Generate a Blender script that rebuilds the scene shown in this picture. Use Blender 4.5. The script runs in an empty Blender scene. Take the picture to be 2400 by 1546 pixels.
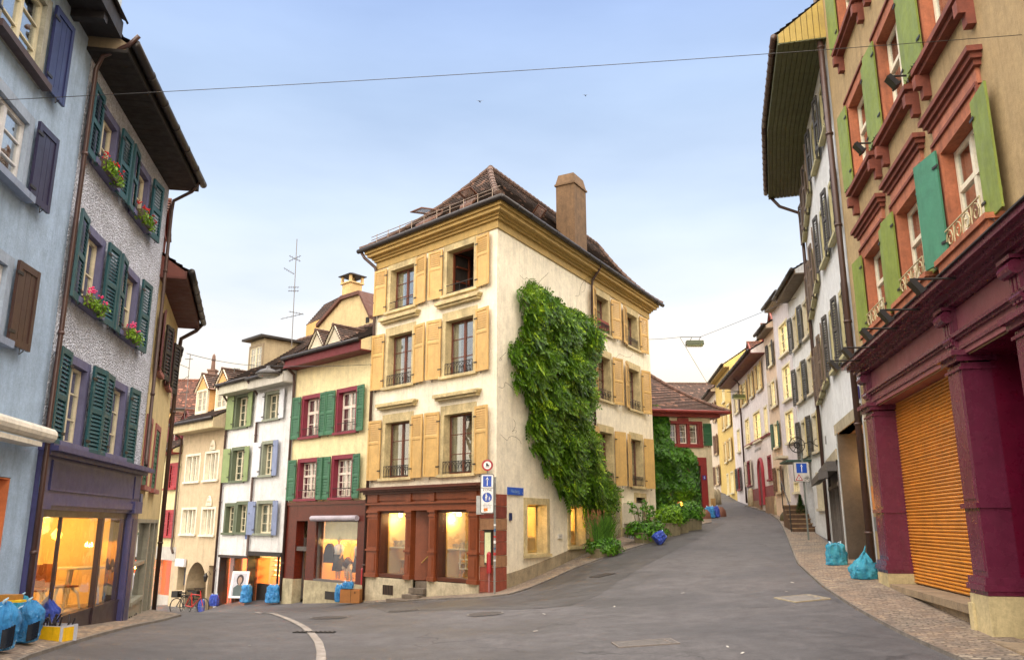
import bpy, bmesh, math, random
import numpy as np
from mathutils import Vector, Matrix, noise
rnd = random.Random(7)
PI = math.pi
sc = bpy.context.scene
col = sc.collection
# ------------------------------------------------------------------ camera
F = 1900.0; PITCH = math.atan(454/1900.0); EYE = 1.7
cpt, spt = math.cos(PITCH), math.sin(PITCH)
cam_d = bpy.data.cameras.new('camera'); cam = bpy.data.objects.new('camera', cam_d); col.objects.link(cam)
cam_d.sensor_width = 36; cam_d.lens = 36*F/2400; cam_d.clip_end = 2000; cam_d.clip_start = .05
cam.location = (0, 0, EYE); cam.rotation_euler = (PI/2+PITCH, 0, 0)
sc.camera = cam
# ------------------------------------------------------------------ light
sc.view_settings.view_transform = 'Standard'; sc.view_settings.look = 'None'
sc.view_settings.gamma = 1; sc.view_settings.exposure = 0.9
SUN_EL, SUN_AZ = math.radians(63), math.radians(174)     # azimuth from +Y towards +X, where the sun stands
world = bpy.data.worlds.new('World'); sc.world = world; world.use_nodes = True
nt = world.node_tree; nt.nodes.clear()
wo = nt.nodes.new('ShaderNodeOutputWorld'); bg = nt.nodes.new('ShaderNodeBackground')
sky = nt.nodes.new('ShaderNodeTexSky'); sky.sky_type = 'NISHITA'; sky.sun_disc = False
sky.sun_elevation = SUN_EL; sky.sun_rotation = SUN_AZ; sky.altitude = 300; sky.air_density = 1.0; sky.dust_density = 2.0; sky.ozone_density = 2.5
bg.inputs['Strength'].default_value = 0.1
# thin high veil of cloud over the clear sky, warmer and denser towards the horizon
tc = nt.nodes.new('ShaderNodeTexCoord'); sepn = nt.nodes.new('ShaderNodeSeparateXYZ'); nt.links.new(tc.outputs['Generated'], sepn.inputs[0])
rp = nt.nodes.new('ShaderNodeValToRGB'); nt.links.new(sepn.outputs['Z'], rp.inputs[0])
el = rp.color_ramp.elements
el[0].position = 0.0; el[0].color = (9.5, 7.2, 4.4, 1)
el[1].position = 0.62; el[1].color = (2.3, 3.2, 5.4, 1)
for p_, c_ in ((.07, (8.2, 6.9, 5.1)), (.14, (8.3, 6.6, 4.5)), (.19, (7.6, 6.7, 5.5)), (.26, (5.9, 6.1, 6.3)), (.36, (4.7, 5.4, 6.3)), (.48, (3.3, 4.2, 5.7))):
    e = el.new(p_); e.color = c_+(1,)
nz = nt.nodes.new('ShaderNodeTexNoise'); nz.inputs['Scale'].default_value = 2.2; nz.inputs['Detail'].default_value = 6
mp = nt.nodes.new('ShaderNodeMapping'); mp.inputs['Scale'].default_value = (1, 1, 3.5)
nt.links.new(tc.outputs['Generated'], mp.inputs[0]); nt.links.new(mp.outputs[0], nz.inputs['Vector'])
mr = nt.nodes.new('ShaderNodeMapRange'); mr.inputs[1].default_value = .35; mr.inputs[2].default_value = .7; mr.inputs[3].default_value = .66; mr.inputs[4].default_value = .96
nt.links.new(nz.outputs[0], mr.inputs[0])
mx = nt.nodes.new('ShaderNodeMix'); mx.data_type = 'RGBA'
nt.links.new(mr.outputs[0], mx.inputs[0]); nt.links.new(sky.outputs[0], mx.inputs[6]); nt.links.new(rp.outputs[0], mx.inputs[7])
n2 = nt.nodes.new('ShaderNodeTexNoise'); n2.inputs['Scale'].default_value = 5; n2.inputs['Detail'].default_value = 7; nt.links.new(mp.outputs[0], n2.inputs['Vector'])
c1_ = nt.nodes.new('ShaderNodeMapRange'); c1_.inputs[1].default_value = .5; c1_.inputs[2].default_value = .62; nt.links.new(n2.outputs[0], c1_.inputs[0])
c2_ = nt.nodes.new('ShaderNodeMapRange'); c2_.inputs[1].default_value = .26; c2_.inputs[2].default_value = .12; c2_.inputs[3].default_value = 0; c2_.inputs[4].default_value = .8; nt.links.new(sepn.outputs['Z'], c2_.inputs[0])
cm_ = nt.nodes.new('ShaderNodeMath'); cm_.operation = 'MULTIPLY'; nt.links.new(c1_.outputs[0], cm_.inputs[0]); nt.links.new(c2_.outputs[0], cm_.inputs[1])
mx2 = nt.nodes.new('ShaderNodeMix'); mx2.data_type = 'RGBA'; nt.links.new(cm_.outputs[0], mx2.inputs[0]); nt.links.new(mx.outputs[2], mx2.inputs[6]); mx2.inputs[7].default_value = (9.5, 7.8, 5.6, 1)
nt.links.new(mx2.outputs[2], bg.inputs['Color']); nt.links.new(bg.outputs[0], wo.inputs[0])
sun_d = bpy.data.lights.new('sun', 'SUN'); sun_d.energy = 7.2; sun_d.angle = math.radians(135); sun_d.color = (1, .86, .7)
sun = bpy.data.objects.new('sun', sun_d); col.objects.link(sun)
sdir = Vector((math.sin(SUN_AZ)*math.cos(SUN_EL), math.cos(SUN_AZ)*math.cos(SUN_EL), math.sin(SUN_EL)))
sun.rotation_euler = sdir.to_track_quat('Z', 'Y').to_euler()
# ------------------------------------------------------------------ geometry helpers
def ray(px, py):
    x = (px-1200)/F; y = (773-py)/F; Y = cpt-y*spt
    return x/Y, (spt+y*cpt)/Y
class Fac:                                   # a vertical facade plane: u runs away from the camera, n towards the street
    def __init__(s, x, y, t, side):
        s.x, s.y = x, y; q = math.hypot(t, 1); s.dx, s.dy = t/q, 1/q; s.s = side
        s.nx, s.ny = side*s.dy, -side*s.dx
    def P(s, u, z, n=0): return (s.x+u*s.dx+n*s.nx, s.y+u*s.dy+n*s.ny, z)
    def uz(s, px, py, n=0):
        r, q = ray(px, py); ox = s.x+n*s.nx; oy = s.y+n*s.ny
        u = (r*oy-ox)/(s.dx-r*s.dy)
        return u, EYE+q*(oy+u*s.dy)
    def box(s, x0, y0, x1, y1, n=0):
        a = s.uz(x0, y0, n); b = s.uz(x1, y1, n)
        return min(a[0], b[0]), max(a[0], b[0]), min(a[1], b[1]), max(a[1], b[1])
class MB:
    def __init__(s): s.v = []; s.f = []; s.m = []; s.uv = []
    def face(s, pts, mi=0, uv=None):
        b = len(s.v); s.v += [tuple(p) for p in pts]; s.f.append(tuple(range(b, b+len(pts)))); s.m.append(mi); s.uv.append(uv)
    def hexa(s, c, mi=0):                    # c: 8 corners, index = a + 2 b + 4 c
        b = len(s.v); s.v += [tuple(p) for p in c]
        for q in ((0,2,3,1),(4,5,7,6),(0,1,5,4),(2,6,7,3),(0,4,6,2),(1,3,7,5)):
            s.f.append(tuple(b+i for i in q)); s.m.append(mi); s.uv.append(None)
    def bx(s, fn, a0, a1, b0, b1, c0, c1, mi=0):
        s.hexa([fn((a0, a1)[i & 1], (b0, b1)[i >> 1 & 1], (c0, c1)[i >> 2 & 1]) for i in range(8)], mi)
    def prism(s, pts, vec, mi=0):            # extrude a closed polygon along vec
        n = len(pts); b = len(s.v); s.v += [tuple(p) for p in pts]+[(p[0]+vec[0], p[1]+vec[1], p[2]+vec[2]) for p in pts]
        s.f.append(tuple(range(b, b+n))); s.m.append(mi); s.uv.append(None)
        s.f.append(tuple(range(b+2*n-1, b+n-1, -1))); s.m.append(mi); s.uv.append(None)
        for i in range(n):
            j = (i+1) % n; s.f.append((b+i, b+n+i, b+n+j, b+j)); s.m.append(mi); s.uv.append(None)
    def tube(s, pts, r, seg=6, mi=0):
        pts = [Vector(p) for p in pts]; n = len(pts); rr = r if isinstance(r, (list, tuple)) else [r]*n
        b = len(s.v); up = None
        for i in range(n):
            d = (pts[min(i+1, n-1)]-pts[max(i-1, 0)])
            d = d.normalized() if d.length > 1e-9 else Vector((0, 0, 1))
            if up is None or abs(up.dot(d)) > .98: up = Vector((0, 0, 1)) if abs(d.z) < .9 else Vector((1, 0, 0))
            a = d.cross(up).normalized(); c = a.cross(d); up = c
            for k in range(seg):
                th = 2*PI*k/seg; s.v.append(tuple(pts[i]+(a*math.cos(th)+c*math.sin(th))*rr[i]))
        for i in range(n-1):
            for k in range(seg):
                k2 = (k+1) % seg
                s.f.append((b+i*seg+k, b+i*seg+k2, b+(i+1)*seg+k2, b+(i+1)*seg+k)); s.m.append(mi); s.uv.append(None)
        s.f.append(tuple(b+k for k in range(seg))[::-1]); s.m.append(mi); s.uv.append(None)
        s.f.append(tuple(b+(n-1)*seg+k for k in range(seg))); s.m.append(mi); s.uv.append(None)
    def lathe(s, prof, c, seg=16, mi=0, axis=None):
        b = len(s.v); ax = axis or (Vector((1,0,0)), Vector((0,1,0)), Vector((0,0,1)))
        for r, z in prof:
            for k in range(seg):
                th = 2*PI*k/seg; s.v.append(tuple(Vector(c)+ax[0]*(r*math.cos(th))+ax[1]*(r*math.sin(th))+ax[2]*z))
        for i in range(len(prof)-1):
            for k in range(seg):
                k2 = (k+1) % seg; s.f.append((b+i*seg+k, b+i*seg+k2, b+(i+1)*seg+k2, b+(i+1)*seg+k)); s.m.append(mi); s.uv.append(None)
    def build(s, name, mats, parent=None, smooth=False, recalc=True, **pr):
        org = world_loc(parent) if parent else Vector((0, 0, 0))
        me = bpy.data.meshes.new(name)
        me.from_pydata([(x-org[0], y-org[1], z-org[2]) for x, y, z in s.v], [], s.f)
        if not isinstance(mats, (list, tuple)): mats = [mats]
        for m in mats: me.materials.append(m)
        me.polygons.foreach_set('material_index', s.m)
        if any(u is not None for u in s.uv):
            ul = me.uv_layers.new(name='uv'); k = 0
            for u, f in zip(s.uv, s.f):
                for j in range(len(f)):
                    if u is not None: ul.data[k].uv = u[j]
                    k += 1
        if recalc:
            bm = bmesh.new(); bm.from_mesh(me); bmesh.ops.recalc_face_normals(bm, faces=bm.faces); bm.to_mesh(me); bm.free()
        if smooth: me.polygons.foreach_set('use_smooth', [True]*len(me.polygons))
        me.update()
        o = bpy.data.objects.new(name, me); col.objects.link(o)
        if parent: o.parent = parent
        for k, v in pr.items(): o[k] = v
        return o
def world_loc(o):
    v = Vector((0, 0, 0))
    while o is not None: v = v+o.location; o = o.parent
    return v
def thing(name, label, cat, loc=(0, 0, 0), group=None):
    o = bpy.data.objects.new(name, None); col.objects.link(o); o.location = loc; o.empty_display_size = .2
    o['label'] = label; o['category'] = cat
    if group: o['group'] = group
    return o
def tag(o, label, cat, group=None):
    o['label'] = label; o['category'] = cat
    if group: o['group'] = group
    return o
def dup(o, loc, rz=None, label=None, scale=None, par=None):
    c = o.copy(); col.objects.link(c)
    if par is not None: c.parent = par
    else:
        c.location = loc
        if rz is not None: c.rotation_euler = (0, 0, rz)
        if scale: c.scale = (scale,)*3
        if label: c['label'] = label
    for ch in list(o.children): dup(ch, None, par=c)
    return c
def centre(o, loc):                          # move a one-mesh thing's origin to loc, keeping it where it stands
    o.data.transform(Matrix.Translation((-loc[0], -loc[1], -loc[2]))); o.location = loc; return o
# ------------------------------------------------------------------ materials
def lin(h, k=1.0):
    if isinstance(h, str):
        v = [int(h[i:i+2], 16)/255 for i in (0, 2, 4)]
        v = [(x/12.92 if x <= .04045 else ((x+.055)/1.055)**2.4) for x in v]
    else: v = list(h)
    return tuple(min(1, x*k) for x in v)+(1,)
_mats = {}
def M(c, kind='paint', rough=.6, k=1.0, var=.12, metal=0, sc_=1.0):
    key = (c, kind, rough, k, var, metal, sc_)
    if key in _mats: return _mats[key]
    m = bpy.data.materials.new(kind); m.use_nodes = True; t = m.node_tree; N = t.nodes; L_ = t.links
    b = N['Principled BSDF']; b.inputs['Roughness'].default_value = rough; b.inputs['Metallic'].default_value = metal
    base = lin(c, k)
    tc = N.new('ShaderNodeTexCoord'); src = tc.outputs['Object']
    def noise_(scale, detail=4, mapping=None, rg=.6):
        n = N.new('ShaderNodeTexNoise'); n.inputs['Scale'].default_value = scale; n.inputs['Detail'].default_value = detail; n.inputs['Roughness'].default_value = rg
        if mapping:
            q = N.new('ShaderNodeMapping'); q.inputs['Scale'].default_value = mapping; L_.new(src, q.inputs[0]); L_.new(q.outputs[0], n.inputs['Vector'])
        else: L_.new(src, n.inputs['Vector'])
        return n.outputs[0]
    def rampv(inp, a, b_, lo, hi):
        r = N.new('ShaderNodeMapRange'); r.inputs[1].default_value = a; r.inputs[2].default_value = b_; r.inputs[3].default_value = lo; r.inputs[4].default_value = hi
        L_.new(inp, r.inputs[0]); return r.outputs[0]
    def mixc(fac, a, b_, mode='MIX'):
        x = N.new('ShaderNodeMix'); x.data_type = 'RGBA'; x.blend_type = mode
        if isinstance(fac, (int, float)): x.inputs[0].default_value = fac
        else: L_.new(fac, x.inputs[0])
        for i, q in ((6, a), (7, b_)):
            if isinstance(q, tuple): x.inputs[i].default_value = q
            else: L_.new(q, x.inputs[i])
        return x.outputs[2]
    def bump(h, strength, dist=.02):
        q = N.new('ShaderNodeBump'); q.inputs['Strength'].default_value = strength; q.inputs['Distance'].default_value = dist
        L_.new(h, q.inputs['Height']); L_.new(q.outputs[0], b.inputs['Normal'])
    dark = tuple(x*.55 for x in base[:3])+(1,)
    C_ = b.inputs['Base Color']
    if kind == 'plaster':
        a = rampv(noise_(.55*sc_, 6), .35, .75, 0, var*2.2)
        s = rampv(noise_(1.6*sc_, 6, (1.6, 1.6, .14), .75), .48, .74, 0, var*3.4)
        c1 = mixc(a, base, tuple(x*y for x, y in zip(base[:3], (.78, .72, .62)))+(1,)); c2 = mixc(s, c1, tuple(x*.62 for x in base[:3])+(1,))
        fine = rampv(noise_(7*sc_, 7, None, .8), .35, .65, 0, var*2.2)
        L_.new(mixc(fine, c2, tuple(min(1, x*1.18) for x in base[:3])+(1,)), C_)
        bump(noise_(22*sc_, 7, None, .8), .45, .03)
    elif kind == 'dash':
        v = N.new('ShaderNodeTexVoronoi'); v.inputs['Scale'].default_value = 30; L_.new(src, v.inputs['Vector'])
        n = noise_(21, 6, None, .85)
        r = rampv(n, .38, .6, 0, 1); c1 = mixc(r, tuple(x*.42 for x in base[:3])+(1,), base)
        L_.new(mixc(rampv(noise_(.6, 4), .3, .8, 0, .25), c1, dark), C_); bump(v.outputs['Distance'], .9, .04)
    elif kind == 'tile':
        br = N.new('ShaderNodeTexBrick'); L_.new(tc.outputs['UV'], br.inputs['Vector']); br.offset = .5
        br.inputs['Scale'].default_value = 1; br.inputs['Brick Width'].default_value = .17; br.inputs['Row Height'].default_value = .16
        br.inputs['Mortar Size'].default_value = .012; br.inputs['Bias'].default_value = 0; br.inputs['Mortar Smooth'].default_value = .3
        br.inputs['Color1'].default_value = tuple(min(1, x*1.5) for x in base[:3])+(1,); br.inputs['Color2'].default_value = tuple(x*.45 for x in base[:3])+(1,)
        br.inputs['Mortar'].default_value = tuple(x*.18 for x in base[:3])+(1,)
        w = N.new('ShaderNodeTexWhiteNoise'); w.noise_dimensions = '2D'
        q = N.new('ShaderNodeMapping'); q.inputs['Scale'].default_value = (1/.17, 1/.16, 1); L_.new(tc.outputs['UV'], q.inputs[0])
        fl = N.new('ShaderNodeVectorMath'); fl.operation = 'FLOOR'; L_.new(q.outputs[0], fl.inputs[0]); L_.new(fl.outputs[0], w.inputs['Vector'])
        sp = rampv(w.outputs[0], .93, .97, 0, .55)
        c1 = mixc(sp, br.outputs[0], tuple(min(1, x*4+.03) for x in base[:3])+(1,))
        L_.new(mixc(rampv(noise_(1.1, 5), .45, .75, 0, .6), c1, (base[0]*.5, base[1]*.55, base[2]*.5, 1)), C_)
        bump(br.outputs['Fac'], -.5, .02)
    elif kind == 'cobble':
        q = N.new('ShaderNodeMapping'); q.inputs['Rotation'].default_value = (0, 0, .35); L_.new(src, q.inputs[0])
        dn = N.new('ShaderNodeTexNoise'); dn.inputs['Scale'].default_value = 3.2; dn.inputs['Detail'].default_value = 5; L_.new(q.outputs[0], dn.inputs['Vector'])
        ad = N.new('ShaderNodeVectorMath'); ad.operation = 'MULTIPLY_ADD'; ad.inputs[1].default_value = (.22, .3, 0)
        L_.new(dn.outputs['Color'], ad.inputs[0]); L_.new(q.outputs[0], ad.inputs[2])
        br = N.new('ShaderNodeTexBrick'); L_.new(ad.outputs[0], br.inputs['Vector']); br.offset = .5
        br.inputs['Brick Width'].default_value = .17; br.inputs['Row Height'].default_value = .1; br.inputs['Scale'].default_value = 1
        br.inputs['Mortar Size'].default_value = .02; br.inputs['Mortar Smooth'].default_value = .5
        br.inputs['Color1'].default_value = tuple(min(1, x*1.35) for x in base[:3])+(1,); br.inputs['Color2'].default_value = (base[0]*.55, base[1]*.52, base[2]*.55, 1)
        br.inputs['Mortar'].default_value = tuple(x*.22 for x in base[:3])+(1,)
        c1 = mixc(rampv(noise_(.9, 5), .35, .7, 0, .5), br.outputs[0], (base[0]*1.3, base[1]*1.0, base[2]*.78, 1))
        c2 = mixc(rampv(noise_(9, 5, None, .8), .42, .62, 0, .8), c1, (base[0]*.42, base[1]*.42, base[2]*.48, 1)); L_.new(mixc(rampv(noise_(5.3, 5, None, .8), .56, .7, 0, .7), c2, (min(1, base[0]*1.7), min(1, base[1]*1.6), base[2]*1.35, 1)), C_)
        bump(br.outputs['Fac'], -1.0, .03)
    elif kind == 'asphalt':
        a = rampv(noise_(.32, 6), .4, .62, 0, .9); c1 = mixc(a, tuple(min(1, x*1.12) for x in base[:3])+(1,), tuple(x*.62 for x in base[:3])+(1,))
        sp = rampv(noise_(38, 4, None, .95), .55, .66, 0, .5)
        c2 = mixc(sp, c1, tuple(min(1, x*2.2) for x in base[:3])+(1,))
        c2 = mixc(rampv(noise_(2.3, 6, (1, .25, 1)), .52, .74, 0, .45), c2, tuple(x*.6 for x in base[:3])+(1,))
        dn = N.new('ShaderNodeTexNoise'); dn.inputs['Scale'].default_value = 1.1; dn.inputs['Detail'].default_value = 6; L_.new(src, dn.inputs['Vector'])
        ad = N.new('ShaderNodeVectorMath'); ad.operation = 'MULTIPLY_ADD'; ad.inputs[1].default_value = (1.6, 1.6, 0); L_.new(dn.outputs['Color'], ad.inputs[0]); L_.new(src, ad.inputs[2])
        vo = N.new('ShaderNodeTexVoronoi'); vo.feature = 'DISTANCE_TO_EDGE'; vo.inputs['Scale'].default_value = .22; L_.new(ad.outputs[0], vo.inputs['Vector'])
        ck = rampv(vo.outputs['Distance'], .0015, .006, 1, 0); msk = rampv(noise_(.5, 3), .45, .6, 0, .75); mm = N.new('ShaderNodeMath'); mm.operation = 'MULTIPLY'; L_.new(ck, mm.inputs[0]); L_.new(msk, mm.inputs[1])
        c2 = mixc(mm.outputs[0], c2, tuple(x*.25 for x in base[:3])+(1,)); vo2 = N.new('ShaderNodeTexVoronoi'); vo2.inputs['Scale'].default_value = 1.6; L_.new(src, vo2.inputs['Vector'])
        c2 = mixc(rampv(vo2.outputs['Distance'], .03, .07, .5, 0), c2, tuple(x*.35 for x in base[:3])+(1,))
        L_.new(c2, C_)
        bump(noise_(45, 4, None, .9), .6, .015)
        L_.new(rampv(a, 0, .6, .82, .55), b.inputs['Roughness'])
    elif kind == 'granite':
        n1 = rampv(noise_(26, 4, None, .9), .42, .62, 0, 1)
        L_.new(mixc(n1, tuple(x*.35 for x in base[:3])+(1,), tuple(min(1, x*1.35) for x in base[:3])+(1,)), C_)
    elif kind == 'stone':
        a = rampv(noise_(2.2*sc_, 6, None, .7), .3, .72, 0, 1); c1 = mixc(a, tuple(min(1, x*1.12) for x in base[:3])+(1,), tuple(x*.66 for x in base[:3])+(1,))
        L_.new(mixc(rampv(noise_(1.2, 5, (1.5, 1.5, .2)), .55, .8, 0, .5), c1, dark), C_); bump(noise_(24, 6, None, .7), .3, .02)
    elif kind == 'leaf':
        g = N.new('ShaderNodeNewGeometry')
        w = rampv(g.outputs['Random Per Island'], 0, 1, 0, 1)
        c1 = mixc(w, (base[0]*.25, base[1]*.34, base[2]*.35, 1), (min(1, base[0]*1.9), min(1, base[1]*1.6), base[2]*.9, 1))
        L_.new(mixc(rampv(noise_(.9, 3), .5, .68, 0, .7), c1, (min(1, base[0]*2.6), min(1, base[1]*1.9), base[2]*1.2, 1)), C_)
        tr = N.new('ShaderNodeBsdfTranslucent'); L_.new(c1, tr.inputs[0]); ms = N.new('ShaderNodeMixShader'); ms.inputs[0].default_value = .3
        L_.new(b.outputs[0], ms.inputs[1]); L_.new(tr.outputs[0], ms.inputs[2]); L_.new(ms.outputs[0], N['Material Output'].inputs[0])
    elif kind == 'bag':
        a = rampv(noise_(5, 5), .35, .65, 0, 1); c1 = mixc(a, tuple(x*.7 for x in base[:3])+(1,), (base[0]*.8+.04, min(1, base[1]*1.35), min(1, base[2]*1.05), 1))
        c1 = mixc(rampv(noise_(11, 6, (1, 1, .5), .8), .6, .7, 0, .6), c1, (.5, .75, .9, 1)); L_.new(c1, C_); bump(noise_(9, 7, (1, 1, .45), .8), 1.0, .07)
    elif kind == 'slat':
        a = rampv(noise_(3, 5, (.3, .3, 14)), .3, .7, 0, 1); c1 = mixc(a, tuple(x*.75 for x in base[:3])+(1,), tuple(min(1, x*1.2) for x in base[:3])+(1,))
        L_.new(c1, C_)
    else:
        a = rampv(noise_(1.7*sc_, 5), .3, .75, 0, var*3); c1 = mixc(a, base, tuple(x*.62 for x in base[:3])+(1,))
        s = rampv(noise_(2.5*sc_, 4, (2.5, 2.5, .15)), .55, .8, 0, var*2)
        L_.new(mixc(s, c1, tuple(min(1, x*.78+.02) for x in base[:3])+(1,)), C_)
        bump(noise_(14, 4), .12, .01)
        if not metal: L_.new(rampv(noise_(5, 4), .3, .7, rough*.8, min(1, rough*1.15)), b.inputs['Roughness'])
    lk = C_.links[0] if C_.links else None
    if lk and kind not in ('leaf', 'plain', 'cloth', 'bag'):
        am = {'plaster': .17, 'stone': .27, 'tile': .3, 'asphalt': .34, 'cobble': .3, 'dash': .22, 'granite': .2, 'metalpaint': .22, 'slat': .24}.get(kind, .18)
        so = lk.from_socket; g1 = rampv(noise_(2.6, 10, None, .78), .36, .64, 1-am, 1+am*.45); g2 = rampv(noise_(16, 8, None, .85), .36, .64, 1-am*.75, 1+am*.4)
        g3 = rampv(noise_(3.4, 8, (2.2, 2.2, .16), .8), .5, .68, 1, 1-am*1.25) if kind in ('plaster', 'paint', 'stone') else None
        v = N.new('ShaderNodeMath'); v.operation = 'MULTIPLY'; L_.new(g1, v.inputs[0]); L_.new(g2, v.inputs[1]); vo_ = v.outputs[0]
        if g3 is not None: v2 = N.new('ShaderNodeMath'); v2.operation = 'MULTIPLY'; L_.new(vo_, v2.inputs[0]); L_.new(g3, v2.inputs[1]); vo_ = v2.outputs[0]
        vm = N.new('ShaderNodeVectorMath'); vm.operation = 'SCALE'; L_.new(so, vm.inputs[0]); L_.new(vo_, vm.inputs['Scale']); L_.new(vm.outputs[0], C_)
    _mats[key] = m; return m
def glass(tint=(.9, .95, .95), refl=1.0, name='glass'):
    key = ('g', tint, refl)
    if key in _mats: return _mats[key]
    m = bpy.data.materials.new(name); m.use_nodes = True; t = m.node_tree; N = t.nodes; N.remove(N['Principled BSDF'])
    tr = N.new('ShaderNodeBsdfTransparent'); tr.inputs[0].default_value = tint+(1,)
    gl = N.new('ShaderNodeBsdfGlossy'); gl.inputs['Roughness'].default_value = .015
    nb = N.new('ShaderNodeTexNoise'); nb.inputs['Scale'].default_value = 1.6; bp = N.new('ShaderNodeBump'); bp.inputs['Strength'].default_value = .06; bp.inputs['Distance'].default_value = .1
    tc = N.new('ShaderNodeTexCoord'); t.links.new(tc.outputs['Object'], nb.inputs['Vector']); t.links.new(nb.outputs[0], bp.inputs['Height']); t.links.new(bp.outputs[0], gl.inputs['Normal'])
    lw = N.new('ShaderNodeLayerWeight'); lw.inputs[0].default_value = .35
    mr = N.new('ShaderNodeMapRange'); mr.inputs[3].default_value = .16*refl; mr.inputs[4].default_value = min(1, .85*refl+.1); t.links.new(lw.outputs['Facing'], mr.inputs[0])
    mx = N.new('ShaderNodeMixShader'); t.links.new(mr.outputs[0], mx.inputs[0]); t.links.new(tr.outputs[0], mx.inputs[1]); t.links.new(gl.outputs[0], mx.inputs[2])
    t.links.new(mx.outputs[0], N['Material Output'].inputs[0]); _mats[key] = m; return m
def emit(c, s, name='glow'):
    key = ('e', c, s)
    if key in _mats: return _mats[key]
    m = bpy.data.materials.new(name); m.use_nodes = True; b = m.node_tree.nodes['Principled BSDF']
    b.inputs['Base Color'].default_value = lin(c); b.inputs['Emission Color'].default_value = lin(c); b.inputs['Emission Strength'].default_value = s
    _mats[key] = m; return m
GL = glass(); GLs = glass((.95, .97, .97), .35)
DARK = M('1A1614', 'plain', .9, var=.02); IRON = M('201C1A', 'metalpaint', .5, var=.05); LEAD = M('241E1C', 'metalpaint', .5); PIPE = M('4A342C', 'metalpaint', .45)
WHITE = M('E8E2D2', 'paint', .5, var=.05); BRASS = M('B08A4A', 'metalpaint', .4, metal=.6)
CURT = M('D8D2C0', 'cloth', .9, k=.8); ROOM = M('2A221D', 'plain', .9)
# ------------------------------------------------------------------ ground height field (thin plate spline through surveyed points)
L = Fac(-6.61, 11.41, -.174, 1); L3 = Fac(-7.52, 16.6, -.315, 1)
C1 = Fac(-.45, 24, -1.0238, -1); C2 = Fac(-.45, 24, .568, 1)
R = Fac(6.84, 12.5, .1894, -1); R2 = Fac(7.9, 18.1, .251, -1)
R3 = Fac(10.42, 28.1, .233, -1); R4 = Fac(11.65, 34.5, .11, -1); D = Fac(9.6, 40.0, 4.33, 1)
def gp(f, u, z, n=0): p = f.P(u, z, n); return p
GP = [(0, 0, 0), (0, 6, -.02), (-6, 0, .02), (5, 4, .05), (-4, 11, -.05), (2, 13, .02), (0, 18, -.05),
      gp(L, 0, .2), gp(L, 5.22, -.14), gp(L, 2.6, .04), gp(L, -8, .45), gp(L3, 4.66, -.38), gp(L3, 10, -.95), (-7, 24, -.75), (-4, 20, -.35), (-11.5, 30, -1.35),
      gp(C1, 0, -.21), gp(C1, 3, -.5), gp(C1, 6.27, -.83), gp(C1, 11.44, -1.21), gp(C1, 16.47, -1.57), gp(C1, 20.6, -1.91), gp(C1, 24, -2.12), gp(C1, 34, -2.9), gp(L3, 20, -2.2),
      gp(C2, 5.0, .5), gp(C2, 9, 1.12), gp(C2, 13.4, 1.74), gp(D, 0, 2.06), gp(D, -3.3, 1.95),
      gp(R, -4, .08), gp(R, 0, .2), gp(R, 5.7, .5), gp(R, -12, 0), gp(R2, 5.5, .82), gp(R2, 10.3, 1.1), (4, 18.5, .28), (5.5, 25, .72),
      gp(R3, 4.4, 1.55), gp(R4, 0, 1.72), gp(R4, 3.2, 2.05), gp(R4, 8, 2.5), gp(R4, 14.5, 3.05), gp(R4, 26, 3.9), (14, 80, 5), (8, 55, 3.6), (-10, 50, -2.6), (30, 40, 3), (-40, 20, -1), (40, 10, .4), (-40, 60, -4), (0, 80, 1.5), (-30, -20, 0), (30, -20, 0), (45, 80, 6)]
_A = np.array(GP); _n = len(_A)
def _phi(r2): return np.where(r2 > 1e-12, .5*r2*np.log(np.maximum(r2, 1e-12)), 0)
_K = _phi(((_A[:, None, :2]-_A[None, :, :2])**2).sum(-1))+np.eye(_n)*.6
_Pm = np.hstack([np.ones((_n, 1)), _A[:, :2]])
_S = np.vstack([np.hstack([_K, _Pm]), np.hstack([_Pm.T, np.zeros((3, 3))])])
_w = np.linalg.solve(_S, np.concatenate([_A[:, 2], [0, 0, 0]]))
def gzv(x, y):
    x = np.clip(np.asarray(x, float), -60, 60); y = np.clip(np.asarray(y, float), -30, 95)
    r2 = (x[..., None]-_A[:, 0])**2+(y[..., None]-_A[:, 1])**2
    return _phi(r2)@_w[:_n]+_w[_n]+_w[_n+1]*x+_w[_n+2]*y
def gz(x, y): return float(gzv(x, y))
def gh(px, py, y0=6, y1=90):                 # the ground point seen at a pixel of the survey photograph
    r, q = ray(px, py); ys = np.arange(y0, y1, .1)
    d = EYE+q*ys-gzv(r*ys, ys); k = np.argmax(d < 0) if (d < 0).any() else len(ys)-1
    Y = ys[k]-.05; return (r*Y, Y, gz(r*Y, Y))
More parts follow.
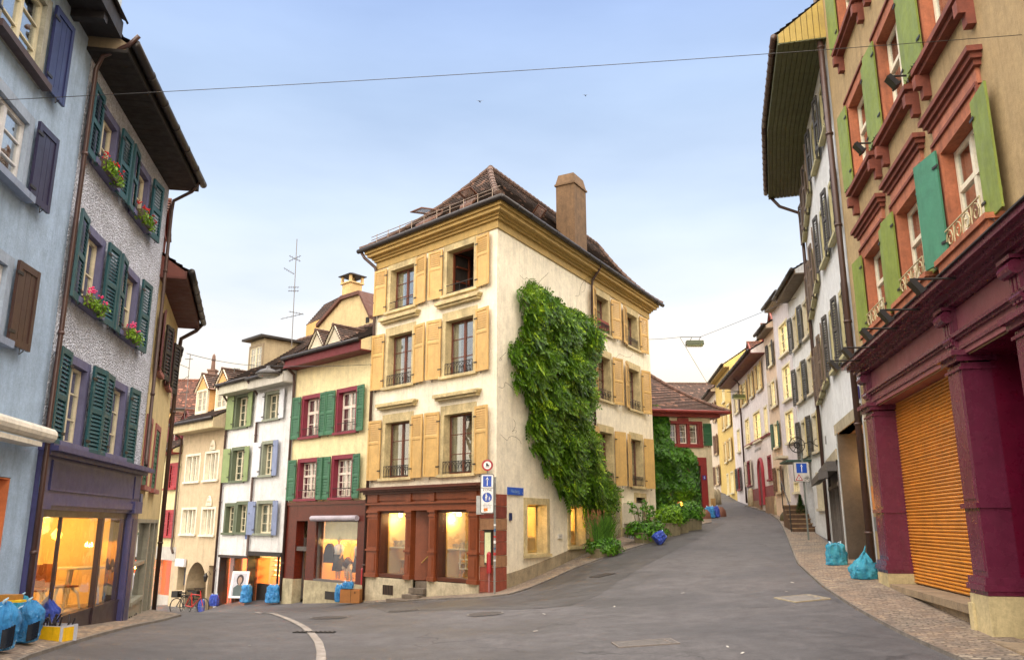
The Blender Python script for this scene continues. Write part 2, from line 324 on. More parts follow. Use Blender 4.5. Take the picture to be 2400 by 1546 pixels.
# ------------------------------------------------------------------ ground, pavements, road details
def build_ground():
    xs = np.concatenate([[-300, -150, -80], np.arange(-45, 45.01, .6), [80, 150, 300]]); ys = np.concatenate([[-200, -80, -30], np.arange(-12, 90.01, .6), [130, 250, 500]])
    X, Y = np.meshgrid(xs, ys); Z = gzv(X, Y); nx = len(xs)
    mb = MB(); mb.v = [tuple(p) for p in np.stack([X, Y, Z], -1).reshape(-1, 3)]
    for j in range(len(ys)-1):
        for i in range(nx-1): a = j*nx+i; mb.f.append((a, a+1, a+nx+1, a+nx)); mb.m.append(0); mb.uv.append(None)
    o = mb.build('road', M('747274', 'asphalt', k=.56), smooth=True, recalc=False); o['kind'] = 'structure'
build_ground()
COB = M('A09482', 'cobble', .8, k=.82); KERB = M('8C857C', 'stone', .8, k=.8)
def resample(pts, n):
    P = [Vector(p[:2]) for p in pts]; d = [0]
    for a, b in zip(P, P[1:]): d.append(d[-1]+(b-a).length)
    out = []
    for i in range(n+1):
        t = d[-1]*i/n; k = max(j for j in range(len(d)) if d[j] <= t+1e-9); k = min(k, len(P)-2)
        out.append(P[k].lerp(P[k+1], (t-d[k])/max(1e-9, d[k+1]-d[k])))
    return out
def pavement(inner, outer, h=.05, name='pavement', mat=None):
    n, m = 50, 10; I = resample(inner, n); O = resample(outer, n); mb = MB()
    for i in range(n):
        for j in range(m):
            q = []
            for a, b in ((i, j), (i+1, j), (i+1, j+1), (i, j+1)):
                p = I[a].lerp(O[a], b/m); q.append((p.x, p.y, gz(p.x, p.y)+h))
            mb.face(q)
        a, b = O[i], O[i+1]; za, zb = gz(a.x, a.y), gz(b.x, b.y)
        mb.face([(a.x, a.y, za+h), (b.x, b.y, zb+h), (b.x, b.y, zb-.1), (a.x, a.y, za-.1)], 1)
    o = mb.build(name, [mat or COB, KERB], recalc=False); o['kind'] = 'structure'
    kb = MB()                                # kerb line of narrow stones a little above
    for i in range(n):
        a, b = O[i], O[i+1]; d = (b-a); 
        if d.length < .02: continue
        ia, ib = (I[i]-O[i]), (I[i+1]-O[i+1])
        if ia.length < .1 or ib.length < .1: continue
        a2 = a+ia.normalized()*.11; b2 = b+ib.normalized()*.11
        kb.face([(a.x, a.y, gz(a.x, a.y)+h+.004), (b.x, b.y, gz(b.x, b.y)+h+.004), (b2.x, b2.y, gz(b2.x, b2.y)+h+.004), (a2.x, a2.y, gz(a2.x, a2.y)+h+.004)])
    k = kb.build('kerb', KERB, recalc=False); k['kind'] = 'structure'
pavement([L.P(-14, 0, -.1), L.P(0, 0, -.1), L3.P(0, 0, -.1), L3.P(4.7, 0, -.1)],
         [gh(-500, 1800, 2)[:2], gh(70, 1541), gh(201, 1500), gh(321, 1468), gh(391, 1453), gh(425, 1443)], .04)
pavement([C1.P(6.3, 0, -.1), C1.P(0, 0, -.1), C2.P(5, 0, -.1), C2.P(9.6, 0, -.1)],
         [gh(850, 1415), gh(1000, 1406), gh(1135, 1401), gh(1194, 1394), gh(1266, 1369), gh(1339, 1336), gh(1412, 1309), gh(1466, 1290), gh(1515, 1275)], .04)
pavement([R.P(-13, 0, -.1), R.P(5.8, 0, -.1), R2.P(10.3, 0, -.1), R3.P(4.4, 0, -.1), R4.P(1, 0, -.1), R4.P(8, 0, -.1)],
         [gh(2700, 1720, 2)[:2], gh(2239, 1546), gh(2103, 1481), gh(2003, 1426), gh(1928, 1376), gh(1868, 1320), gh(1847, 1265), gh(1827, 1222), gh(1800, 1201), gh(1745, 1186)], .05)
pavement([D.P(-2.2, 0, 0), D.P(0, 0, 0)], [gh(1590, 1243), gh(1668, 1224)], .03)
def patch(inner, outer, mat, name, h=.005):
    n = 40; I = resample(inner, n); O = resample(outer, n); mb = MB()
    for i in range(n):
        for j in range(8):
            q = []
            for a, b in ((i, j), (i+1, j), (i+1, j+1), (i, j+1)): p = I[a].lerp(O[a], b/8); q.append((p.x, p.y, gz(p.x, p.y)+h))
            mb.face(q)
    mb.build(name, mat, recalc=False)['kind'] = 'structure'
patch([gh(*p) for p in ((860, 1416), (1000, 1408), (1135, 1403), (1194, 1396), (1266, 1371), (1339, 1338), (1412, 1311), (1466, 1292), (1560, 1262), (1660, 1224))],
      [gh(*p) for p in ((900, 1432), (1080, 1428), (1240, 1428), (1330, 1420), (1400, 1395), (1450, 1360), (1500, 1330), (1560, 1300), (1620, 1270), (1700, 1226))], M('6A6868', 'asphalt', k=.49), 'asphalt_strip')
SCR = M('D8D4CC', 'paint', .6)
for k, (px, py) in enumerate(((1600, 1390), (1440, 1421), (1857, 1365), (1843, 1386), (875, 1437), (585, 1513), (1255, 1480), (1740, 1530), (1705, 1515), (1275, 1440))):
    x, y, z = gh(px, py); mb = MB(); rr = random.Random(k); s_ = rr.uniform(.02, .04)
    mb.bx(lambda a, b, c: (x+a*math.cos(k)-b*math.sin(k), y+a*math.sin(k)+b*math.cos(k), z+.008+c+(.01 if a > 0 else 0)), -s_, s_, -s_*.6, s_*.5, 0, .004)
    o = mb.build('paper_scrap', SCR); tag(o, 'tiny scrap of pale litter lying on the road', 'litter', 'scraps of litter on the road'); centre(o, (x, y, z))
def sheet(pts_px, name, mat, h=.008, thing_=None, sub=1):
    P = [gh(*p) for p in pts_px]; mb = MB(); mb.face([(x, y, gz(x, y)+h) for x, y, z in P]); o = mb.build(name, mat, recalc=False)
    if thing_: tag(o, *thing_); x, y, z = P[0]; centre(o, (x, y, z))
    else: o['kind'] = 'structure'
    return o
# curved line of pale setts across the junction
cl = [(600, 1434), (650, 1441), (688, 1456), (715, 1471), (733, 1487), (747, 1506), (753, 1530), (751, 1560), (740, 1620)]
cp = resample([gh(*p) for p in cl], 60); mb = MB()
for i in range(60):
    a, b = cp[i], cp[i+1]; d = (b-a).normalized(); n_ = Vector((-d.y, d.x))*.065
    mb.face([(p.x, p.y, gz(p.x, p.y)+.012) for p in (a-n_, b-n_, b+n_, a+n_)])
mb.build('gutter_line', M('A39C94', 'stone', .8, sc_=3), recalc=False)['kind'] = 'structure'
def cover(px, py, rx, kind, label, rz=0, ry=None):
    x, y, z = gh(px, py); t = thing(kind, label, 'cover', (x, y, z)); mb = MB(); mf = MB(); c, s_ = math.cos(rz), math.sin(rz)
    def f(a, b, h): X = x+a*c-b*s_; Y = y+a*s_+b*c; return (X, Y, gz(X, Y)+.01+h)
    if kind == 'manhole_cover':
        n = 28; mb.face([f(rx*.9*math.cos(2*PI*k/n), rx*.9*math.sin(2*PI*k/n), .004) for k in range(n)])
        for k in range(n):
            a0, a1 = 2*PI*k/n, 2*PI*(k+1)/n
            mf.face([f(rx*math.cos(a0), rx*math.sin(a0), .002), f(rx*math.cos(a1), rx*math.sin(a1), .002), f(rx*.9*math.cos(a1), rx*.9*math.sin(a1), .002), f(rx*.9*math.cos(a0), rx*.9*math.sin(a0), .002)])
        for i in range(-3, 4):
            w = math.sqrt(max(0, .75-(i/4)**2))*rx; mb.bx(lambda a, b, h: f(a, b, h), -w, w, i*rx/4.4, i*rx/4.4+.03, .004, .012)
        mb.build('lid', M('64605E', 'metalpaint', .7), t); mf.build('rim', M('74706C', 'metalpaint', .6), t)
    elif kind == 'drain_grate':
        ry = ry or rx; mf.bx(f, -rx, rx, -ry, ry, -.02, .002); n = 9
        for i in range(n): mb.bx(f, -rx*.95+i*2*rx/n, -rx*.95+i*2*rx/n+rx/n, -ry*.9, ry*.9, .002, .014)
        mf.build('pit', M('0C0B0A', 'plain', .9), t); mb.build('bars', M('4A4542', 'metalpaint', .6), t)
    else:
        mb.bx(f, -rx, rx, -ry, ry, -.02, .006)
        e = .025
        for a0, a1, b0, b1 in ((-rx-e, rx+e, -ry-e, -ry), (-rx-e, rx+e, ry, ry+e), (-rx-e, -rx, -ry, ry), (rx, rx+e, -ry, ry)): mf.bx(f, a0, a1, b0, b1, -.02, .009)
        for k in range(3): mf.bx(f, rx*.72, rx*.82, -ry*.8+k*ry*.6, -ry*.7+k*ry*.6+.05, .006, .012)
        mb.build('lid', M('827E78' if kind == 'access_cover' else '6A6662', 'stone', .7, sc_=4), t); mf.build('rim', M('A89C80', 'metalpaint', .5) if kind == 'access_cover' else M('7C746E', 'metalpaint', .5), t)
cover(772, 1447, .42, 'manhole_cover', 'round iron manhole cover near the curved pale line in the road')
cover(945, 1431, .4, 'manhole_cover', 'round dark manhole cover in the road before the shop steps')
cover(1137, 1438, .38, 'manhole_cover', 'faint round manhole cover in front of the sign post corner')
cover(737, 1482, .36, 'drain_grate', 'narrow slotted drain grate lying on the curved pale line', 0, .1)
cover(1412, 1348, .3, 'drain_grate', 'square dark drain grate by the cobbled pavement of the cream house', .5, .25)
cover(1880, 1403, .36, 'access_cover', 'concrete filled square access cover with pale metal frame', .25, .34)
cover(1512, 1506, .43, 'service_cover', 'long grey rectangular service cover low in the road', .12, .2)
# ------------------------------------------------------------------ house kit
class House:
    def __init__(s, label, fac, u0, u1, zb, zt, mat, depth=8, name='town_house', cat='house', loc=None):
        s.fac, s.u0, s.u1, s.zb, s.zt, s.mat, s.depth = fac, u0+.003, u1-.003, zb, zt, mat, depth
        s.root = thing(name, label, cat, loc or fac.P((u0+u1)/2, zb+.3, 0)); s.holes = []; s.extra = []; s.faces = [(fac, s.u0, s.u1, s.holes)]
    def finish(s, box=True, zt=None):
        mb = MB()
        for fac, u0, u1, holes in s.faces:
            us = sorted({u0, u1} | {min(max(h[i], u0), u1) for h in holes for i in (0, 1)}); zs = sorted({s.zb, s.zt} | {h[i] for h in holes for i in (2, 3)})
            for a, b in zip(us, us[1:]):
                for c, d in zip(zs, zs[1:]):
                    if b-a < 1e-4 or d-c < 1e-4: continue
                    m = ((a+b)/2, (c+d)/2)
                    if any(h[0] < m[0] < h[1] and h[2] < m[1] < h[3] for h in holes): continue
                    mb.face([fac.P(a, c), fac.P(b, c), fac.P(b, d), fac.P(a, d)])
            for h in holes:
                a, b, c, d, dp = h[:5]
                if dp:
                    P = lambda u, z, n: fac.P(u, z, n)
                    for q in (((a, c), (b, c)), ((b, c), (b, d)), ((b, d), (a, d)), ((a, d), (a, c))):
                        mb.face([P(*q[0], 0), P(*q[1], 0), P(*q[1], -dp), P(*q[0], -dp)], 0)
                    mb.face([P(a, c, -dp), P(b, c, -dp), P(b, d, -dp), P(a, d, -dp)], 1)
        f = s.fac
        if box:
            for u in (s.u0, s.u1): mb.face([f.P(u, s.zb, 0), f.P(u, s.zb, -s.depth), f.P(u, s.zt, -s.depth), f.P(u, s.zt, 0)])
            mb.face([f.P(s.u0, s.zb, -s.depth), f.P(s.u1, s.zb, -s.depth), f.P(s.u1, s.zt, -s.depth), f.P(s.u0, s.zt, -s.depth)])
            mb.face([f.P(s.u0, s.zt-.02, 0), f.P(s.u1, s.zt-.02, 0), f.P(s.u1, s.zt-.02, -s.depth), f.P(s.u0, s.zt-.02, -s.depth)])
        for q in s.extra: mb.face(q)
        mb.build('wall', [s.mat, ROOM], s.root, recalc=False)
    def part(s, name, boxes, mat, fac=None, parent=None, **pr):
        f = fac or s.fac; mb = MB()
        for b in boxes: mb.bx(f.P, *b[:6], *(b[6:]))
        return mb.build(name, mat, parent or s.root, **pr)
def railing(parent, f, u0, u1, z0, z1, n, mat, kind='arc'):
    mb = MB(); P = lambda u, z: f.P(u, z, n); w = u1-u0
    mb.tube([P(u0, z1), P(u1, z1)], .014, 5, 0); mb.tube([P(u0, z0+.03), P(u1, z0+.03)], .012, 5)
    if kind == 'arc':
        k = max(4, round(w/.14))
        for i in range(k):
            a = u0+w*i/k; b = u0+w*(i+1)/k
            mb.tube([P(a, z0), P(a, z1)], .008, 4)
            if i < k-1:
                c = a+2*w/k; mb.tube([P(a+(c-a)*(.5-.5*math.cos(PI*q/6)), z0+.08+(z1-z0-.1)*math.sin(PI*q/6)) for q in range(7)], .007, 4)
        mb.tube([P(u1, z0), P(u1, z1)], .008, 4)
    elif kind == 'bar':
        for i in range(1, 4): mb.tube([P(u0+w*i/4, z0), P(u0+w*i/4, z1)], .008, 4)
    elif kind == 'scroll':
        k = 4
        for i in range(k):
            c = u0+w*(i+.5)/k; r = w/k*.45; zc = (z0+z1)/2
            mb.tube([P(c+r*(1-q/14)*math.cos(q*.75), zc+r*(1-q/14)*math.sin(q*.75)) for q in range(12)], .011, 4)
            mb.tube([P(u0+w*i/k, z0), P(u0+w*i/k, z1)], .011, 4)
    return mb.build('window_guard', mat, parent)
def sash(parent, f, u0, u1, z0, z1, n, mat, cols=2, rows=3, fw=.05, bw=.022, mull=True, gl=None, transom=None):
    P = f.P; bs = [(u0, u0+fw, z0, z1, n-.05, n), (u1-fw, u1, z0, z1, n-.05, n), (u0+fw, u1-fw, z0, z0+fw*1.3, n-.05, n-.003), (u0+fw, u1-fw, z1-fw, z1, n-.05, n-.003)]
    um = (u0+u1)/2
    if mull: bs.append((um-fw*.75, um+fw*.75, z0+fw*1.3, z1-fw, n-.05, n+.008))
    lights = [(u0+fw, um-fw*.75), (um+fw*.75, u1-fw)] if mull else [(u0+fw, u1-fw)]
    zt = z1
    if transom: bs.append((u0+fw, u1-fw, transom-.04, transom+.04, n-.05, n+.012))
    for a, b in lights:
        cc = max(1, cols//len(lights))
        for i in range(1, cc): c = a+(b-a)*i/cc; bs.append((c-bw/2, c+bw/2, z0+fw, z1-fw, n-.04, n-.012))
        for j in range(1, rows): c = z0+(z1-z0)*j/rows; bs.append((a, b, c-bw/2, c+bw/2, n-.04, n-.008))
    mb = MB()
    for b in bs: mb.bx(P, *b)
    o = mb.build('frame', mat, parent)
    g = MB(); g.bx(P, u0+.02, u1-.02, z0+.02, z1-.02, n-.036, n-.03); g.build('pane', gl or GL, parent)
    return o
def curtain(parent, f, u0, u1, z0, z1, n, side, mat=None, frac=.3):
    w = u1-u0; mb = MB()
    for sd in side:
        a, b = (u0, u0+w*frac) if sd == 'a' else ((u1-w*frac, u1) if sd == 'b' else (u0, u1)); k = max(6, int((b-a)/.035))
        for i in range(k):
            p, q = a+(b-a)*i/k, a+(b-a)*(i+1)/k; np_, nq = n+.03*math.sin(i*1.9), n+.03*math.sin((i+1)*1.9)
            mb.face([f.P(p, z0, np_), f.P(q, z0, nq), f.P(q, z1, nq), f.P(p, z1, np_)])
    return mb.build('curtain', mat or CURT, parent, smooth=True, recalc=False)
def window(h, uz, trim, frame, fac=None, tw=.16, proud=.03, d=.2, cols=2, rows=3, sill=.06, sillw=.05, gl=None, cur='ab', curm=None, holes=None, mull=True, transom=None, fw=.05, head=0, headmat=None, sillmat=None, back=.9, lining=None, curfrac=.3):
    f = fac or h.fac; u0, u1, z0, z1 = uz; P = f.P; e = .012
    hs = holes if holes is not None else h.holes
    hs.append((u0-tw+e, u1+tw-e, z0-(tw*.6)+e, z1+tw-e, 0))
    t2 = tw+head; mb = MB()
    zb = z0-tw*.6
    mb.bx(P, u0-tw, u0, zb, z1+t2, -d, proud); mb.bx(P, u1, u1+tw, zb, z1+t2, -d, proud)
    mb.bx(P, u0, u1, z1, z1+t2, -d, proud-.002); mb.bx(P, u0, u1, zb, z0, -d, proud-.002)
    w = mb.build('window', trim, h.root)
    if sill: h.part('sill', [(u0-tw-sillw, u1+tw+sillw, z0-tw*.6-.0, z0-tw*.6+.09, proud+.002, proud+sill)], sillmat or trim, f, w)
    sash(w, f, u0+.01, u1-.01, z0+.01, z1-.01, -d+.03, frame, cols, rows, fw, mull=mull, gl=gl, transom=transom)
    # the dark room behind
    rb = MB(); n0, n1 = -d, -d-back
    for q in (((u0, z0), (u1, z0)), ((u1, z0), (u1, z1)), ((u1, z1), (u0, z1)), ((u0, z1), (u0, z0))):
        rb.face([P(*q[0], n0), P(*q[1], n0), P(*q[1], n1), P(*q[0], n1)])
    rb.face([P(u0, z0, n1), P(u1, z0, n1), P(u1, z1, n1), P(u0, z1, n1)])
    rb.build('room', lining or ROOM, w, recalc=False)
    if cur: curtain(w, f, u0+.05, u1-.05, z0+.02, z1-.02, -d-.12, cur, curm, curfrac)
    return w
def shutter(h, f, uh, z0, z1, w, dr, mat, style='louver', ang=4, n0=.06, pitch=.07, hinge=True, th=.04, name='shutter', **pr):
    a_ = math.radians(ang); ca, sa = math.cos(a_), math.sin(a_)
    def fn(a, z, b): return f.P(uh+dr*(a*ca-b*sa), z, n0+a*sa+b*ca)
    mb = MB(); B = lambda *q: mb.bx(fn, *q)
    sw = .075 if w > .4 else .06
    if style in ('louver', 'top'):
        B(0, sw, z0, z1, 0, th); B(w-sw, w, z0, z1, 0, th)
        zm = (z0+z1)/2 if style == 'louver' else z0+(z1-z0)*.62
        rails = [(z0, z0+.1), (z1-.09, z1), (zm-.04, zm+.04)]
        for r0, r1 in rails: B(sw, w-sw, r0, r1, .002, th-.002)
        spans = [(z0+.1, zm-.04), (zm+.04, z1-.09)]
        if style == 'top':
            B(sw, w-sw, *spans[0], .01, .022); spans = spans[1:]
            B(sw+.03, w-sw-.03, spans[0][0]-(zm+.04-z0-.1)+.0, zm-.1, .022, .03) if False else None
        for s0, s1 in spans:
            k = max(2, int((s1-s0)/pitch)); st = (s1-s0)/k
            for i in range(k):
                zc = s0+st*(i+.5); hh = st*.5
                c = [fn((sw, w-sw)[i_ & 1], zc+((-hh, hh)[i_ >> 1 & 1])+(.008 if i_ >> 2 & 1 else -.0), (th*.95, .006)[i_ >> 1 & 1]+(-.006 if i_ >> 2 & 1 else 0)) for i_ in range(8)]
                mb.hexa(c)
    elif style == 'plank':
        B(0, sw, z0, z1, 0, th); B(w-sw, w, z0, z1, 0, th); B(sw, w-sw, z0, z0+.09, .002, th-.002); B(sw, w-sw, z1-.09, z1, .002, th-.002)
        k = max(3, int((w-2*sw)/.11)); st = (w-2*sw)/k
        for i in range(k): B(sw+i*st+.004, sw+(i+1)*st-.004, z0+.09, z1-.09, .008, .024)
    else:
        B(0, w, z0, z1, 0, th*.8)
        for zz in (z0+(z1-z0)*.14, z0+(z1-z0)*.86): B(.04, w-.04, zz-.045, zz+.045, -.018, 0)
    if hinge:
        for zz in (z0+(z1-z0)*.15, z0+(z1-z0)*.85): mb.bx(fn, -.05, .1, zz-.02, zz+.02, th, th+.012, 1)
        mb.tube([fn(w*.5, z0-.0, th), fn(w*.5, z0-.09, th), fn(w*.5, z0-.04, th+.05)], .009, 4, 1)
    o = mb.build(name, [mat, IRON], h.root, **pr)
    return o
def roof_slope(mb, E0, E1, T0, T1, k=0, courses=30, lift=.035, ulen=None):
    E0, E1, T0, T1 = map(Vector, (E0, E1, T0, T1)); wd = (E1-E0)
    def g(t): return (1-k)*t+k*t*t
    def pt(a, b, t): p = a.lerp(b, t); p.z = a.z+(b.z-a.z)*g(t); return p
    nrm = (E1-E0).cross(T0-E0); nrm = nrm.normalized() if nrm.z > 0 else -nrm.normalized()
    ax = (E1-E0).normalized(); sl = ((T0+T1)/2-(E0+E1)/2).length/courses
    for i in range(courses):
        t0, t1 = i/courses, (i+1)/courses; a, b, c, d = pt(E0, T0, t0)+nrm*lift, pt(E1, T1, t0)+nrm*lift, pt(E1, T1, t1), pt(E0, T0, t1)
        v0, v1 = i*.16, (i+1)*.16
        U = lambda p: (p-E0).dot(ax)
        mb.face([a, b, c, d], 0, [(U(a), v0), (U(b), v0), (U(c), v1), (U(d), v1)])
        a0, b0 = pt(E0, T0, t0), pt(E1, T1, t0)
        mb.face([a0, b0, b, a], 0, [(U(a), v0+.155), (U(b), v0+.155), (U(b), v0+.159), (U(a), v0+.159)])
def ridge(mb, pts, r=.11, step=.33, k=None):  # overlapping half-round ridge tiles along a polyline
    for a, b in zip(pts, pts[1:]):
        a, b = Vector(a), Vector(b); n = max(1, int((b-a).length/step))
        for i in range(n): p, q = a.lerp(b, i/n), a.lerp(b, min(1, (i+1.12)/n)); mb.tube([p, q], [r*1.08, r*.88], 8)
def row_roof(h, zt, run, rise, over=.45, mat=None, tile=None, soffit=None, gut=True, u0=None, u1=None, k=.15, fasc=.16, back=True, gable=None, courses=26, soffz=None):
    """eaves roof along the street: soffit box, gutter, tiled slope up to a ridge, back slope, gable ends"""
    f = h.fac; u0 = h.u0 if u0 is None else u0; u1 = h.u1 if u1 is None else u1
    zs = zt if soffz is None else soffz
    rf = MB(); roof_slope(rf, f.P(u0, zt+fasc, over), f.P(u1, zt+fasc, over), f.P(u0, zt+fasc+rise, -run), f.P(u1, zt+fasc+rise, -run), k, courses)
    if back: roof_slope(rf, f.P(u0, zt+fasc, -2*run-over), f.P(u1, zt+fasc, -2*run-over), f.P(u0, zt+fasc+rise, -run), f.P(u1, zt+fasc+rise, -run), k, 12)
    ridge(rf, [f.P(u0, zt+fasc+rise+.02, -run), f.P(u1, zt+fasc+rise+.02, -run)])
    ro = rf.build('roof', tile or TILE, h.root, recalc=False)
    gm = gable or h.mat
    for u in (u0+.02, u1-.02):
        gb = MB(); gb.face([f.P(u, zs-.04, over-.05), f.P(u, zt+fasc-.02, over-.05), f.P(u, zt+fasc+rise*(1-.12)-.05, -run*1.0), f.P(u, zt+fasc-.02, -2*run-over+.05), f.P(u, zs-.04, -2*run-over+.05)])
        gb.build('gable', gm, h.root, recalc=False)
    sf = MB(); sf.bx(f.P, u0, u1, zs-.04, zs+.0, -.02, over-.02); sf.bx(f.P, u0, u1, zs+.0, zt+fasc-.01, over-.05, over-.02)
    k_ = int((u1-u0)/.22)
    for i in range(k_): sf.bx(f.P, u0+i*.22+.004, u0+(i+1)*.22-.004, zs-.052, zs-.04, 0, over-.03)
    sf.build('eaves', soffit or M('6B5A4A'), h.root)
    if gut:
        gt = MB(); r = .075; a = [f.P(u0, zt+fasc-.02, over+.07), f.P(u1, zt+fasc-.02, over+.07)]
        n = max(2, int((u1-u0)/.8))
        gt.tube([tuple(Vector(a[0]).lerp(Vector(a[1]), i/n)) for i in range(n+1)], r, 10)
        for i in range(1, n): p = Vector(a[0]).lerp(Vector(a[1]), i/n); q = Vector(a[0]).lerp(Vector(a[1]), i/n+.01); gt.tube([p, q], r*1.12, 10)
        gt.build('gutter', LEAD, h.root, smooth=True)
    return ro
def downpipe(h, pts, r=.05, mat=None, clamps=True):
    mb = MB(); mb.tube(pts, r, 8)
    for a, b in zip(pts, pts[1:]):
        a, b = Vector(a), Vector(b)
        if (b-a).length > 2.5:
            n = int((b-a).length/2.2)
            for i in range(n): p = a.lerp(b, (i+.5)/n); q = p+(b-a).normalized()*.05; mb.tube([p, q], r*1.35, 8)
    return mb.build('downpipe', mat or PIPE, h.root if isinstance(h, House) else h, smooth=True)
def chimney(parent, x, y, z0, z1, w, d, mat, ang=0, cap='taper', name='chimney'):
    mb = MB(); c, s_ = math.cos(ang), math.sin(ang)
    def fn(a, b, z): return (x+a*c-b*s_, y+a*s_+b*c, z)
    B = lambda a0, a1, b0, b1, c0, c1, mi=0: mb.bx(lambda p, q, r: fn(p, q, r), a0, a1, b0, b1, c0, c1, mi)
    B(-w/2, w/2, -d/2, d/2, z0, z1)
    if cap == 'taper':
        B(-w/2-.05, w/2+.05, -d/2-.05, d/2+.05, z1, z1+.07)
        mb.hexa([fn((-w/2-.02, w/2+.02)[i & 1]*(1 if i < 4 else .8), (-d/2-.02, d/2+.02)[i >> 1 & 1]*(1 if i < 4 else .8), (z1+.07, z1+.5)[i >> 2]) for i in range(8)])
    elif cap == 'hood':
        B(-w/2-.07, w/2+.07, -d/2-.07, d/2+.07, z1, z1+.06)
        for a in (-1, 1):
            for b in (-1, 1): B(a*w/2-.05, a*w/2+.05, b*d/2-.05, b*d/2+.05, z1+.06, z1+.34)
        B(-.06, .06, -.06, .06, z1+.06, z1+.34)
        B(-w/2-.14, w/2+.14, -d/2-.14, d/2+.14, z1+.34, z1+.38, 1)
        mb.hexa([fn((-w/2-.12, w/2+.12)[i & 1]*(1 if i < 4 else .15), (-d/2-.12, d/2+.12)[i >> 1 & 1]*(1 if i < 4 else .15), (z1+.38, z1+.55)[i >> 2]) for i in range(8)], 1)
    else:
        B(-w/2-.04, w/2+.04, -d/2-.04, d/2+.04, z1, z1+.1)
        if cap == 'pot': mb.lathe([(w*.3, z1+.1), (w*.24, z1+.6), (w*.3, z1+.62), (w*.2, z1+.9), (w*.05, z1+1.0)], (x, y, 0), 10)
    return mb.build(name, [mat, LEAD], parent)
def dormer(h, f, uc, n0, z0, w, hgt, gab, dep, wallm, trimm, tile, cols=2, rows=3, side=None):
    """gabled dormer standing on the roof, its front at offset n0"""
    mb = MB(); P = f.P; a, b = uc-w/2, uc+w/2; zt = z0+hgt; zp = zt+gab
    fr = .1
    mb.bx(P, a, a+fr, z0, zt, n0-.1, n0, 1); mb.bx(P, b-fr, b, z0, zt, n0-.1, n0, 1); mb.bx(P, a+fr, b-fr, zt-.08, zt, n0-.1, n0-.003, 1); mb.bx(P, a+fr, b-fr, z0, z0+.1, n0-.1, n0-.003, 1)
    mb.face([P(a, zt, n0-.02), P(b, zt, n0-.02), P(uc, zp, n0-.02)])
    for u in (a+.004, b-.004): mb.face([P(u, z0-.3, n0-.06), P(u, zt, n0-.06), P(u, zt, n0-dep), P(u, z0-.3, n0-dep)])
    # bargeboards
    for s_, e in ((a-.1, -1), (b+.1, 1)):
        A, B_ = (s_, zt-.1), (uc, zp+.02)
        mb.hexa([P((A, B_)[i & 1][0], (A, B_)[i & 1][1]+(-.0, .11)[i >> 1 & 1], n0+(.0, .05)[i >> 2]) for i in range(8)], 1)
    o = mb.build('dormer', [wallm, trimm], h.root, recalc=False)
    r = MB()
    for s_ in (a-.14, b+.14):
        roof_slope(r, P(s_, zt-.06, n0+.1), P(s_, zt-.06, n0-dep), P(uc, zp+.08, n0+.1), P(uc, zp+.08, n0-dep), 0, 7, .03)
    ridge(r, [P(uc, zp+.1, n0+.1), P(uc, zp+.1, n0-dep)], .07)
    r.build('dormer_roof', tile, o, recalc=False)
    sash(o, f, a+fr, b-fr, z0+.1, zt-.08, n0-.05, trimm, cols, rows, .04)
    cb = MB(); cb.bx(P, a+fr, b-fr, z0+.1, zt-.08, n0-.35, n0-.3); cb.build('curtain', CURT, o)
    return o
def shoproom(h, f, u0, u1, z0, z1, d0, d1, wallm, floorm=None, parent=None, light=None, lcol=(1, .62, .25), lpos=None):
    P = f.P; mb = MB()
    for q in (((u1, z0), (u1, z1)), ((u1, z1), (u0, z1)), ((u0, z1), (u0, z0))):
        mb.face([P(*q[0], -d0), P(*q[1], -d0), P(*q[1], -d1), P(*q[0], -d1)])
    mb.face([P(u0, z0, -d0), P(u1, z0, -d0), P(u1, z0, -d1), P(u0, z0, -d1)], 1)
    mb.face([P(u0, z0, -d1), P(u1, z0, -d1), P(u1, z1, -d1), P(u0, z1, -d1)])
    o = mb.build('room', [wallm, floorm or wallm], parent or h.root, recalc=False)
    for lp in (lpos or []):
        ld = bpy.data.lights.new('shop_light', 'POINT'); ld.energy = light; ld.color = lcol; ld.shadow_soft_size = .08
        lo = bpy.data.objects.new('shop_light', ld); col.objects.link(lo); lo.location = P(*lp)
    return o
def text(name, body, size, fn, mat, parent, ext=.004, align='CENTER'):
    """lettering turned into a mesh; fn(a, b) maps the flat letters onto their sign"""
    cu = bpy.data.curves.new(name, 'FONT'); cu.body = body; cu.size = size; cu.align_x = align; cu.align_y = 'CENTER'; cu.resolution_u = 3
    to = bpy.data.objects.new(name, cu); col.objects.link(to); dg = bpy.context.evaluated_depsgraph_get(); dg.update()
    me = to.evaluated_get(dg).to_mesh(); mb = MB()
    for p in me.polygons: mb.face([fn(me.vertices[i].co.x, me.vertices[i].co.y) for i in p.vertices])
    to.evaluated_get(dg).to_mesh_clear(); bpy.data.objects.remove(to)
    return mb.build(name, mat, parent, recalc=False)
TILE = M('543E32', 'tile', .8); TILEr = M('6C4434', 'tile', .8); TILEd = M('40302B', 'tile', .85)
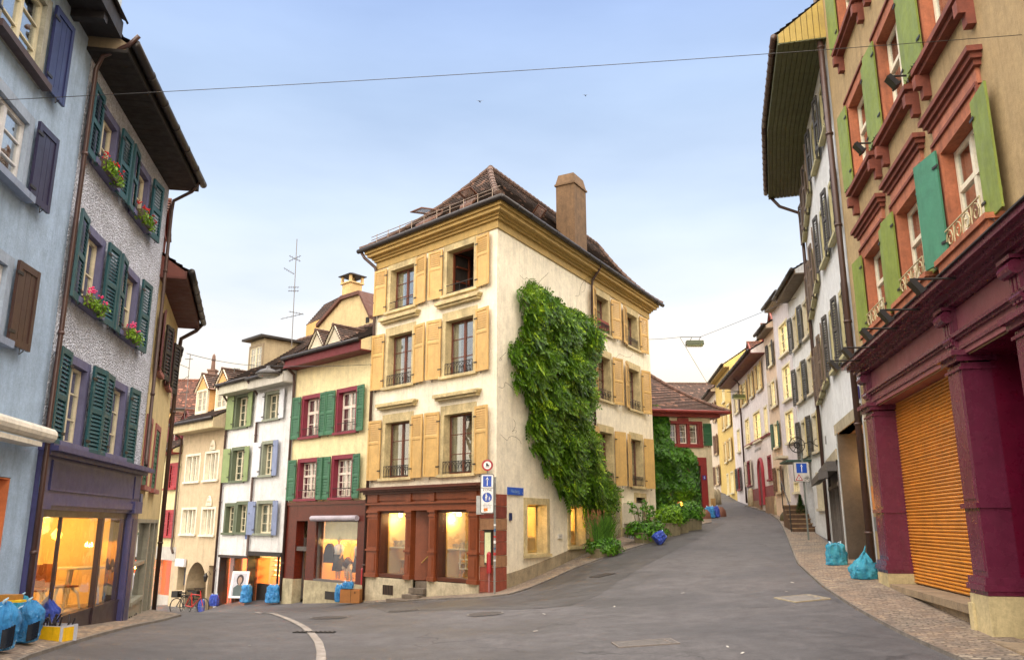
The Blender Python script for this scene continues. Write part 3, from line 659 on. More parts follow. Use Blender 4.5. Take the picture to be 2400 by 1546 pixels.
# ------------------------------------------------------------------ the cream corner house at the fork
CREAM = M('F6EDD4', 'plaster', .85, k=.9, var=.12); OCHRE = M('DCB46E', 'paint', .55, k=.85, var=.08); TRIM = M('DCC894', 'stone', .7, k=.85); SASHB = M('6A3520', 'paint', .4)
hc = House('cream corner house at the fork with ochre shutters and a wooden shopfront', C1, 0, 6.27, -1.6, 11.3, CREAM, name='corner_house', loc=C1.P(0, -.21, 0))
h = hc
u_c2 = 13.46; holesC2 = []
h.faces.append((C2, 0.003, u_c2, holesC2))
Bk = Vector(C1.P(6.27, 0, 0)); Ck = Vector(C2.P(u_c2, 0, 0)); Ak = Vector(C1.P(0, 0, 0)); Dk = Bk+(Ck-Ak)
def q4(p, q, z0, z1): return [(p.x, p.y, z0), (q.x, q.y, z0), (q.x, q.y, z1), (p.x, p.y, z1)]
h.extra += [q4(Bk, Dk, -1.6, 11.3), q4(Ck, Dk, -1.6, 11.3), [(p.x, p.y, 11.28) for p in (Ak, Bk, Dk, Ck)]]
cols_ = [(1.05, 2.36), (4.09, 5.41)]
for (u0, u1) in cols_:
    for ri, (z0, z1) in enumerate(((9.0, 10.5), (6.3, 8.1), (3.2, 5.05))):
        op = (ri == 0 and u0 < 2)
        w = window(h, (u0, u1, z0, z1), TRIM, SASHB, tw=.17, d=.26, rows=3 if ri else 3, cols=2, cur='' if op else 'ab', curfrac=.22, sill=.09, head=.12)
        if op:                               # the casements of this window stand open inwards
            for ch in list(w.children):
                if ch.name.startswith(('frame', 'pane')): bpy.data.objects.remove(ch)
            fb = MB(); fb.bx(C1.P, u0, u0+.06, z0, z1, -.3, -.24); fb.bx(C1.P, u1-.06, u1, z0, z1, -.3, -.24); fb.bx(C1.P, u0+.06, u1-.06, z1-.06, z1, -.3, -.243)
            for uu in (u1-.1,):
                for zz in (z0, z0+.5, z0+1.0, z1-.06): fb.bx(C1.P, uu-.03, uu+.03, zz, zz+.05, -.85, -.33)
                fb.bx(C1.P, uu-.033, uu+.033, z0, z1, -.9, -.85)
            fb.build('frame', SASHB, w)
        railing(w, C1, u0+.0, u1-.0, z0+.02, z0+.38 if ri else z0+.3, .035, IRON, 'arc' if ri else 'bar')
        for uh, dr in ((u1+.17, 1), (u0-.17, -1)):
            shutter(h, C1, uh, z0-.06, z1+.12, .64, dr, OCHRE, 'top', 5+rnd.random()*5)
        if ri: h.part('cornice', [(u0-.32, u1+.32, z1+.46, z1+.54, 0, .16), (u0-.36, u1+.36, z1+.54, z1+.6, 0, .24), (u0-.4, u1+.4, z1+.6, z1+.66, 0, .2)], TRIM, C1, w)
def cbx(x0, y0, x1, y1): return C2.box(x0, y0, x1, y1)
c2w = [((1399.6, 682, 1429.4, 769), 0), ((1466.5, 714.6, 1492, 805), 0), ((1406.5, 829, 1436.7, 942), 1), ((1472, 857.5, 1498, 960), 1), ((1413.3, 1006.5, 1445.5, 1123), 2), ((1481, 1024.6, 1506, 1133), 2)]
zr = [(9.02, 10.45), (6.35, 8.05), (3.2, 5.1)]; ur = [(7.55, 8.75), (10.75, 11.95)]
for (b, ri) in c2w:
    k = 0 if b[0] < 1450 else 1; u0, u1 = ur[k]; z0, z1 = zr[ri]
    w = window(h, (u0, u1, z0, z1), TRIM, SASHB, fac=C2, tw=.17, d=.3, rows=4 if ri else 3, holes=holesC2, cur='a', head=.1, sill=.07)
    railing(w, C2, u0, u1, z0+.02, z0+.38, .035, IRON, 'scroll' if ri == 1 else 'arc')
    if ri == 0 and k == 0: h.part('flower_trough', [(u0, u1, z0+.12, z0+.5, -.05, .02)], M('8A3A28'), C2, w)
    for uh, dr in ((u1+.17, 1), (u0-.17, -1)):
        shutter(h, C2, uh, z0-.06, z1+.12, .66, dr, OCHRE, 'flat' if ri == 2 else 'louver', 9+rnd.random()*8)
# ground-floor showcases on the side street
for b in ((1234.3, 1181, 1281, 1294.5), (1335.3, 1186, 1371, 1276)):
    u0, u1, z0, z1 = cbx(*b); 
    w = window(h, (u0, u1, z0, z1), TRIM, M('C8A860', 'paint', .5), fac=C2, tw=.2, d=.38, rows=1, mull=False, holes=holesC2, cur='', gl=GLs, sill=.05, lining=M('E0C078', 'plain', .8), back=1.0)
    h.part('shelf', [(u0+.02, u1-.02, z0+.45, z0+.48, -1.1, -.42)], M('D8C8A0'), C2, w)
    lb = MB()
    for i in range(9):
        uu = u0+.15+(u1-u0-.3)*i/8; hh = rnd.uniform(.06, .2); lb.lathe([(.001, 0), (.05, .0), (.06, hh*.4), (.02, hh*.8), (.025, hh)], C2.P(uu, z0+.485, -.6-rnd.random()*.3), 7)
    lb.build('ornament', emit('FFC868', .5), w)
    ld = bpy.data.lights.new('shop_light', 'POINT'); ld.energy = 26; ld.color = (1, .72, .32); ld.shadow_soft_size = .06
    lo = bpy.data.objects.new('shop_light', ld); col.objects.link(lo); lo.location = C2.P((u0+u1)/2, z1-.15, -.9)
    lm = MB(); lm.lathe([(.001, 0), (.05, .0), (.04, .1), (.001, .12)], C2.P((u0+u1)/2+.3, z1-.14, -.9), 8); lm.build('lamp', emit('FFE0A0', 6), w)
# entrance door and iron gate
u0, u1, z0, z1 = cbx(1437, 1160, 1452, 1282); z0 = 1.02; u0, u1 = 8.45, 9.35
holesC2.append((u0, u1, z0, z1, .5)); h.part('door', [(u0+.05, u1-.05, z0, z1-.05, -.35, -.3), (u0+.15, u1-.15, z0+.15, z0+.9, -.3, -.285), (u0+.15, u1-.15, z0+1.05, z1-.2, -.3, -.285)], M('C99A45', 'paint', .5), C2)
h.part('door_frame', [(u0-.16, u0, z0, z1+.16, -.3, .03), (u1, u1+.16, z0, z1+.16, -.3, .03), (u0, u1, z1, z1+.16, -.3, .028)], TRIM, C2)
u0, u1, z0, z1 = 11.1, 12.1, 1.45, 2.75
holesC2.append((u0, u1, z0, z1, .6)); h.part('door_frame', [(u0-.18, u0, z0, z1+.18, -.3, .03), (u1, u1+.18, z0, z1+.18, -.3, .03), (u0, u1, z1, z1+.18, -.3, .028)], TRIM, C2)
gb = MB()
for i in range(9): gb.tube([C2.P(u0+.05+i*.112, z0, -.1), C2.P(u0+.05+i*.112, z1, -.1)], .011, 4)
for z in (z0+.1, z0+.7, z1-.1): gb.tube([C2.P(u0, z, -.1), C2.P(u1, z, -.1)], .014, 4)
gb.build('iron_gate', M('33241E', 'metalpaint'), h.root)
# letter box cabinet on the wall
mbx = MB(); u0, u1 = 9.75, 10.65; z0, z1 = 1.72, 2.5
mbx.bx(C2.P, u0, u1, z0, z1, 0, .42); mo = mbx.build('letterbox', M('CFC8B4', 'metalpaint', .5), None)
tag(mo, 'pale grey letter box cabinet hanging on the cream side wall beside the iron gate', 'letter box'); centre(mo, C2.P(u0, z0, 0))
lb = MB()
for j in range(5):
    for i in range(2): lb.bx(C2.P, u1+.004, u1+.02, z0+.06+j*.145, z0+.18+j*.145, .03+i*.2, .2+i*.2)
lb.build('flap', M('77746C', 'metalpaint', .4), mo)
# plinth following the slope
pb = MB(); n = 18
for i in range(n):
    a, b = .56+(u_c2-.56)*i/n, .56+(u_c2-.56)*(i+1)/n
    if 8.25 < (a+b)/2 < 9.5 or 10.95 < (a+b)/2 < 12.3: continue
    za, zb = [gz(*C2.P(q, 0)[:2])+.45-.012*q for q in (a, b)]
    pb.hexa([C2.P((a, b)[i_ & 1], (-1.6, (za, zb)[i_ & 1])[i_ >> 1 & 1], (-.02, .022)[i_ >> 2]) for i_ in range(8)])
pb.build('plinth', M('B8A888', 'stone', .85, k=.75), h.root)
# corner blocks of red and buff sandstone
cm = [M('A8523A', 'stone', .8, k=.8), M('B88860', 'stone', .8, k=.8), M('8A3C2C', 'stone', .8, k=.8)]
cb = MB(); zs_ = [-.7, -.2, .12, .5, .82, 1.2, 1.52, 1.85, 2.2, 2.55]; mi_ = [2, 0, 0, 1, 0, 0, 1, 2, 0]
def mitre(n, f1=C1, f2=C2):
    p = Vector(f1.P(0, 0, n)); d = Vector((f1.dx, f1.dy, 0)); q = Vector(f2.P(0, 0, n)); e = Vector((f2.dx, f2.dy, 0))
    k = d.x*e.y-d.y*e.x; t = ((q.x-p.x)*e.y-(q.y-p.y)*e.x)/k; return p+d*t
def band(mb, ua, ub, z0, z1, n0, n1, mi=0):
    a, b = mitre(n1), mitre(n0)
    pts = [C1.P(ua, z0, n1), (a.x, a.y, z0), C2.P(ub, z0, n1), C2.P(ub, z0, n0), (b.x, b.y, z0), C1.P(ua, z0, n0)]
    mb.prism(pts, (0, 0, z1-z0), mi)
for a, b, m_ in zip(zs_, zs_[1:], mi_): band(cb, .66, .55, a+.006, b-.006, -.05, .03+.008*(m_ % 2), m_)
cb.build('corner_stones', cm, h.root)
# main cornice and gutter
kb = MB()
band(kb, 6.27, u_c2, 10.72, 10.98, -.1, .05); band(kb, 6.29, u_c2+.02, 10.98, 11.06, -.1, .14); band(kb, 6.33, u_c2+.06, 11.06, 11.14, -.1, .22)
band(kb, 6.4, u_c2+.12, 11.14, 11.25, -.1, .38); band(kb, 6.46, u_c2+.2, 11.25, 11.38, -.1, .46)
kb.build('cornice', M('C9A860', 'paint', .6, k=.8), h.root)
gb = MB(); m_ = mitre(.56); gp_ = [C1.P(6.75, 11.42, .54), (m_.x, m_.y, 11.42), C2.P(u_c2+.5, 11.42, .54)]
for a, b in zip(gp_, gp_[1:]): gb.tube([tuple(Vector(a).lerp(Vector(b), i/8)) for i in range(9)], .085, 10)
for a, b in zip(gp_, gp_[1:]):
    nn = int((Vector(b)-Vector(a)).length/.9)
    for i in range(1, nn): p = Vector(a).lerp(Vector(b), i/nn); gb.tube([p, p.lerp(Vector(b), .006)], .096, 10)
gb.build('gutter', LEAD, h.root, smooth=True)
# hipped roof with flared eaves
A = mitre(.5); A.z = 11.46; B = Vector(C1.P(6.27+.42, 11.46, .5)); Cc = Vector(C2.P(u_c2+.5, 11.46, .5)); Dd = B+(Cc-A)
Pk = Vector((-.82, 27.9, 14.5)); Qk = Vector((-.82+.494*9.9, 27.9+.87*9.9, 14.5))
rb = MB(); KF = .42
roof_slope(rb, B, A, Pk, Pk, KF, 30); roof_slope(rb, A, Cc, Pk, Qk, KF, 30); roof_slope(rb, Cc, Dd, Qk, Qk, KF, 30); roof_slope(rb, B, Dd, Pk, Qk, KF, 12)
def hipline(a, b, n=14): 
    out = []
    for i in range(n+1): t = i/n; p = a.lerp(b, t); p.z = a.z+(b.z-a.z)*((1-KF)*t+KF*t*t)+.04; out.append(p)
    return out
ridge(rb, hipline(A, Pk), .12); ridge(rb, hipline(Cc, Qk), .12); ridge(rb, hipline(B, Pk), .1); ridge(rb, [Pk+Vector((0, 0, .04)), Qk+Vector((0, 0, .04))], .12)
rb.build('roof', TILE, h.root, recalc=False)
def rpt(E0, E1, T0, T1, s_, t, up=0):
    a, b = E0.lerp(T0, t), E1.lerp(T1, t); p = a.lerp(b, s_); p.z = E0.z+(T0.z-E0.z)*((1-KF)*t+KF*t*t)+up; return p
for nm, (E0, E1, T0, T1), s_, t in (('skylight', (B, A, Pk, Pk), .34, .2), ('skylight', (B, A, Pk, Pk), .72, .26), ('skylight', (A, Cc, Pk, Qk), .22, .22)):
    p = rpt(E0, E1, T0, T1, s_, t, .05); q = rpt(E0, E1, T0, T1, s_, t+.16, .05); ax = (E1-E0).normalized(); sl = (q-p).normalized(); up = Vector((0, 0, 1))
    m = MB(); m.bx(lambda a, b, c: p+ax*a+sl*b+up*c, -.3, .3, 0, .75, -.05, .07)
    hg = p+sl*.75+up*.09; dn = (sl*-1*.72+up*.42).normalized()
    for a0, a1, b0, b1 in ((-.32, -.25, 0, .8), (.25, .32, 0, .8), (-.25, .25, 0, .07), (-.25, .25, .73, .8)): m.bx(lambda a, b, c: hg+ax*a+dn*b+ax.cross(dn)*c, a0, a1, b0, b1, -.02, .02)
    so = m.build('skylight', M('6A4632', 'metalpaint', .5), h.root); g_ = MB(); g_.bx(lambda a, b, c: hg+ax*a+dn*b+ax.cross(dn)*c, -.26, .26, .06, .74, -.005, .005); g_.build('pane', GL, so)
sg = MB()                                    # snow guard rails
for t, up in ((.085, .22), (.085, .34)):
    sg.tube([rpt(B, A, Pk, Pk, i/10, t, up) for i in range(11)], .014, 5)
for i in range(1, 11): sg.tube([rpt(B, A, Pk, Pk, i/10-.05, t, .0), rpt(B, A, Pk, Pk, i/10-.05, t, .38)], .014, 5)
sg.build('snow_guard', M('8A7A6A', 'metalpaint', .4, metal=.5), h.root)
cu, cz = C2.uz(1343, 566, -.75); px_, py_, _ = C2.P(cu, 0, -.8)
chimney(h.root, px_, py_, 11.6, 14.85, 1.12, .8, M('7E6244', 'stone', .9, k=.7, sc_=1.5), math.atan2(C2.dy, C2.dx))
downpipe(h, [C1.P(6.6, 11.36, .5), C1.P(6.5, 11.15, .42), C1.P(6.24, 10.8, .12), C1.P(6.2, 10.6, .09), C1.P(6.2, -.75, .09)], .055)
du = C2.uz(1386, 800)[0]
downpipe(h, [C2.P(du-.05, 11.4, .5), C2.P(du-.05, 11.2, .4), C2.P(du, 10.85, .1), C2.P(du, 10.6, .08), C2.P(du, 1.0, .08)], .05)
# --- wooden shopfront
WOOD = M('924C2A', 'paint', .45, k=.85, var=.1); WOODD = M('5E2E18', 'paint', .45, k=.85)
U = lambda px, py=1280: C1.uz(px, py)[0]
pil = [(U(888), U(866)), (U(967), U(954.6)), (U(1023), U(1009.5)), (U(1130), U(1103))]
win_ = [(U(954.6), U(888)), (U(1103), U(1023))]; door_ = (U(1009.5), U(967))
pil = [(pil[0][0], 6.12)]+pil[1:3]+[(.7, pil[3][1])]
ztop = 2.84; zc = 2.12; z0 = 0.0
h.holes.append((.72, 6.1, z0, ztop-.1, 0))
sf = h.part('shopfront', [(.6, 6.27, 2.45, ztop-.12, -.05, .1)], WOOD)
for a, b in pil:
    fb = [(a, b, .12, zc, -.3, .1), (a-.03, b+.03, 0, .12, -.3, .14), (a-.03, b+.03, .83, .89, .0, .14), (a-.02, b+.02, zc-.2, zc-.14, .0, .13), (a-.04, b+.04, zc-.06, zc, .0, .15), (a+.0, b-.0, 2.4, 2.72, 0, .14)]
    k = max(2, int((b-a-.08)/.05))
    for i in range(k): fb.append((a+.05+i*(b-a-.1)/k, a+.05+(i+.55)*(b-a-.1)/k, .98, zc-.28, .1, .115))
    fb.append((a+.07, b-.07, .2, .74, .1, .12))
    h.part('pilaster', fb, WOOD, None, sf)
h.part('entablature', [(.62, 6.2, zc, zc+.06, -.3, .12), (.62, 6.2, zc+.06, zc+.2, -.3, .08), (.6, 6.22, zc+.2, zc+.26, -.3, .15), (.62, 6.2, zc+.26, 2.45, -.3, .06)], WOOD, None, sf)
h.part('cornice', [(.55, 6.3, 2.66, 2.74, -.02, .2), (.5, 6.36, 2.74, 2.8, -.02, .3), (.45, 6.45, 2.8, 2.86, -.02, .38), (.45, 6.45, 2.86, 2.89, -.02, .3)], M('5A2A18', 'paint', .5), None, sf)
INT = M('E8C070', 'plain', .8, k=.9); INTD = M('6A4A30', 'plain', .9)
shoproom(h, C1, .85, 6.08, .02, zc, .35, 1.5, M('8A6238', 'plain', .85), M('7A5A38'), sf, 32, (1, .72, .3), [(2.5, 1.85, -.6), (5.3, 1.85, -.6)])
for a, b in win_:
    w = h.part('show_window', [(a, a+.07, .1, zc, -.3, .02), (b-.1, b, .1, zc, -.3, .02), (a+.07, b-.1, zc-.08, zc, -.3, .018), (a+.07, b-.1, .02, .12, -.3, .05)], WOODD, None, sf)
    h.part('pane', [(a+.07, b-.1, .12, zc-.08, -.17, -.165)], GLs, None, w)
    h.part('display_panel', [(b+.0, b+.05, .05, zc, -1.45, -.38), (a, b, .02, .1, -1.4, -.4)], INT, None, w)
    h.part('shelf', [(a+.35, b-.0, .92, .96, -.8, -.45), (a+.5, b-.0, .5, .53, -1.2, -.9)], M('F0DCA8'), None, w)
    ib = MB()
    for i in range(5):
        uu = a+.55+i*(b-a-.6)/5; s_ = rnd.uniform(.1, .2); ib.bx(C1.P, uu, uu+s_, .965, .965+s_*1.2, -.7, -.55, 0)
    for i in range(4):
        uu = a+.6+i*(b-a-.6)/4; ib.lathe([(.001, 0), (.07, .02), (.05, .12), (.015, .2), (.001, .3)], C1.P(uu, .1, -.7-.1*(i % 2)), 8, 1)
    ib.build('ornament', [M('B8A070'), M('D89030', 'metalpaint', .35)], w)
    pl = MB()
    for k in range(26):
        th = rnd.uniform(0, 6.28); el_ = rnd.uniform(.3, 1.3); l_ = rnd.uniform(.2, .38); c0 = Vector(C1.P(a+.75, .97 if a < 2 else 1.15, -.75)); d_ = Vector((math.cos(th)*math.cos(el_), math.sin(th)*math.cos(el_), math.sin(el_)))
        s2 = d_.cross(Vector((0, 0, 1))).normalized()*.025; pl.face([c0, c0+d_*l_*.5+s2, c0+d_*l_-Vector((0, 0, .08)), c0+d_*l_*.5-s2])
    pl.build('pot_plant', M('1E2A12', 'plain', .7), w, recalc=False)
    lm = MB(); lm.lathe([(.03, .18), (.07, .16), (.07, .02), (.001, 0)], C1.P(b-.35, zc-.2, -.6), 10); lm.build('lamp', emit('FFE2A0', 7), w)
# white lattice in the right show window
a, b = win_[0] if win_[0][0] < win_[1][0] else win_[1]
lat = [(a+.3, a+1.1, .35, .38, -.6, -.57), (a+.3, a+1.1, .62, .65, -.6, -.57), (a+.3, a+1.1, .88, .91, -.6, -.57)]+[(a+.3+i*.26, a+.33+i*.26, .35, .91, -.605, -.565) for i in range(4)]
h.part('display_rack', lat, M('F4E2B8'), None, sf)
# recessed door and its steps
a, b = door_; zd = -.02
h.holes.append((a, b, -.28, .001, 0))
dr = MB(); 
def dfn(q, z, t): p = Vector(C1.P(b-.02, z, -.1)).lerp(Vector(C1.P(a+.22, z, -.75)), q); nrm = Vector((-(C1.P(a, 0, -.75)[1]-C1.P(b, 0, -.1)[1]), C1.P(a, 0, -.75)[0]-C1.P(b, 0, -.1)[0], 0)).normalized(); return (p.x-nrm.x*t, p.y-nrm.y*t, z)
dr.bx(dfn, 0, 1, zd, zc, -.02, .02)
for q0, q1, za, zb in ((.2, .8, .18, .85), (.2, .8, .98, zc-.2)):
    dr.bx(dfn, q0, q1, za, zb, -.035, -.02); dr.bx(dfn, q0, q1, za, zb, .02, .035)
dro = dr.build('door', WOOD, sf)
hb = MB(); hb.tube([dfn(.25, .5, .09), dfn(.85, 1.05, .09)], .022, 6); hb.tube([dfn(.25, .5, -.09), dfn(.85, 1.05, -.09)], .022, 6); hb.build('handrail', BRASS, dro)
h.part('door_jamb', [(a+.02, a+.2, zd, zc, -.8, -.7), (a+.01, a+.06, zd, zc, -.7, -.02)], WOODD, None, sf)
h.part('door_step', [(a+.08, b-.05, -.28, -.05, -.75, -.1), (a+.12, b-.05, -.4, -.24, -.1, .16), (a+.12, b+.0, -.55, -.42, -.1, .38), (a-.15, b+.35, -.66, -.55, -.1, .72)], M('7A6E60', 'stone', .85), None)
h.part('plinth', [(.68, a+.08, -1.6, -.005, -.02, .06), (b-.04, 6.2, -1.6, -.005, -.02, .06)], M('DCCFAE', 'stone', .85, k=.85, sc_=.7))
gu = [U(925, 1375), U(902, 1375)]
h.part('cellar_grate', [(gu[0], gu[1], -.52, -.22, .061, .064)], M('17120F', 'plain')); h.part('grate_bars', [(gu[0]+(gu[1]-gu[0])*i/6, gu[0]+(gu[1]-gu[0])*i/6+.02, -.52, -.22, .064, .075) for i in range(7)], M('5A4636'))
h.finish(box=False)
# ------------------------------------------------------------------ left side: pebbledash house with the café, blue house, narrow cream house
LAV = M('73739A', 'paint', .6, k=.75); GRN = M('1A545C', 'paint', .5, k=.85); BONE = M('DCD2B4', 'paint', .5)
RED = M('8E2430', 'paint', .5, k=.8)
h = House('white pebbledash house with teal louvered shutters above a café front', L, 0, 5.22, -.8, 8.87, M('E6ECFA', 'dash', .9, k=.98), depth=7)
for (z0, z1), tf in (((7.33, 8.3), 'C'), ((5.05, 6.2), 'C'), ((2.87, 4.08), 'G')):
    for (u0, u1) in ((.58, 1.46), (2.72, 3.6)):
        w = window(h, (u0, u1, z0, z1), LAV, BONE, tw=.13, d=.09, rows=3 if z0 < 4 else 2, cols=2, cur='ab' if z0 < 7 else 'b', sill=.1, sillmat=LAV)
        for uh, dr in ((u1+.1, 1), (u0-.06, -1)):
            if dr > 0 and u0 > 2: uh = u1+.12
            shutter(h, L, uh, z0-.1, z1+.12, .52, dr, GRN, 'louver', 2+rnd.random()*5, n0=.07, pitch=.06)
# café front
SF = M('48487C', 'paint', .4, k=.8, var=.04)
h.holes.append((.28, 4.72, -.8, 1.9, 0))
sf = h.part('shopfront', [(.0, 5.15, 1.9, 2.66, -.1, .06), (.0, .28, -.5, 1.9, -.3, .07), (4.72, 5.18, -.5, 1.9, -.3, .07)], SF)
h.part('entablature', [(.0, 5.2, 1.96, 2.08, .0, .1), (.36, 4.55, 2.17, 2.6, .06, .085), (.4, 4.5, 2.2, 2.57, .085, .06+.0), (.08, .26, 2.17, 2.6, .06, .08), (-.02, .34, 1.9, 2.12, 0, .13), (4.66, 5.2, 1.9, 2.12, 0, .13), (4.7, 5.1, 2.17, 2.6, .06, .08)], SF, None, sf)
h.part('cornice', [(-.02, 5.22, 2.64, 2.7, 0, .16), (-.05, 5.3, 2.7, 2.77, 0, .27), (-.05, 5.3, 2.77, 2.8, 0, .2)], SF, None, sf)
h.part('pilaster', [(.06, .22, -.2, 1.8, .07, .085)], M('3A3858', 'paint', .4), None, sf); h.part('pilaster', [(4.82, 5.08, -.2, 1.8, .07, .085), (4.7, 5.22, -.6, -.18, .07, .13)], M('3A3858', 'paint', .4), None, sf)
BR = M('3A2A30', 'paint', .35, k=.8)
h.part('stall_riser', [(.28, 4.72, -.7, .28, -.3, -.01), (1.25, 1.29, -.6, .28, -.01, .01), (3.16, 3.25, -.6, .28, -.01, .02)], BR, None, sf)
h.part('window_frame', [(.28, 4.72, 1.8, 1.9, -.3, -.01), (1.25, 1.29, .28, 1.8, -.06, -.01), (3.16, 3.25, .28, 1.8, -.07, .02), (4.6, 4.72, .28, 1.8, -.2, -.03), (.28, 4.72, .28, .32, -.1, -.0)], BR, None, sf)
h.part('pane', [(.29, 4.7, .3, 1.85, -.04, -.035)], GLs, None, sf)
shoproom(h, L, .25, 5.1, .22, 1.9, .1, 3.4, M('F0D090', 'plain', .8), M('D8C8B0'), sf, 34, (1, .6, .2), [(2.2, 1.62, -1.3), (4.1, 1.62, -1.2), (1.0, 1.4, -2.2)])
lm = MB()
for uu, nn in ((2.55, -1.0), (3.75, -.9)):
    lm.lathe([(.001, 1.42), (.07, 1.45), (.09, 1.52), (.05, 1.58), (.02, 1.62)], L.P(uu, 0, nn), 12); lm.tube([L.P(uu, 1.6, nn), L.P(uu, 1.9, nn)], .008, 4)
lm.build('pendant_lamp', emit('FFD24A', 5), sf); h.part('light_track', [(.4, 4.6, 1.8, 1.82, -.62, -.59)], IRON, None, sf)
h.part('wall_frieze', [(1.2+i*.11, 1.27+i*.11, .98, 1.0+.02*(i % 3), -3.39, -3.38) for i in range(32)], M('4A3A20'), None, sf)
h.part('house_number', [(-.01, .13, 2.2, 2.34, .06, .075)], M('5A7AA0', 'paint', .4))
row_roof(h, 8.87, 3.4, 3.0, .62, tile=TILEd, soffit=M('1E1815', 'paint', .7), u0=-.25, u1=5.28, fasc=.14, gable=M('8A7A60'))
downpipe(h, [L.P(5.0, 8.95, .66), L.P(5.1, 8.75, .5), L.P(5.2, 8.55, .12), L.P(5.2, 8.3, .1), L.P(5.2, 3.0, .1), L.P(5.05, 2.85, .16)], .036)
downpipe(h, [L.P(-.3, 9.1, .75), L.P(-.25, 8.95, .6), L.P(-.12, 8.8, .2), L.P(-.05, 8.6, .1), L.P(-.05, 3.0, .1), L.P(-.05, 2.8, .12), L.P(-.04, -.1, .12)], .036, M('4A322C', 'metalpaint', .4))
h.finish()
WHITEC = M('E0D8C0', 'paint', .5)
# café furniture
def cafe_table(u, n, lab):
    x, y, _ = L.P(u, 0, n); t = thing('cafe_table', lab, 'table', (x, y, .22)); m = MB(); m.lathe([(.001, .9), (.42, .9), (.42, .93), (.001, .93)], (x, y, .0), 20); m.build('tabletop', WHITEC, t)
    for k in range(3):
        th = k*2.1+.4; g_ = MB(); g_.tube([(x+.3*math.cos(th), y+.3*math.sin(th), .9), (x+.36*math.cos(th), y+.36*math.sin(th), .22)], [.035, .02], 6); g_.build('leg', WHITEC, t)
    return t
cafe_table(4.3, -.62, 'round white café table behind the right hand pane of the café front')
cafe_table(3.4, -1.6, 'round café table further back in the orange lit café')
def cafe_chair(u, n, rz, lab):
    x, y, _ = L.P(u, 0, n); z = .22; t = thing('cafe_chair', lab, 'chair', (x, y, z)); c, s_ = math.cos(rz), math.sin(rz)
    fn = lambda a, b, q: (x+a*c-b*s_, y+a*s_+b*c, z+q)
    m = MB(); m.bx(fn, -.2, .2, -.2, .2, .42, .45); m.build('seat', M('9A5A28', 'paint', .5), t)
    m = MB(); nn = 8
    for i in range(nn):
        a0, a1 = -.2+.4*i/nn, -.2+.4*(i+1)/nn; f0 = .2+.05*math.cos(a0*6); f1 = .2+.05*math.cos(a1*6)
        m.hexa([fn((a0, a1)[k & 1], (f0, f1)[k & 1]+(0, .02)[k >> 1 & 1], (.45, .82)[k >> 2]) for k in range(8)])
    m.build('backrest', M('9A5A28', 'paint', .5), t)
    for sx in (-1, 1):
        for sy in (-1, 1): m = MB(); m.tube([fn(sx*.12, sy*.12, .43), fn(sx*.2, sy*.2, .3), fn(sx*.25, sy*.24, 0)], [.03, .022, .016], 6); m.build('leg', WHITEC, t)
    return t
cafe_chair(3.35, -.6, 2.6, 'wooden café chair with pale splayed legs in the middle pane')
cafe_chair(2.5, -.75, .6, 'wooden café chair near the left end of the café window')
# narrow cream house
h = House('narrow cream house with closed green shutters beside the pebbledash house', L3, 0.05, 4.66, -1.4, 6.9, M('E2CE98', 'plaster', .85, k=.8), depth=7)
PINK = M('A8605A', 'paint', .6, k=.8); GRN2 = M('2E6A4E', 'paint', .55, k=.8); MAR = M('5A1E20', 'paint', .6)
for (u0, u1) in ((.25, 1.05), (1.95, 2.75)):
    w = window(h, (u0, u1, 2.45, 3.8), PINK, BONE, tw=.12, d=.1, cur='', sill=.08)
    for k in range(2):
        uu = u0 if k == 0 else u1; shutter(h, L3, uu, 2.46, 3.79, .395, 1 if k == 0 else -1, GRN2, 'louver', 0, n0=-.03, pitch=.08, hinge=False)
for (u0, u1) in ((.7, 1.4), (2.75, 3.45)):
    w = window(h, (u0, u1, 4.95, 6.1), PINK, M('B8A080'), tw=.12, d=.22, cur='ab', sill=.08)
    for uh, dr in ((u1+.12, 1), (u0-.12, -1)): shutter(h, L3, uh, 4.9, 6.15, .48, dr, MAR if dr < 0 else M('1E1A18', 'paint'), 'louver', 12, n0=.05, pitch=.08)
GREY = M('8A8878', 'metalpaint', .5); 
h.holes.append((.1, 3.9, -.5, 1.72, .0)); sf = h.part('shopfront', [(.0, 4.0, 1.72, 1.8, -.1, .06), (.1, 2.2, -1.2, .12, -.1, .02), (2.2, 2.4, -1.2, 1.72, -.1, .05), (3.2, 3.35, -1.2, 1.72, -.1, .05), (3.85, 4.0, -1.2, 1.72, -.1, .05), (.1, .3, .1, 1.72, -.1, .04)], GREY)
h.part('show_window', [(.3, 2.2, .85, .92, -.08, .03), (.3, 2.2, .1, .18, -.1, .06)], GREY, None, sf); h.part('pane', [(.3, 2.2, .15, 1.72, -.06, -.055)], GL, None, sf)
h.part('curtain', [(.3, 2.2, .2, 1.7, -.5, -.48)], M('A8A890', 'cloth'), None, sf)
h.part('door', [(2.4, 3.2, -1.2, 1.72, -.2, -.15), (2.5, 3.1, -.2, 1.4, -.15, -.13)], M('6E6A5A', 'paint', .5), None, sf); h.part('door_pane', [(2.55, 3.05, -.1, 1.35, -.129, -.125)], GL, None, sf)
h.part('back_wall', [(.1, 3.95, -1.2, 1.75, -1.2, -1.15)], ROOM, None, sf)
h.part('door', [(3.35, 3.85, -1.2, 1.6, -.3, -.25)], DARK, None, sf)
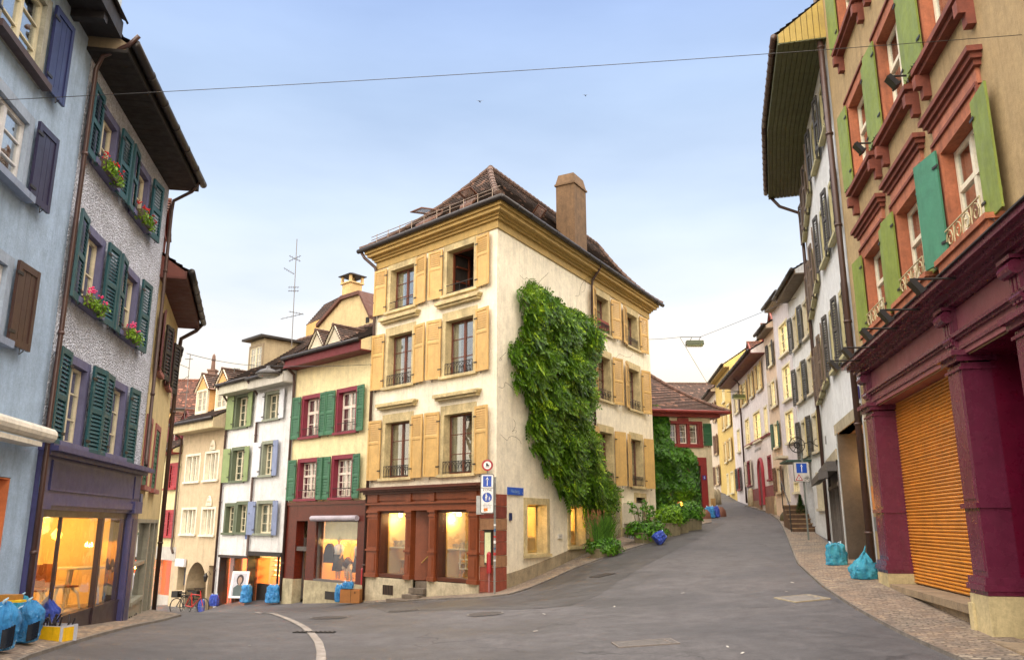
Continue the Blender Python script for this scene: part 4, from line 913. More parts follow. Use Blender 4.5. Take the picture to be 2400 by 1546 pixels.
# spray-painted scrawl on the base panel
sc_m = MB(); random.seed(5)
for k in range(7):
    a0 = .5+k*.2; sc_m.tube([L3.P(a0+.1*math.sin(q*1.3+k), -.05-.4*abs(math.sin(q*.9+k*.7))-.05, .03) for q in range(6)], .012, 4)
sc_m.build('graffiti', M('2A2622', 'plain'), sf)
h.part('sign_plate', [(.2, .5, 1.95, 2.3, .02, .05)], M('4A4E78', 'paint', .4))
ro = row_roof(h, 6.85, 3.2, 2.8, .55, tile=TILEr, soffit=M('5A2A20', 'paint', .7), fasc=.14, u0=-.1, u1=4.75, gable=M('6A2E20', 'paint'))
dormer(h, L3, 1.4, -.2, 7.3, 1.3, 1.1, .6, 2.2, M('7A2E20', 'paint'), M('6A2E22', 'paint'), TILEr)
x, y, _ = L3.P(1.9, 0, -1.6); chimney(h.root, x, y, 7.6, 10.1, .7, .7, M('9A7A50', 'stone', .9), .3)
downpipe(h, [L3.P(4.7, 6.95, .6), L3.P(4.72, 6.75, .45), L3.P(4.68, 6.5, .1), L3.P(4.66, 6.2, .08), L3.P(4.66, -.38, .08)], .055)
h.finish()
# the next roofs down the street behind it
h = House('brown roofed house peeking out behind the narrow cream house', L3, 4.7, 10, -2.2, 6.1, M('D8C8A0', 'plaster', .85, k=.8), depth=6)
h.fac = Fac(*L3.P(4.7, 0, -.35)[:2], -.45, 1); h.u0, h.u1 = 0.003, 5.0; h.faces = [(h.fac, h.u0, h.u1, h.holes)]
window(h, (1.2, 2.0, 3.6, 4.8), PINK, BONE); window(h, (1.2, 2.0, .9, 2.2), PINK, BONE)
row_roof(h, 6.1, 3, 2.4, .4, tile=TILEr, soffit=M('6A5A4A')); h.finish()
# pale blue house
BL = M('AEC8E4', 'plaster', .85, k=.88, var=.12)
h = House('pale blue rendered house with blue and violet plank shutters at the left edge', L, -9, -.02, -.6, 9.02, BL, depth=8)
PL1 = M('323C78', 'paint', .4, k=.6); PL2 = M('302A50', 'paint', .4, k=.65); PL3 = M('4A3028', 'paint', .4, k=.8)
for (z0, z1), (pm, sm) in zip(((7.42, 8.5), (5.82, 6.75), (3.9, 4.82)), ((PL1, 'E0D8B8'), (PL2, 'D8D8D8'), (PL3, 'D8D8D8'))):
    for u1 in (-1.8, -5.0):
        u0 = u1-1.15
        window(h, (u0, u1, z0, z1), M('A8B8CC', 'paint', .6, k=.85) if z0 < 7 else M('A8A89A', 'stone', .7), M(sm, 'paint', .5), tw=.14, d=.06, rows=3, cols=2, curfrac=.35, cur='b', curm=M('6A7A4A', 'cloth') if z0 > 7 else None, sillmat=M('4A3A3A', 'paint') if z0 > 7 else M('8A98B0', 'paint'), sill=.12)
        shutter(h, L, u1+.17, z0-.02, z1+.14, .56, 1, pm, 'plank', 4, n0=.05)
        shutter(h, L, u0-.17, z0-.02, z1+.14, .56, -1, pm, 'plank', 4, n0=.05)
h.holes.append((-1.75, -.78, -.6, 2.28, .35)); h.part('shop_entrance', [(-1.74, -.79, -.5, 2.26, -.3, -.25)], M('C87848', 'paint', .5)); 
h.part('niche_lining', [(-.8, -.782, -.5, 2.27, -.25, -.01), (-1.74, -.8, 2.255, 2.272, -.25, -.01)], M('D07848', 'paint', .6))
aw = MB(); aw.tube([L.P(-4.5, 2.88, .2), L.P(-.22, 2.88, .2)], .1, 12); aw.bx(L.P, -4.4, -.6, 2.7, 2.76, .02, .25); aw.build('awning_cassette', WHITE, h.root)
sb = MB(); sb.bx(L.P, -9, -.3, 9.02, 9.08, -.1, .5); sb.bx(L.P, -9, -.3, 9.08, 9.3, .4, .5)
for i in range(11): sb.bx(L.P, -8.8+i*.78, -8.65+i*.78, 8.9, 9.02, -.05, .46)
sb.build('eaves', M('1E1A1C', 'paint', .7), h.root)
rf = MB(); roof_slope(rf, L.P(-9, 9.3, .54), L.P(-.26, 9.3, .54), L.P(-9, 12.2, -2.4), L.P(-.26, 12.2, -2.4), .1, 22); roof_slope(rf, L.P(-9, 9.3, -6), L.P(-.26, 9.3, -6), L.P(-9, 12.2, -2.4), L.P(-.26, 12.2, -2.4), .1, 10); rf.build('roof', TILEd, h.root, recalc=False)
gm = MB(); gm.face([L.P(-.05, 9.0, 0), L.P(-.05, 9.0, -8), L.P(-.05, 12, -2.4)]); gm.build('gable', BL, h.root, recalc=False)
h.part('dormer', [(-1.6, -.05, 9.3, 11.3, -.3, .35)], M('B8C4CC', 'plaster'), L)
h.finish()
# ------------------------------------------------------------------ the row down the left street
PINKS = M('8A2A3E', 'paint', .5, k=.85); SHG = M('4A8460', 'paint', .55, k=.7)
h = House('pale yellow house with green shutters, crimson window frames and a red granite shop', C1, 6.27, 11.44, -2.2, 7.9, M('F2E2B0', 'plaster', .85, k=.88, var=.1), depth=8)
def cb1(x0, y0, x1, y1): return C1.box(x0, y0, x1, y1)
for b, up in (((717, 895, 747.5, 977.5), 1), ((797.7, 876, 834, 966), 1), ((704.5, 1074, 737.7, 1172), 0), ((785, 1067, 821.8, 1169.5), 0)):
    u0, u1, z0, z1 = cb1(*b); z0, z1 = ((4.95, 6.42), (2.62, 3.98))[1-up]
    w = window(h, (u0, u1, z0, z1), PINKS, M('E8D8C8', 'paint'), tw=.15, d=.2, cols=2 if up else 4, rows=3 if up else 5, cur='ab' if up else '', transom=z0+(z1-z0)*.62, sill=.08)
    railing(w, C1, u0, u1, z0, z0+.32, .03, IRON, 'bar')
    sw = .5
    for uh, dr in ((u1+.16, 1), (u0-.16, -1)): shutter(h, C1, uh, z0-.05, z1+.12, sw, dr, SHG, 'louver', 5+rnd.random()*6, pitch=.09)
GR = M('6A2A1E', 'granite', .3, k=.9)
U = lambda px, py=1300: C1.uz(px, py)[0]
Z = lambda px, py: C1.uz(px, py)[1]
d0, d1 = U(720), U(693.6); s0, s1 = U(838), U(740); zb_ = Z(790, 1364); zt_ = Z(790, 1181)
h.holes += [(6.3, 11.4, -2.0, zt_, 0)]
sf = h.part('shopfront', [(6.3, s0, zb_, zt_, -.3, .05), (s1, d0, zb_, zt_, -.3, .05), (d1, 11.4, zb_, zt_, -.3, .05), (s0, s1, Z(790, 1218), zt_, -.3, .048), (d0, d1, Z(706, 1220), zt_, -.3, .048)], GR)
h.part('cornice', [(6.3, 11.42, zt_, zt_+.12, -.1, .09)], GR, None, sf)
h.part('plinth', [(6.3, d0, -2.0, zb_-.004, -.3, .08), (d1, 11.42, -2.0, zb_-.004, -.3, .08)], M('C8BC98', 'stone', .85, k=.85), None, sf)
zt2 = Z(790, 1222)
shoproom(h, C1, s0, s1, zb_, zt2, .25, 1.5, M('E0B060', 'plain', .8), M('B88850'), sf, 40, (1, .62, .22), [(s0+.6, zt2-.75, -.8), (s1-.6, zt2-.75, -.8)])
h.part('pane', [(s0, s1, zb_+.05, zt2, -.12, -.115)], GLs, None, sf); h.part('window_frame', [(s0, s1, zb_, zb_+.07, -.16, .06), (s0, s0+.05, zb_+.07, zt2, -.16, -.05), (s1-.05, s1, zb_+.07, zt2, -.16, -.05)], M('6A6460', 'metalpaint'), None, sf)
h.part('fascia_panel', [(s0+.05, s1-.05, zt2-.62, zt2, -.35, -.3)], M('C8C090', 'paint'), None, sf)
aw = MB(); za_ = Z(790, 1214); aw.tube([C1.P(s0-.1, za_, .16), C1.P(s1+.15, za_, .16)], .1, 12); aw.build('awning_cassette', M('B8B0B8', 'metalpaint', .35), sf)
zd = Z(706, 1405)
h.part('door', [(d0, d0+.1, zd, 1.2, -.42, -.3), (d1-.1, d1, zd, 1.2, -.42, -.3), (d0+.1, d1-.1, zd, zd+.35, -.42, -.32), (d0, d1, Z(706, 1290), Z(706, 1280), -.3, -.0)], M('5A5450', 'metalpaint'), None, sf)
h.part('door_pane', [(d0+.1, d1-.1, zd+.35, Z(706, 1230), -.37, -.365)], GLs, None, sf)
shoproom(h, C1, d0, d1, zd, Z(706, 1224), .45, 1.6, M('D89040', 'plain', .8), None, sf, 10, (1, .5, .15), [((d0+d1)/2, .3, -1.0)])
h.part('cellar_grate', [(U(808), U(771), Z(790, 1405), Z(790, 1386), .081, .09)], M('2A2622', 'metalpaint'), None, sf)
row_roof(h, 7.9, 2.3, 1.55, .62, tile=TILE, soffit=M('6A1E24', 'paint', .6), fasc=.16, soffz=7.72)
for uc in (10.75, 9.5): dormer(h, C1, uc, -.4, 8.3, .8, .34, .55, 2.4, M('C8C0A8', 'paint'), M('D0C8B0', 'paint'), TILE, 1, 1)
downpipe(h, [C1.P(11.4, 7.98, .68), C1.P(11.4, 7.75, .5), C1.P(11.42, 7.5, .12), C1.P(11.42, 7.2, .09), C1.P(11.42, -1.1, .09)], .055)
h.finish()
cu_, cz_ = C1.uz(824, 700, -2.9); cz2 = C1.uz(824, 668, -2.9)[1]; x, y, _ = C1.P(cu_, 0, -2.9)
chimney(h.root, x, y, 8.2, cz2, .62, .62, M('D8B880', 'plaster', .9, k=.85), .8, 'hood')
# gable of the taller house behind the yellow one
t = thing('gable_house', 'taller plastered gable with brown verges rising behind the yellow house', 'house', C1.P(8, 8, -3.2)); GN = -2.5
gp_ = [C1.uz(x, y, GN) for x, y in ((746, 800), (746, 768), (803, 703), (846, 690), (872, 748), (872, 800))]
mb = MB(); mb.prism([C1.P(u, z, GN) for u, z in gp_], (-C1.nx*4, -C1.ny*4, 0)); mb.build('wall', M('CDB88A', 'plaster', .9, k=.85, var=.2), t)
mb = MB()
for (a, b) in ((gp_[1], gp_[2]), (gp_[3], gp_[4]), (gp_[2], gp_[3])):
    mb.hexa([C1.P((a, b)[i & 1][0], (a, b)[i & 1][1]+(.0, .16)[i >> 1 & 1], (GN+.14, GN-4.2)[i >> 2]) for i in range(8)])
mb.build('roof', M('5A382C', 'paint', .8), t)
a, b = C1.uz(858, 757, GN), C1.uz(866, 742, GN); mb = MB(); mb.bx(C1.P, b[0], a[0], a[1], b[1], GN, GN+.03); mb.build('window', DARK, t)
# tiled pitch with an open attic window left of the gable
mb = MB(); q0 = [C1.P(*C1.uz(x, y, -3.6), -3.6) for x, y in ((718, 762), (762, 742))]; q1 = [C1.P(*C1.uz(x, y, -5.0), -5.0) for x, y in ((762, 712), (806, 690))]
roof_slope(mb, q0[0], q0[1], q1[0], q1[1], 0, 10); mb.build('roof', TILE, t, recalc=False)
mb = MB(); mb.face([q0[0], q0[1], (q0[1][0], q0[1][1], 7.5), (q0[0][0], q0[0][1], 7.5)]); mb.face([q0[0], q1[0], (q1[0][0], q1[0][1], 7.5), (q0[0][0], q0[0][1], 7.5)]); mb.build('wall', M('C8A060', 'paint'), t, recalc=False)
# terrace with railing on the roofs
t = thing('roof_terrace', 'small roof terrace with a thin metal railing behind the dormers', 'terrace', C1.P(12, 9, -3))
m = MB()
for i in range(14): m.tube([C1.P(9.6+i*.28, 9.1, -2.6), C1.P(9.6+i*.28, 9.75, -2.6)], .012, 4)
m.tube([C1.P(9.6, 9.75, -2.6), C1.P(13.3, 9.75, -2.6)], .02, 4); m.tube([C1.P(9.6, 9.2, -2.6), C1.P(13.3, 9.2, -2.6)], .015, 4); m.build('railing', IRON, t)
m = MB(); m.bx(C1.P, 9.4, 13.4, 8.3, 9.05, -5, -2.5); m.build('deck', M('9A7A50'), t)
m = MB(); m.bx(C1.P, 9.4, 10.4, 9.05, 9.7, -4, -2.9); m.build('bench', M('C88A40'), t)
# grey-blue shutter house and green shutter house
WH = M('E6E6E4', 'plaster', .85, k=.86, var=.09)
SGB = M('8E9CC0', 'paint', .55, k=.8); TGR = M('9AA08C', 'paint', .6, k=.8); SGG = M('94A870', 'paint', .55, k=.8); TG2 = M('6E7A60', 'paint', .6, k=.75)
h = House('white house with grey blue shutters above the spectacles shop', C1, 11.44, 14.25, -2.4, 7.45, WH, depth=7)
for b, tr in (((628, 925, 652, 979), 'a'), ((619, 1041, 636, 1112), 'b'), ((606.8, 1180, 635.5, 1250), 'c')):
    u0, u1, z0, z1 = cb1(*b); w = window(h, (u0, u1, z0, z1), TGR, BONE, tw=.13, d=.18, rows=4 if tr == 'b' else 3, cols=2, sill=.08)
    for uh, dr in ((u1+.13, 1), (u0-.13, -1)): shutter(h, C1, uh, z0-.05, z1+.1, .48, dr, M('D8DCE0', 'paint', .5) if tr == 'a' or (tr == 'b' and dr > 0) else SGB, 'flat', 8)
u0, u1, z0, z1 = C1.box(581, 1302, 655, 1414); z0 = -1.3; z1 = Z(620, 1302)
h.holes.append((u0, u1, -2.2, z1, 0))
sf = h.part('shopfront', [(u0, u1, z1, z1+.16, -.1, .1), (u0, u1, -2.0, -.62, -.5, -.42), (u0, u0+.08, -2, z1, -.5, .02), (u1-.08, u1, -2, z1, -.5, .02), ((u0+u1)/2-.3, (u0+u1)/2-.26, -.62, z1, -.5, -.42)], M('2A2624', 'metalpaint'))
h.part('pane', [(u0+.08, u1-.08, -.62, z1, -.46, -.455)], GLs, None, sf)
shoproom(h, C1, u0, u1, -.7, z1, .5, 2.2, M('D8A848', 'plain', .8), None, sf, 110, (1, .68, .22), [((u0+u1)/2, z1-.35, -1.2)])
sh_ = MB()
for j in range(9):
    zz = -.35+j*.19; sh_.bx(C1.P, u0+.3, u1-.6, zz, zz+.015, -.9, -.75, 0)
    for i in range(11): sh_.lathe([(.001, 0), (.04, .02), (.04, .05), (.001, .07)], C1.P(u0+.4+i*(u1-u0-1.1)/10.5, zz+.02, -.82), 6, 1)
sh_.build('display_shelves', [M('7A5A28'), emit('FFE8A8', 1.2)], sf)
row_roof(h, 7.45, 3.2, 2.6, .62, tile=TILE, soffit=M('B8B4A8', 'paint', .6), fasc=.14, soffz=7.2)
downpipe(h, [C1.P(14.15, 7.5, .68), C1.P(14.2, 7.3, .4), C1.P(14.2, 6.9, .09), C1.P(14.2, .55, .09), C1.P(14.05, .4, .12)], .05)
h.finish()
h = House('white house with lime green shutters and an orange lit gallery shop', C1, 14.25, 16.95, -2.5, 7.5, WH, depth=7)
for b, tr in (((557, 932, 577, 998), 1), ((547.7, 1056, 569, 1125), 1), ((531.8, 1186, 545.5, 1248), 0), ((559, 1182, 575, 1247), 0)):
    u0, u1, z0, z1 = cb1(*b); w = window(h, (u0, u1, z0, z1), TG2, BONE, tw=.14, d=.2, rows=4, cols=2, cur='ab', sill=.06)
    if tr:
        for uh, dr in ((u1+.14, 1), (u0-.14, -1)): shutter(h, C1, uh, z0-.05, z1+.1, .5, dr, SGG, 'flat', 8)
u0, u1, z0, z1 = C1.box(516, 1308, 576, 1416); z1 = Z(545, 1306)
h.holes.append((u0, u1, -2.2, z1, 0))
sf = h.part('shopfront', [(u0, u1, z1, z1+.1, -.1, .1), (u0, u0+.07, -2, z1, -.4, .02), (u1-.07, u1, -2, z1, -.4, .02), (u0+1.25, u0+1.33, -2, z1, -.4, -.05)], M('3A302C', 'metalpaint'))
shoproom(h, C1, u0, u1, -1.7, z1, .3, 1.9, M('E89060', 'plain', .8), None, sf, 60, (1, .38, .08), [(u0+.8, z1-.35, -1.0), (u1-.6, z1-.35, -1.0)])
h.part('pane', [(u0+.07, u1-.07, -1.7, z1, -.2, -.195)], GLs, None, sf)
h.part('poster', [(u1-1.0, u1-.15, -.75, .55, -.4, -.38), ], M('E8A890', 'paint'), None, sf); h.part('figure_print', [(u1-.7, u1-.45, -.6, .0, -.379, -.375), (u1-.8, u1-.65, 0, .2, -.379, -.375)], M('6A5048', 'paint'), None, sf)
h.part('cabinet', [(u0+.1, u0+.8, -1.7, -.3, -1.2, -.8)], M('5A4A3A'), None, sf)
row_roof(h, 7.5, 3.2, 2.6, .62, tile=TILE, soffit=M('C0BCA8', 'paint', .6), fasc=.14, soffz=7.25)
h.part('house_number', [(14.35, 14.6, 1.1, 1.3, .01, .03)], M('5A6A9A', 'paint'))
dm = h
downpipe(h, [C1.P(16.85, 7.55, .68), C1.P(16.88, 7.3, .4), C1.P(16.88, 6.9, .09), C1.P(16.88, -1.6, .09)], .05)
# big flat-topped dormer above
u0, u1, z0, z1 = C1.box(589, 818, 612, 862, -.9)
mb = MB(); mb.bx(C1.P, u0-.12, u1+.12, z0-.5, z1+.35, -3.4, -.92); mb.bx(C1.P, u0-.35, u1+.4, z1+.36, z1+.46, -3.6, -.6, 1); do = mb.build('dormer', [M('A89878', 'plaster'), LEAD], h.root)
fm = MB()
for q in ((u0-.12, u0, z0-.1, z1+.12), (u1, u1+.12, z0-.1, z1+.12), (u0, u1, z1, z1+.12), (u0, u1, z0-.1, z0)): fm.bx(C1.P, *q, -.93, -.86)
fm.build('dormer_frame', M('8A7A60', 'paint'), do); sash(do, C1, u0, u1, z0, z1, -.88, BONE, 4, 3, .04)
h.finish()
# beige house with white mullioned windows and an arch
BE = M('D2BE9C', 'plaster', .85, k=.82, var=.08)
h = House('beige house with white mullioned windows, carved lunettes and an arched passage', C1, 16.95, 21.35, -2.8, 6.15, BE, depth=8)
WF = M('EDE4CC', 'paint', .5)
for b, orn in (((440, 1070, 465, 1128), 0), ((485, 1063, 509, 1124), 1), ((430, 1194, 456, 1252), 0), ((476.5, 1193, 500, 1254), 1)):
    u0, u1, z0, z1 = cb1(*b); w = window(h, (u0, u1, z0, z1), WF, WF, tw=.1, proud=.04, d=.14, rows=1, mull=False, fw=.04, cur='c', sill=.05)
    h.part('mullion', [(u0+(u1-u0)*k/3-.035, u0+(u1-u0)*k/3+.035, z0, z1, -.14, -.02) for k in (1, 2)], WF, None, w)
    if orn:
        mb = MB(); c = C1.P((u0+u1)/2, z1+.18, 0); r = .34; n = 14
        pts = [C1.P((u0+u1)/2+r*.7*math.cos(PI*k/n), z1+.14+r*1.25*math.sin(PI*k/n), .02) for k in range(n+1)]
        mb.prism(pts, (C1.nx*.03, C1.ny*.03, 0)); mb.tube([Vector(p)+Vector((C1.nx, C1.ny, 0))*.03 for p in pts], .03, 5)
        for k in range(3): mb.tube([C1.P((u0+u1)/2-.12+.12*k+.03*math.sin(q*2), z1+.2+q*.08, .07) for q in range(4)], .02, 5)
        mb.build('lunette', WF, w)
# arch opening
ua, ub, za, zb2 = C1.box(440, 1316, 479, 1420); uc = (ua+ub)/2; hw = (ub-ua)/2; zt3 = Z(459, 1316); zsp = zt3-hw*1.15
n = 12; us = [uc+hw*math.cos(PI*k/n) for k in range(n+1)]; zz = [zsp+hw*1.15*math.sin(PI*k/n) for k in range(n+1)]
h.holes.append((ua, ub, -2.6, zt3+.12, 1.8))
mb = MB()
for k in range(n):
    a, b = (us[k], zz[k]), (us[k+1], zz[k+1])
    mb.face([C1.P(a[0], a[1], .004), C1.P(b[0], b[1], .004), C1.P(b[0], zt3+.12, .004), C1.P(a[0], zt3+.12, .004)])
    mb.face([C1.P(a[0], a[1], .004), C1.P(b[0], b[1], .004), C1.P(b[0], b[1], -1.2), C1.P(a[0], a[1], -1.2)])
for u in (ua, ub): mb.face([C1.P(u, -2.4, .003), C1.P(u, zsp, .003), C1.P(u, zsp, -1.2), C1.P(u, -2.4, -1.2)])
mb.build('arch', BE, h.root, recalc=False)
h.part('passage_door', [(ua+.02, ub-.02, -2.2, zt3+.1, -1.75, -1.7)], M('B8946A', 'paint'))
du0, du1, dz0, dz1 = C1.box(490, 1324, 502, 1418); h.holes.append((du0, du1, -2.4, dz1, .5)); h.part('door', [(du0, du1, -2.4, dz1, -.45, -.4)], M('A88A5A', 'paint')); h.part('letter_plate', [(du0+.1, du1-.1, -.9, -.7, -.4, -.38)], DARK)
su0, su1, sz0, sz1 = C1.box(418, 1328, 430, 1400); h.holes.append((su0, su1, -1.2, sz1, .5)); h.part('poster', [(su0+.1, su1-.05, -1.0, 0.2, -.3, -.28)], M('4A5060', 'paint'))
mbs = MB(); mbs.bx(C1.P, su0-.05, su1+.05, sz1+.05, sz1+.38, .05, .16); so = mbs.build('shop_sign', M('D8D8DC', 'paint'), h.root)
lm = MB(); lu, lz = C1.uz(483, 1352, .2); lm.lathe([(.001, -.2), (.06, -.15), (.1, .05), (.04, .15), (.001, .2)], C1.P(lu, lz, .22), 6); lm.tube([C1.P(lu, lz+.15, .22), C1.P(lu, lz+.25, .1), C1.P(lu, lz+.1, .0)], .012, 4); lo = lm.build('wall_lantern', IRON, None)
tag(lo, 'small wall lantern beside the arch of the beige house', 'lantern'); centre(lo, C1.P(lu, lz, 0))
row_roof(h, 6.1, 3.4, 2.6, .7, tile=TILE, soffit=M('C8B890', 'paint', .6), fasc=.14, soffz=5.85)
for uc, zz_ in ((20.1, 6.75), (18.1, 6.75)): dormer(h, C1, uc, -.15, zz_, 1.15, 1.15, .65, 2.6, M('D8A868', 'plaster'), M('E8DCC0', 'paint'), TILE, 2, 3)
cu_, _z = C1.uz(486, 920, -3.0); x, y, _ = C1.P(cu_, 0, -3.2); chimney(h.root, x, y, 8.5, 9.9, .4, .4, M('6A4A38', 'stone'), 0, 'pot')
downpipe(h, [C1.P(21.3, 6.1, .75), C1.P(21.3, 5.9, .5), C1.P(21.3, 5.6, .1), C1.P(21.3, .6, .1), C1.P(21.1, .4, .1)], .05)
h.finish()
h = House('cream house with crimson shutters and a brightly lit clothes shop', C1, 21.35, 26.5, -3.2, 5.0, M('E8DCA8', 'plaster', .85, k=.84), depth=8)
for b in ((391.5, 1091, 411, 1144), (386.5, 1199, 405, 1257), (352, 1096, 372, 1148), (350, 1205, 366, 1262)):
    u0, u1, z0, z1 = cb1(*b); w = window(h, (u0, u1, z0, z1), M('A03038', 'paint', .5), BONE, tw=.1, d=.12, cur='c', sill=.1)
    for k in (0, 1): shutter(h, C1, u0 if k == 0 else u1, z0, z1, (u1-u0)*.42, 1 if k == 0 else -1, M('A03038', 'paint', .5), 'louver', 3, n0=-.02, pitch=.1, hinge=False)
u0, u1, z0, z1 = C1.box(362, 1311, 402, 1410); z1 = Z(385, 1311)
h.holes.append((u0, u1, -3, z1, 0)); sf = h.part('shopfront', [(u0, u1, -3, -1.55, -.4, -.3), (u0, u0+.06, -3, z1, -.4, 0), (u1-.06, u1, -3, z1, -.4, 0), (u0, u1, z1, z1+.6, -.05, .03)], M('B8B4AC', 'paint'))
shoproom(h, C1, u0, u1, -1.6, z1, .4, 1.9, M('E89838', 'plain', .8), None, sf, 110, (1, .5, .1), [((u0+u1)/2, z1-.3, -.9)])
h.part('pane', [(u0, u1, -1.55, z1, -.3, -.295)], GLs, None, sf)
gm_ = MB()
for i in range(5):
    gm_.lathe([(.001, 0), (.2, .02), (.18, .5), (.22, .8), (.1, .95), (.001, 1.0)], C1.P(u0+.35+i*.42, -1.2+.25*(i % 2), -.8-.2*(i % 3)), 8, i % 3)
gm_.build('garments', [M('E8A020', 'cloth'), M('C86010', 'cloth'), M('F0D070', 'cloth')], sf)
row_roof(h, 5.0, 3.2, 2.4, .5, tile=TILE, soffit=M('8A2A24', 'paint', .6), fasc=.14)
for uc in (22.35, 20.95+.0): dormer(h, C1, uc if uc > 21.4 else 23.9, -.5, 5.5, 1.0, 1.0, .6, 2.4, M('7A3A34', 'paint'), M('6A2A30', 'paint'), TILEr, 2, 3)
h.finish()
# far roofs beyond, at the lower end of the left street
for (px, py, dpt, w_, hh, lab, mm, rz) in ((418, 945, 62, 7, 4, 'distant house with an orange lit gable above the dormers', 'E0B870', .4), (392, 985, 70, 9, 3.2, 'distant white house with a brown roof at the end of the left street', 'D8D8DC', -.2)):
    r_, q_ = ray(px, py); x, y, zt = r_*dpt, dpt, EYE+q_*dpt; f_ = Fac(x-w_/2, y, 30 if rz > 0 else 20, 1)
    h = House(lab, f_, 0, w_, -4, zt-.6, M(mm, 'plaster', k=.85), depth=7)
    window(h, (w_*.2, w_*.2+1, zt-3, zt-1.4), BONE, BONE); window(h, (w_*.6, w_*.6+1, zt-3, zt-1.4), BONE, BONE)
    row_roof(h, zt-.6, 3.2, hh*.7, .4, tile=TILEr); h.finish()
# ------------------------------------------------------------------ right side
SAND = M('BE724E', 'stone', .75, k=.85, sc_=.8); SANDD = M('8C4A38', 'stone', .75, k=.85); OCW = M('B29A70', 'plaster', .9, k=.88, var=.3, sc_=1.6)
LIME = M('8C9E3C', 'paint', .55, k=.78, var=.16); TURQ = M('4A9070', 'paint', .55, k=.8, var=.15); MA = M('6C2842', 'paint', .28, k=.85, var=.1); MAF = M('96525C', 'paint', .4, k=.85, var=.12); MAD = M('66102E', 'paint', .3, k=.9)
h = House('tall ochre house with orange sandstone windows and lime shutters over a maroon shopfront', R, -13, 5.85, -.6, 17, OCW, depth=9, name='tall_house')
for ri, (z0, z1) in enumerate(((5.68, 7.22), (9.12, 10.75), (12.6, 14.0))):
    for uc in (3.36, .81, -1.74):
        if ri == 0 and uc < -4.3: continue
        w = window(h, (uc-.7, uc+.7, z0, z1), SAND, M('EDE6CC', 'paint', .45), tw=.24, proud=.07, d=.15, rows=1, cols=2, fw=.07, transom=z0+(z1-z0)*.58, sill=0, cur='c', head=.0)
        h.part('moulding', [(uc-.98, uc-.94, z0, z1+.22, .07, .1), (uc+.94, uc+.98, z0, z1+.22, .07, .1), (uc-.98, uc+.98, z1+.22, z1+.27, .07, .105)], SANDD, None, w)
        if ri == 0:
            h.part('frieze', [(uc-.94, uc+.94, z1+.27, z1+.5, -.02, .06)], M('CC8060', 'stone', k=.85), None, w)
            h.part('pediment', [(uc-1.02, uc+1.02, z1+.5, z1+.58, 0, .1), (uc-1.07, uc+1.07, z1+.58, z1+.66, 0, .15), (uc-1.12, uc+1.12, z1+.66, z1+.74, 0, .2)], SANDD, None, w)
            h.part('sill', [(uc-1.0, uc+1.0, z0-.3, z0-.16, 0, .2), (uc-1.05, uc+1.05, z0-.16, z0-.08, 0, .24)], SAND, None, w)
            railing(w, R, uc-.7, uc+.7, z0-.05, z0+.28, .14, M('B8AC84', 'metalpaint'), 'scroll')
        else:
            h.part('sill', [(uc-1.02, uc+1.02, z0-.42, z0-.34, 0, .15), (uc-1.08, uc+1.08, z0-.34, z0-.25, 0, .22)], SANDD, None, w)
            for s_ in (-1, 1): h.part('bracket', [(uc+s_*.98-.08, uc+s_*.98+.08, z0-.8, z0-.42, 0, .12), (uc+s_*.98-.08, uc+s_*.98+.08, z0-.62, z0-.42, .12, .22)], SANDD, None, w)
        shutter(h, R, uc+.74, z0-.12, z1+.08, .64, 1, TURQ if (ri == 0 and uc == -1.74) else LIME, 'flat', 13 if (ri == 0 and uc == -1.74) else 4, n0=.1)
        shutter(h, R, uc-.74, z0-.12, z1+.08, .6, -1, LIME, 'flat', 3, n0=.08)
# maroon shopfront
pl_ = [(4.5, 5.2), (-.85, -.25), (-3.4, -2.8), (-8.6, -8.0)]
h.holes += [(-.25, 4.5, .5, 4.1, 0), (-2.8, -.85, .2, 4.1, 0), (-8.0, -3.4, .9, 4.1, 1.5)]
sf = h.part('shopfront', [(-9, 5.22, 4.12, 4.43, -.3, .05), (-9, 5.22, 4.43, 4.85, -.05, .03)], MAF)
for a, b in pl_:
    h.part('pilaster', [(a, b, .98, 4.0, -.36, .1), (a+.07, b-.07, 2.05, 3.9, .1, .115), (a+.07, b-.07, 1.06, 1.88, .1, .115), (a-.03, b+.03, 1.92, 1.99, -.3, .15), (a-.03, b+.03, 3.9, 3.94, -.36, .14), (a-.05, b+.05, 4.02, 4.1, -.38, .17), (a-.09, b+.09, 4.1, 4.18, -.4, .24), (a-.05, b+.05, .88, .98, -.38, .16), (a-.07, b+.07, .8, .88, -.4, .19), (a-.05, b+.05, .74, .8, -.38, .15)], MA, None, sf)
    h.part('pedestal', [(a-.05, b+.05, -.4, .735, -.42, .16), (b-.1, b+.06, -.4, .6, .16, .2) if a < 4 else (a, a+.1, -.4, .4, .16, .19)], M('D8C898', 'stone', .8, k=.85, sc_=.6), None, sf)
    c_ = (a+b)/2; cm_ = MB()
    cm_.bx(R.P, c_-.17, c_+.17, 4.24, 4.86, .03, .1)
    for k in range(3): cm_.bx(R.P, c_-.15+k*.11, c_-.08+k*.11, 4.3, 4.7, .1, .14)
    cm_.tube([R.P(c_-.18, 4.72, .17), R.P(c_+.18, 4.72, .17)], .09, 12); cm_.tube([R.P(c_-.19, 4.72, .17), R.P(c_+.19, 4.72, .17)], .04, 10); cm_.tube([R.P(c_-.16, 4.38, .12), R.P(c_+.16, 4.38, .12)], .05, 10)
    cm_.bx(R.P, c_-.2, c_+.2, 4.82, 4.87, .03, .24)
    cm_.build('console', MA, sf)
h.part('architrave', [(-9, 5.24, 4.2, 4.25, .05, .08), (-9, 5.24, 4.36, 4.4, .05, .1), (-9, 5.24, 4.4, 4.45, .03, .14)], MA, None, sf)
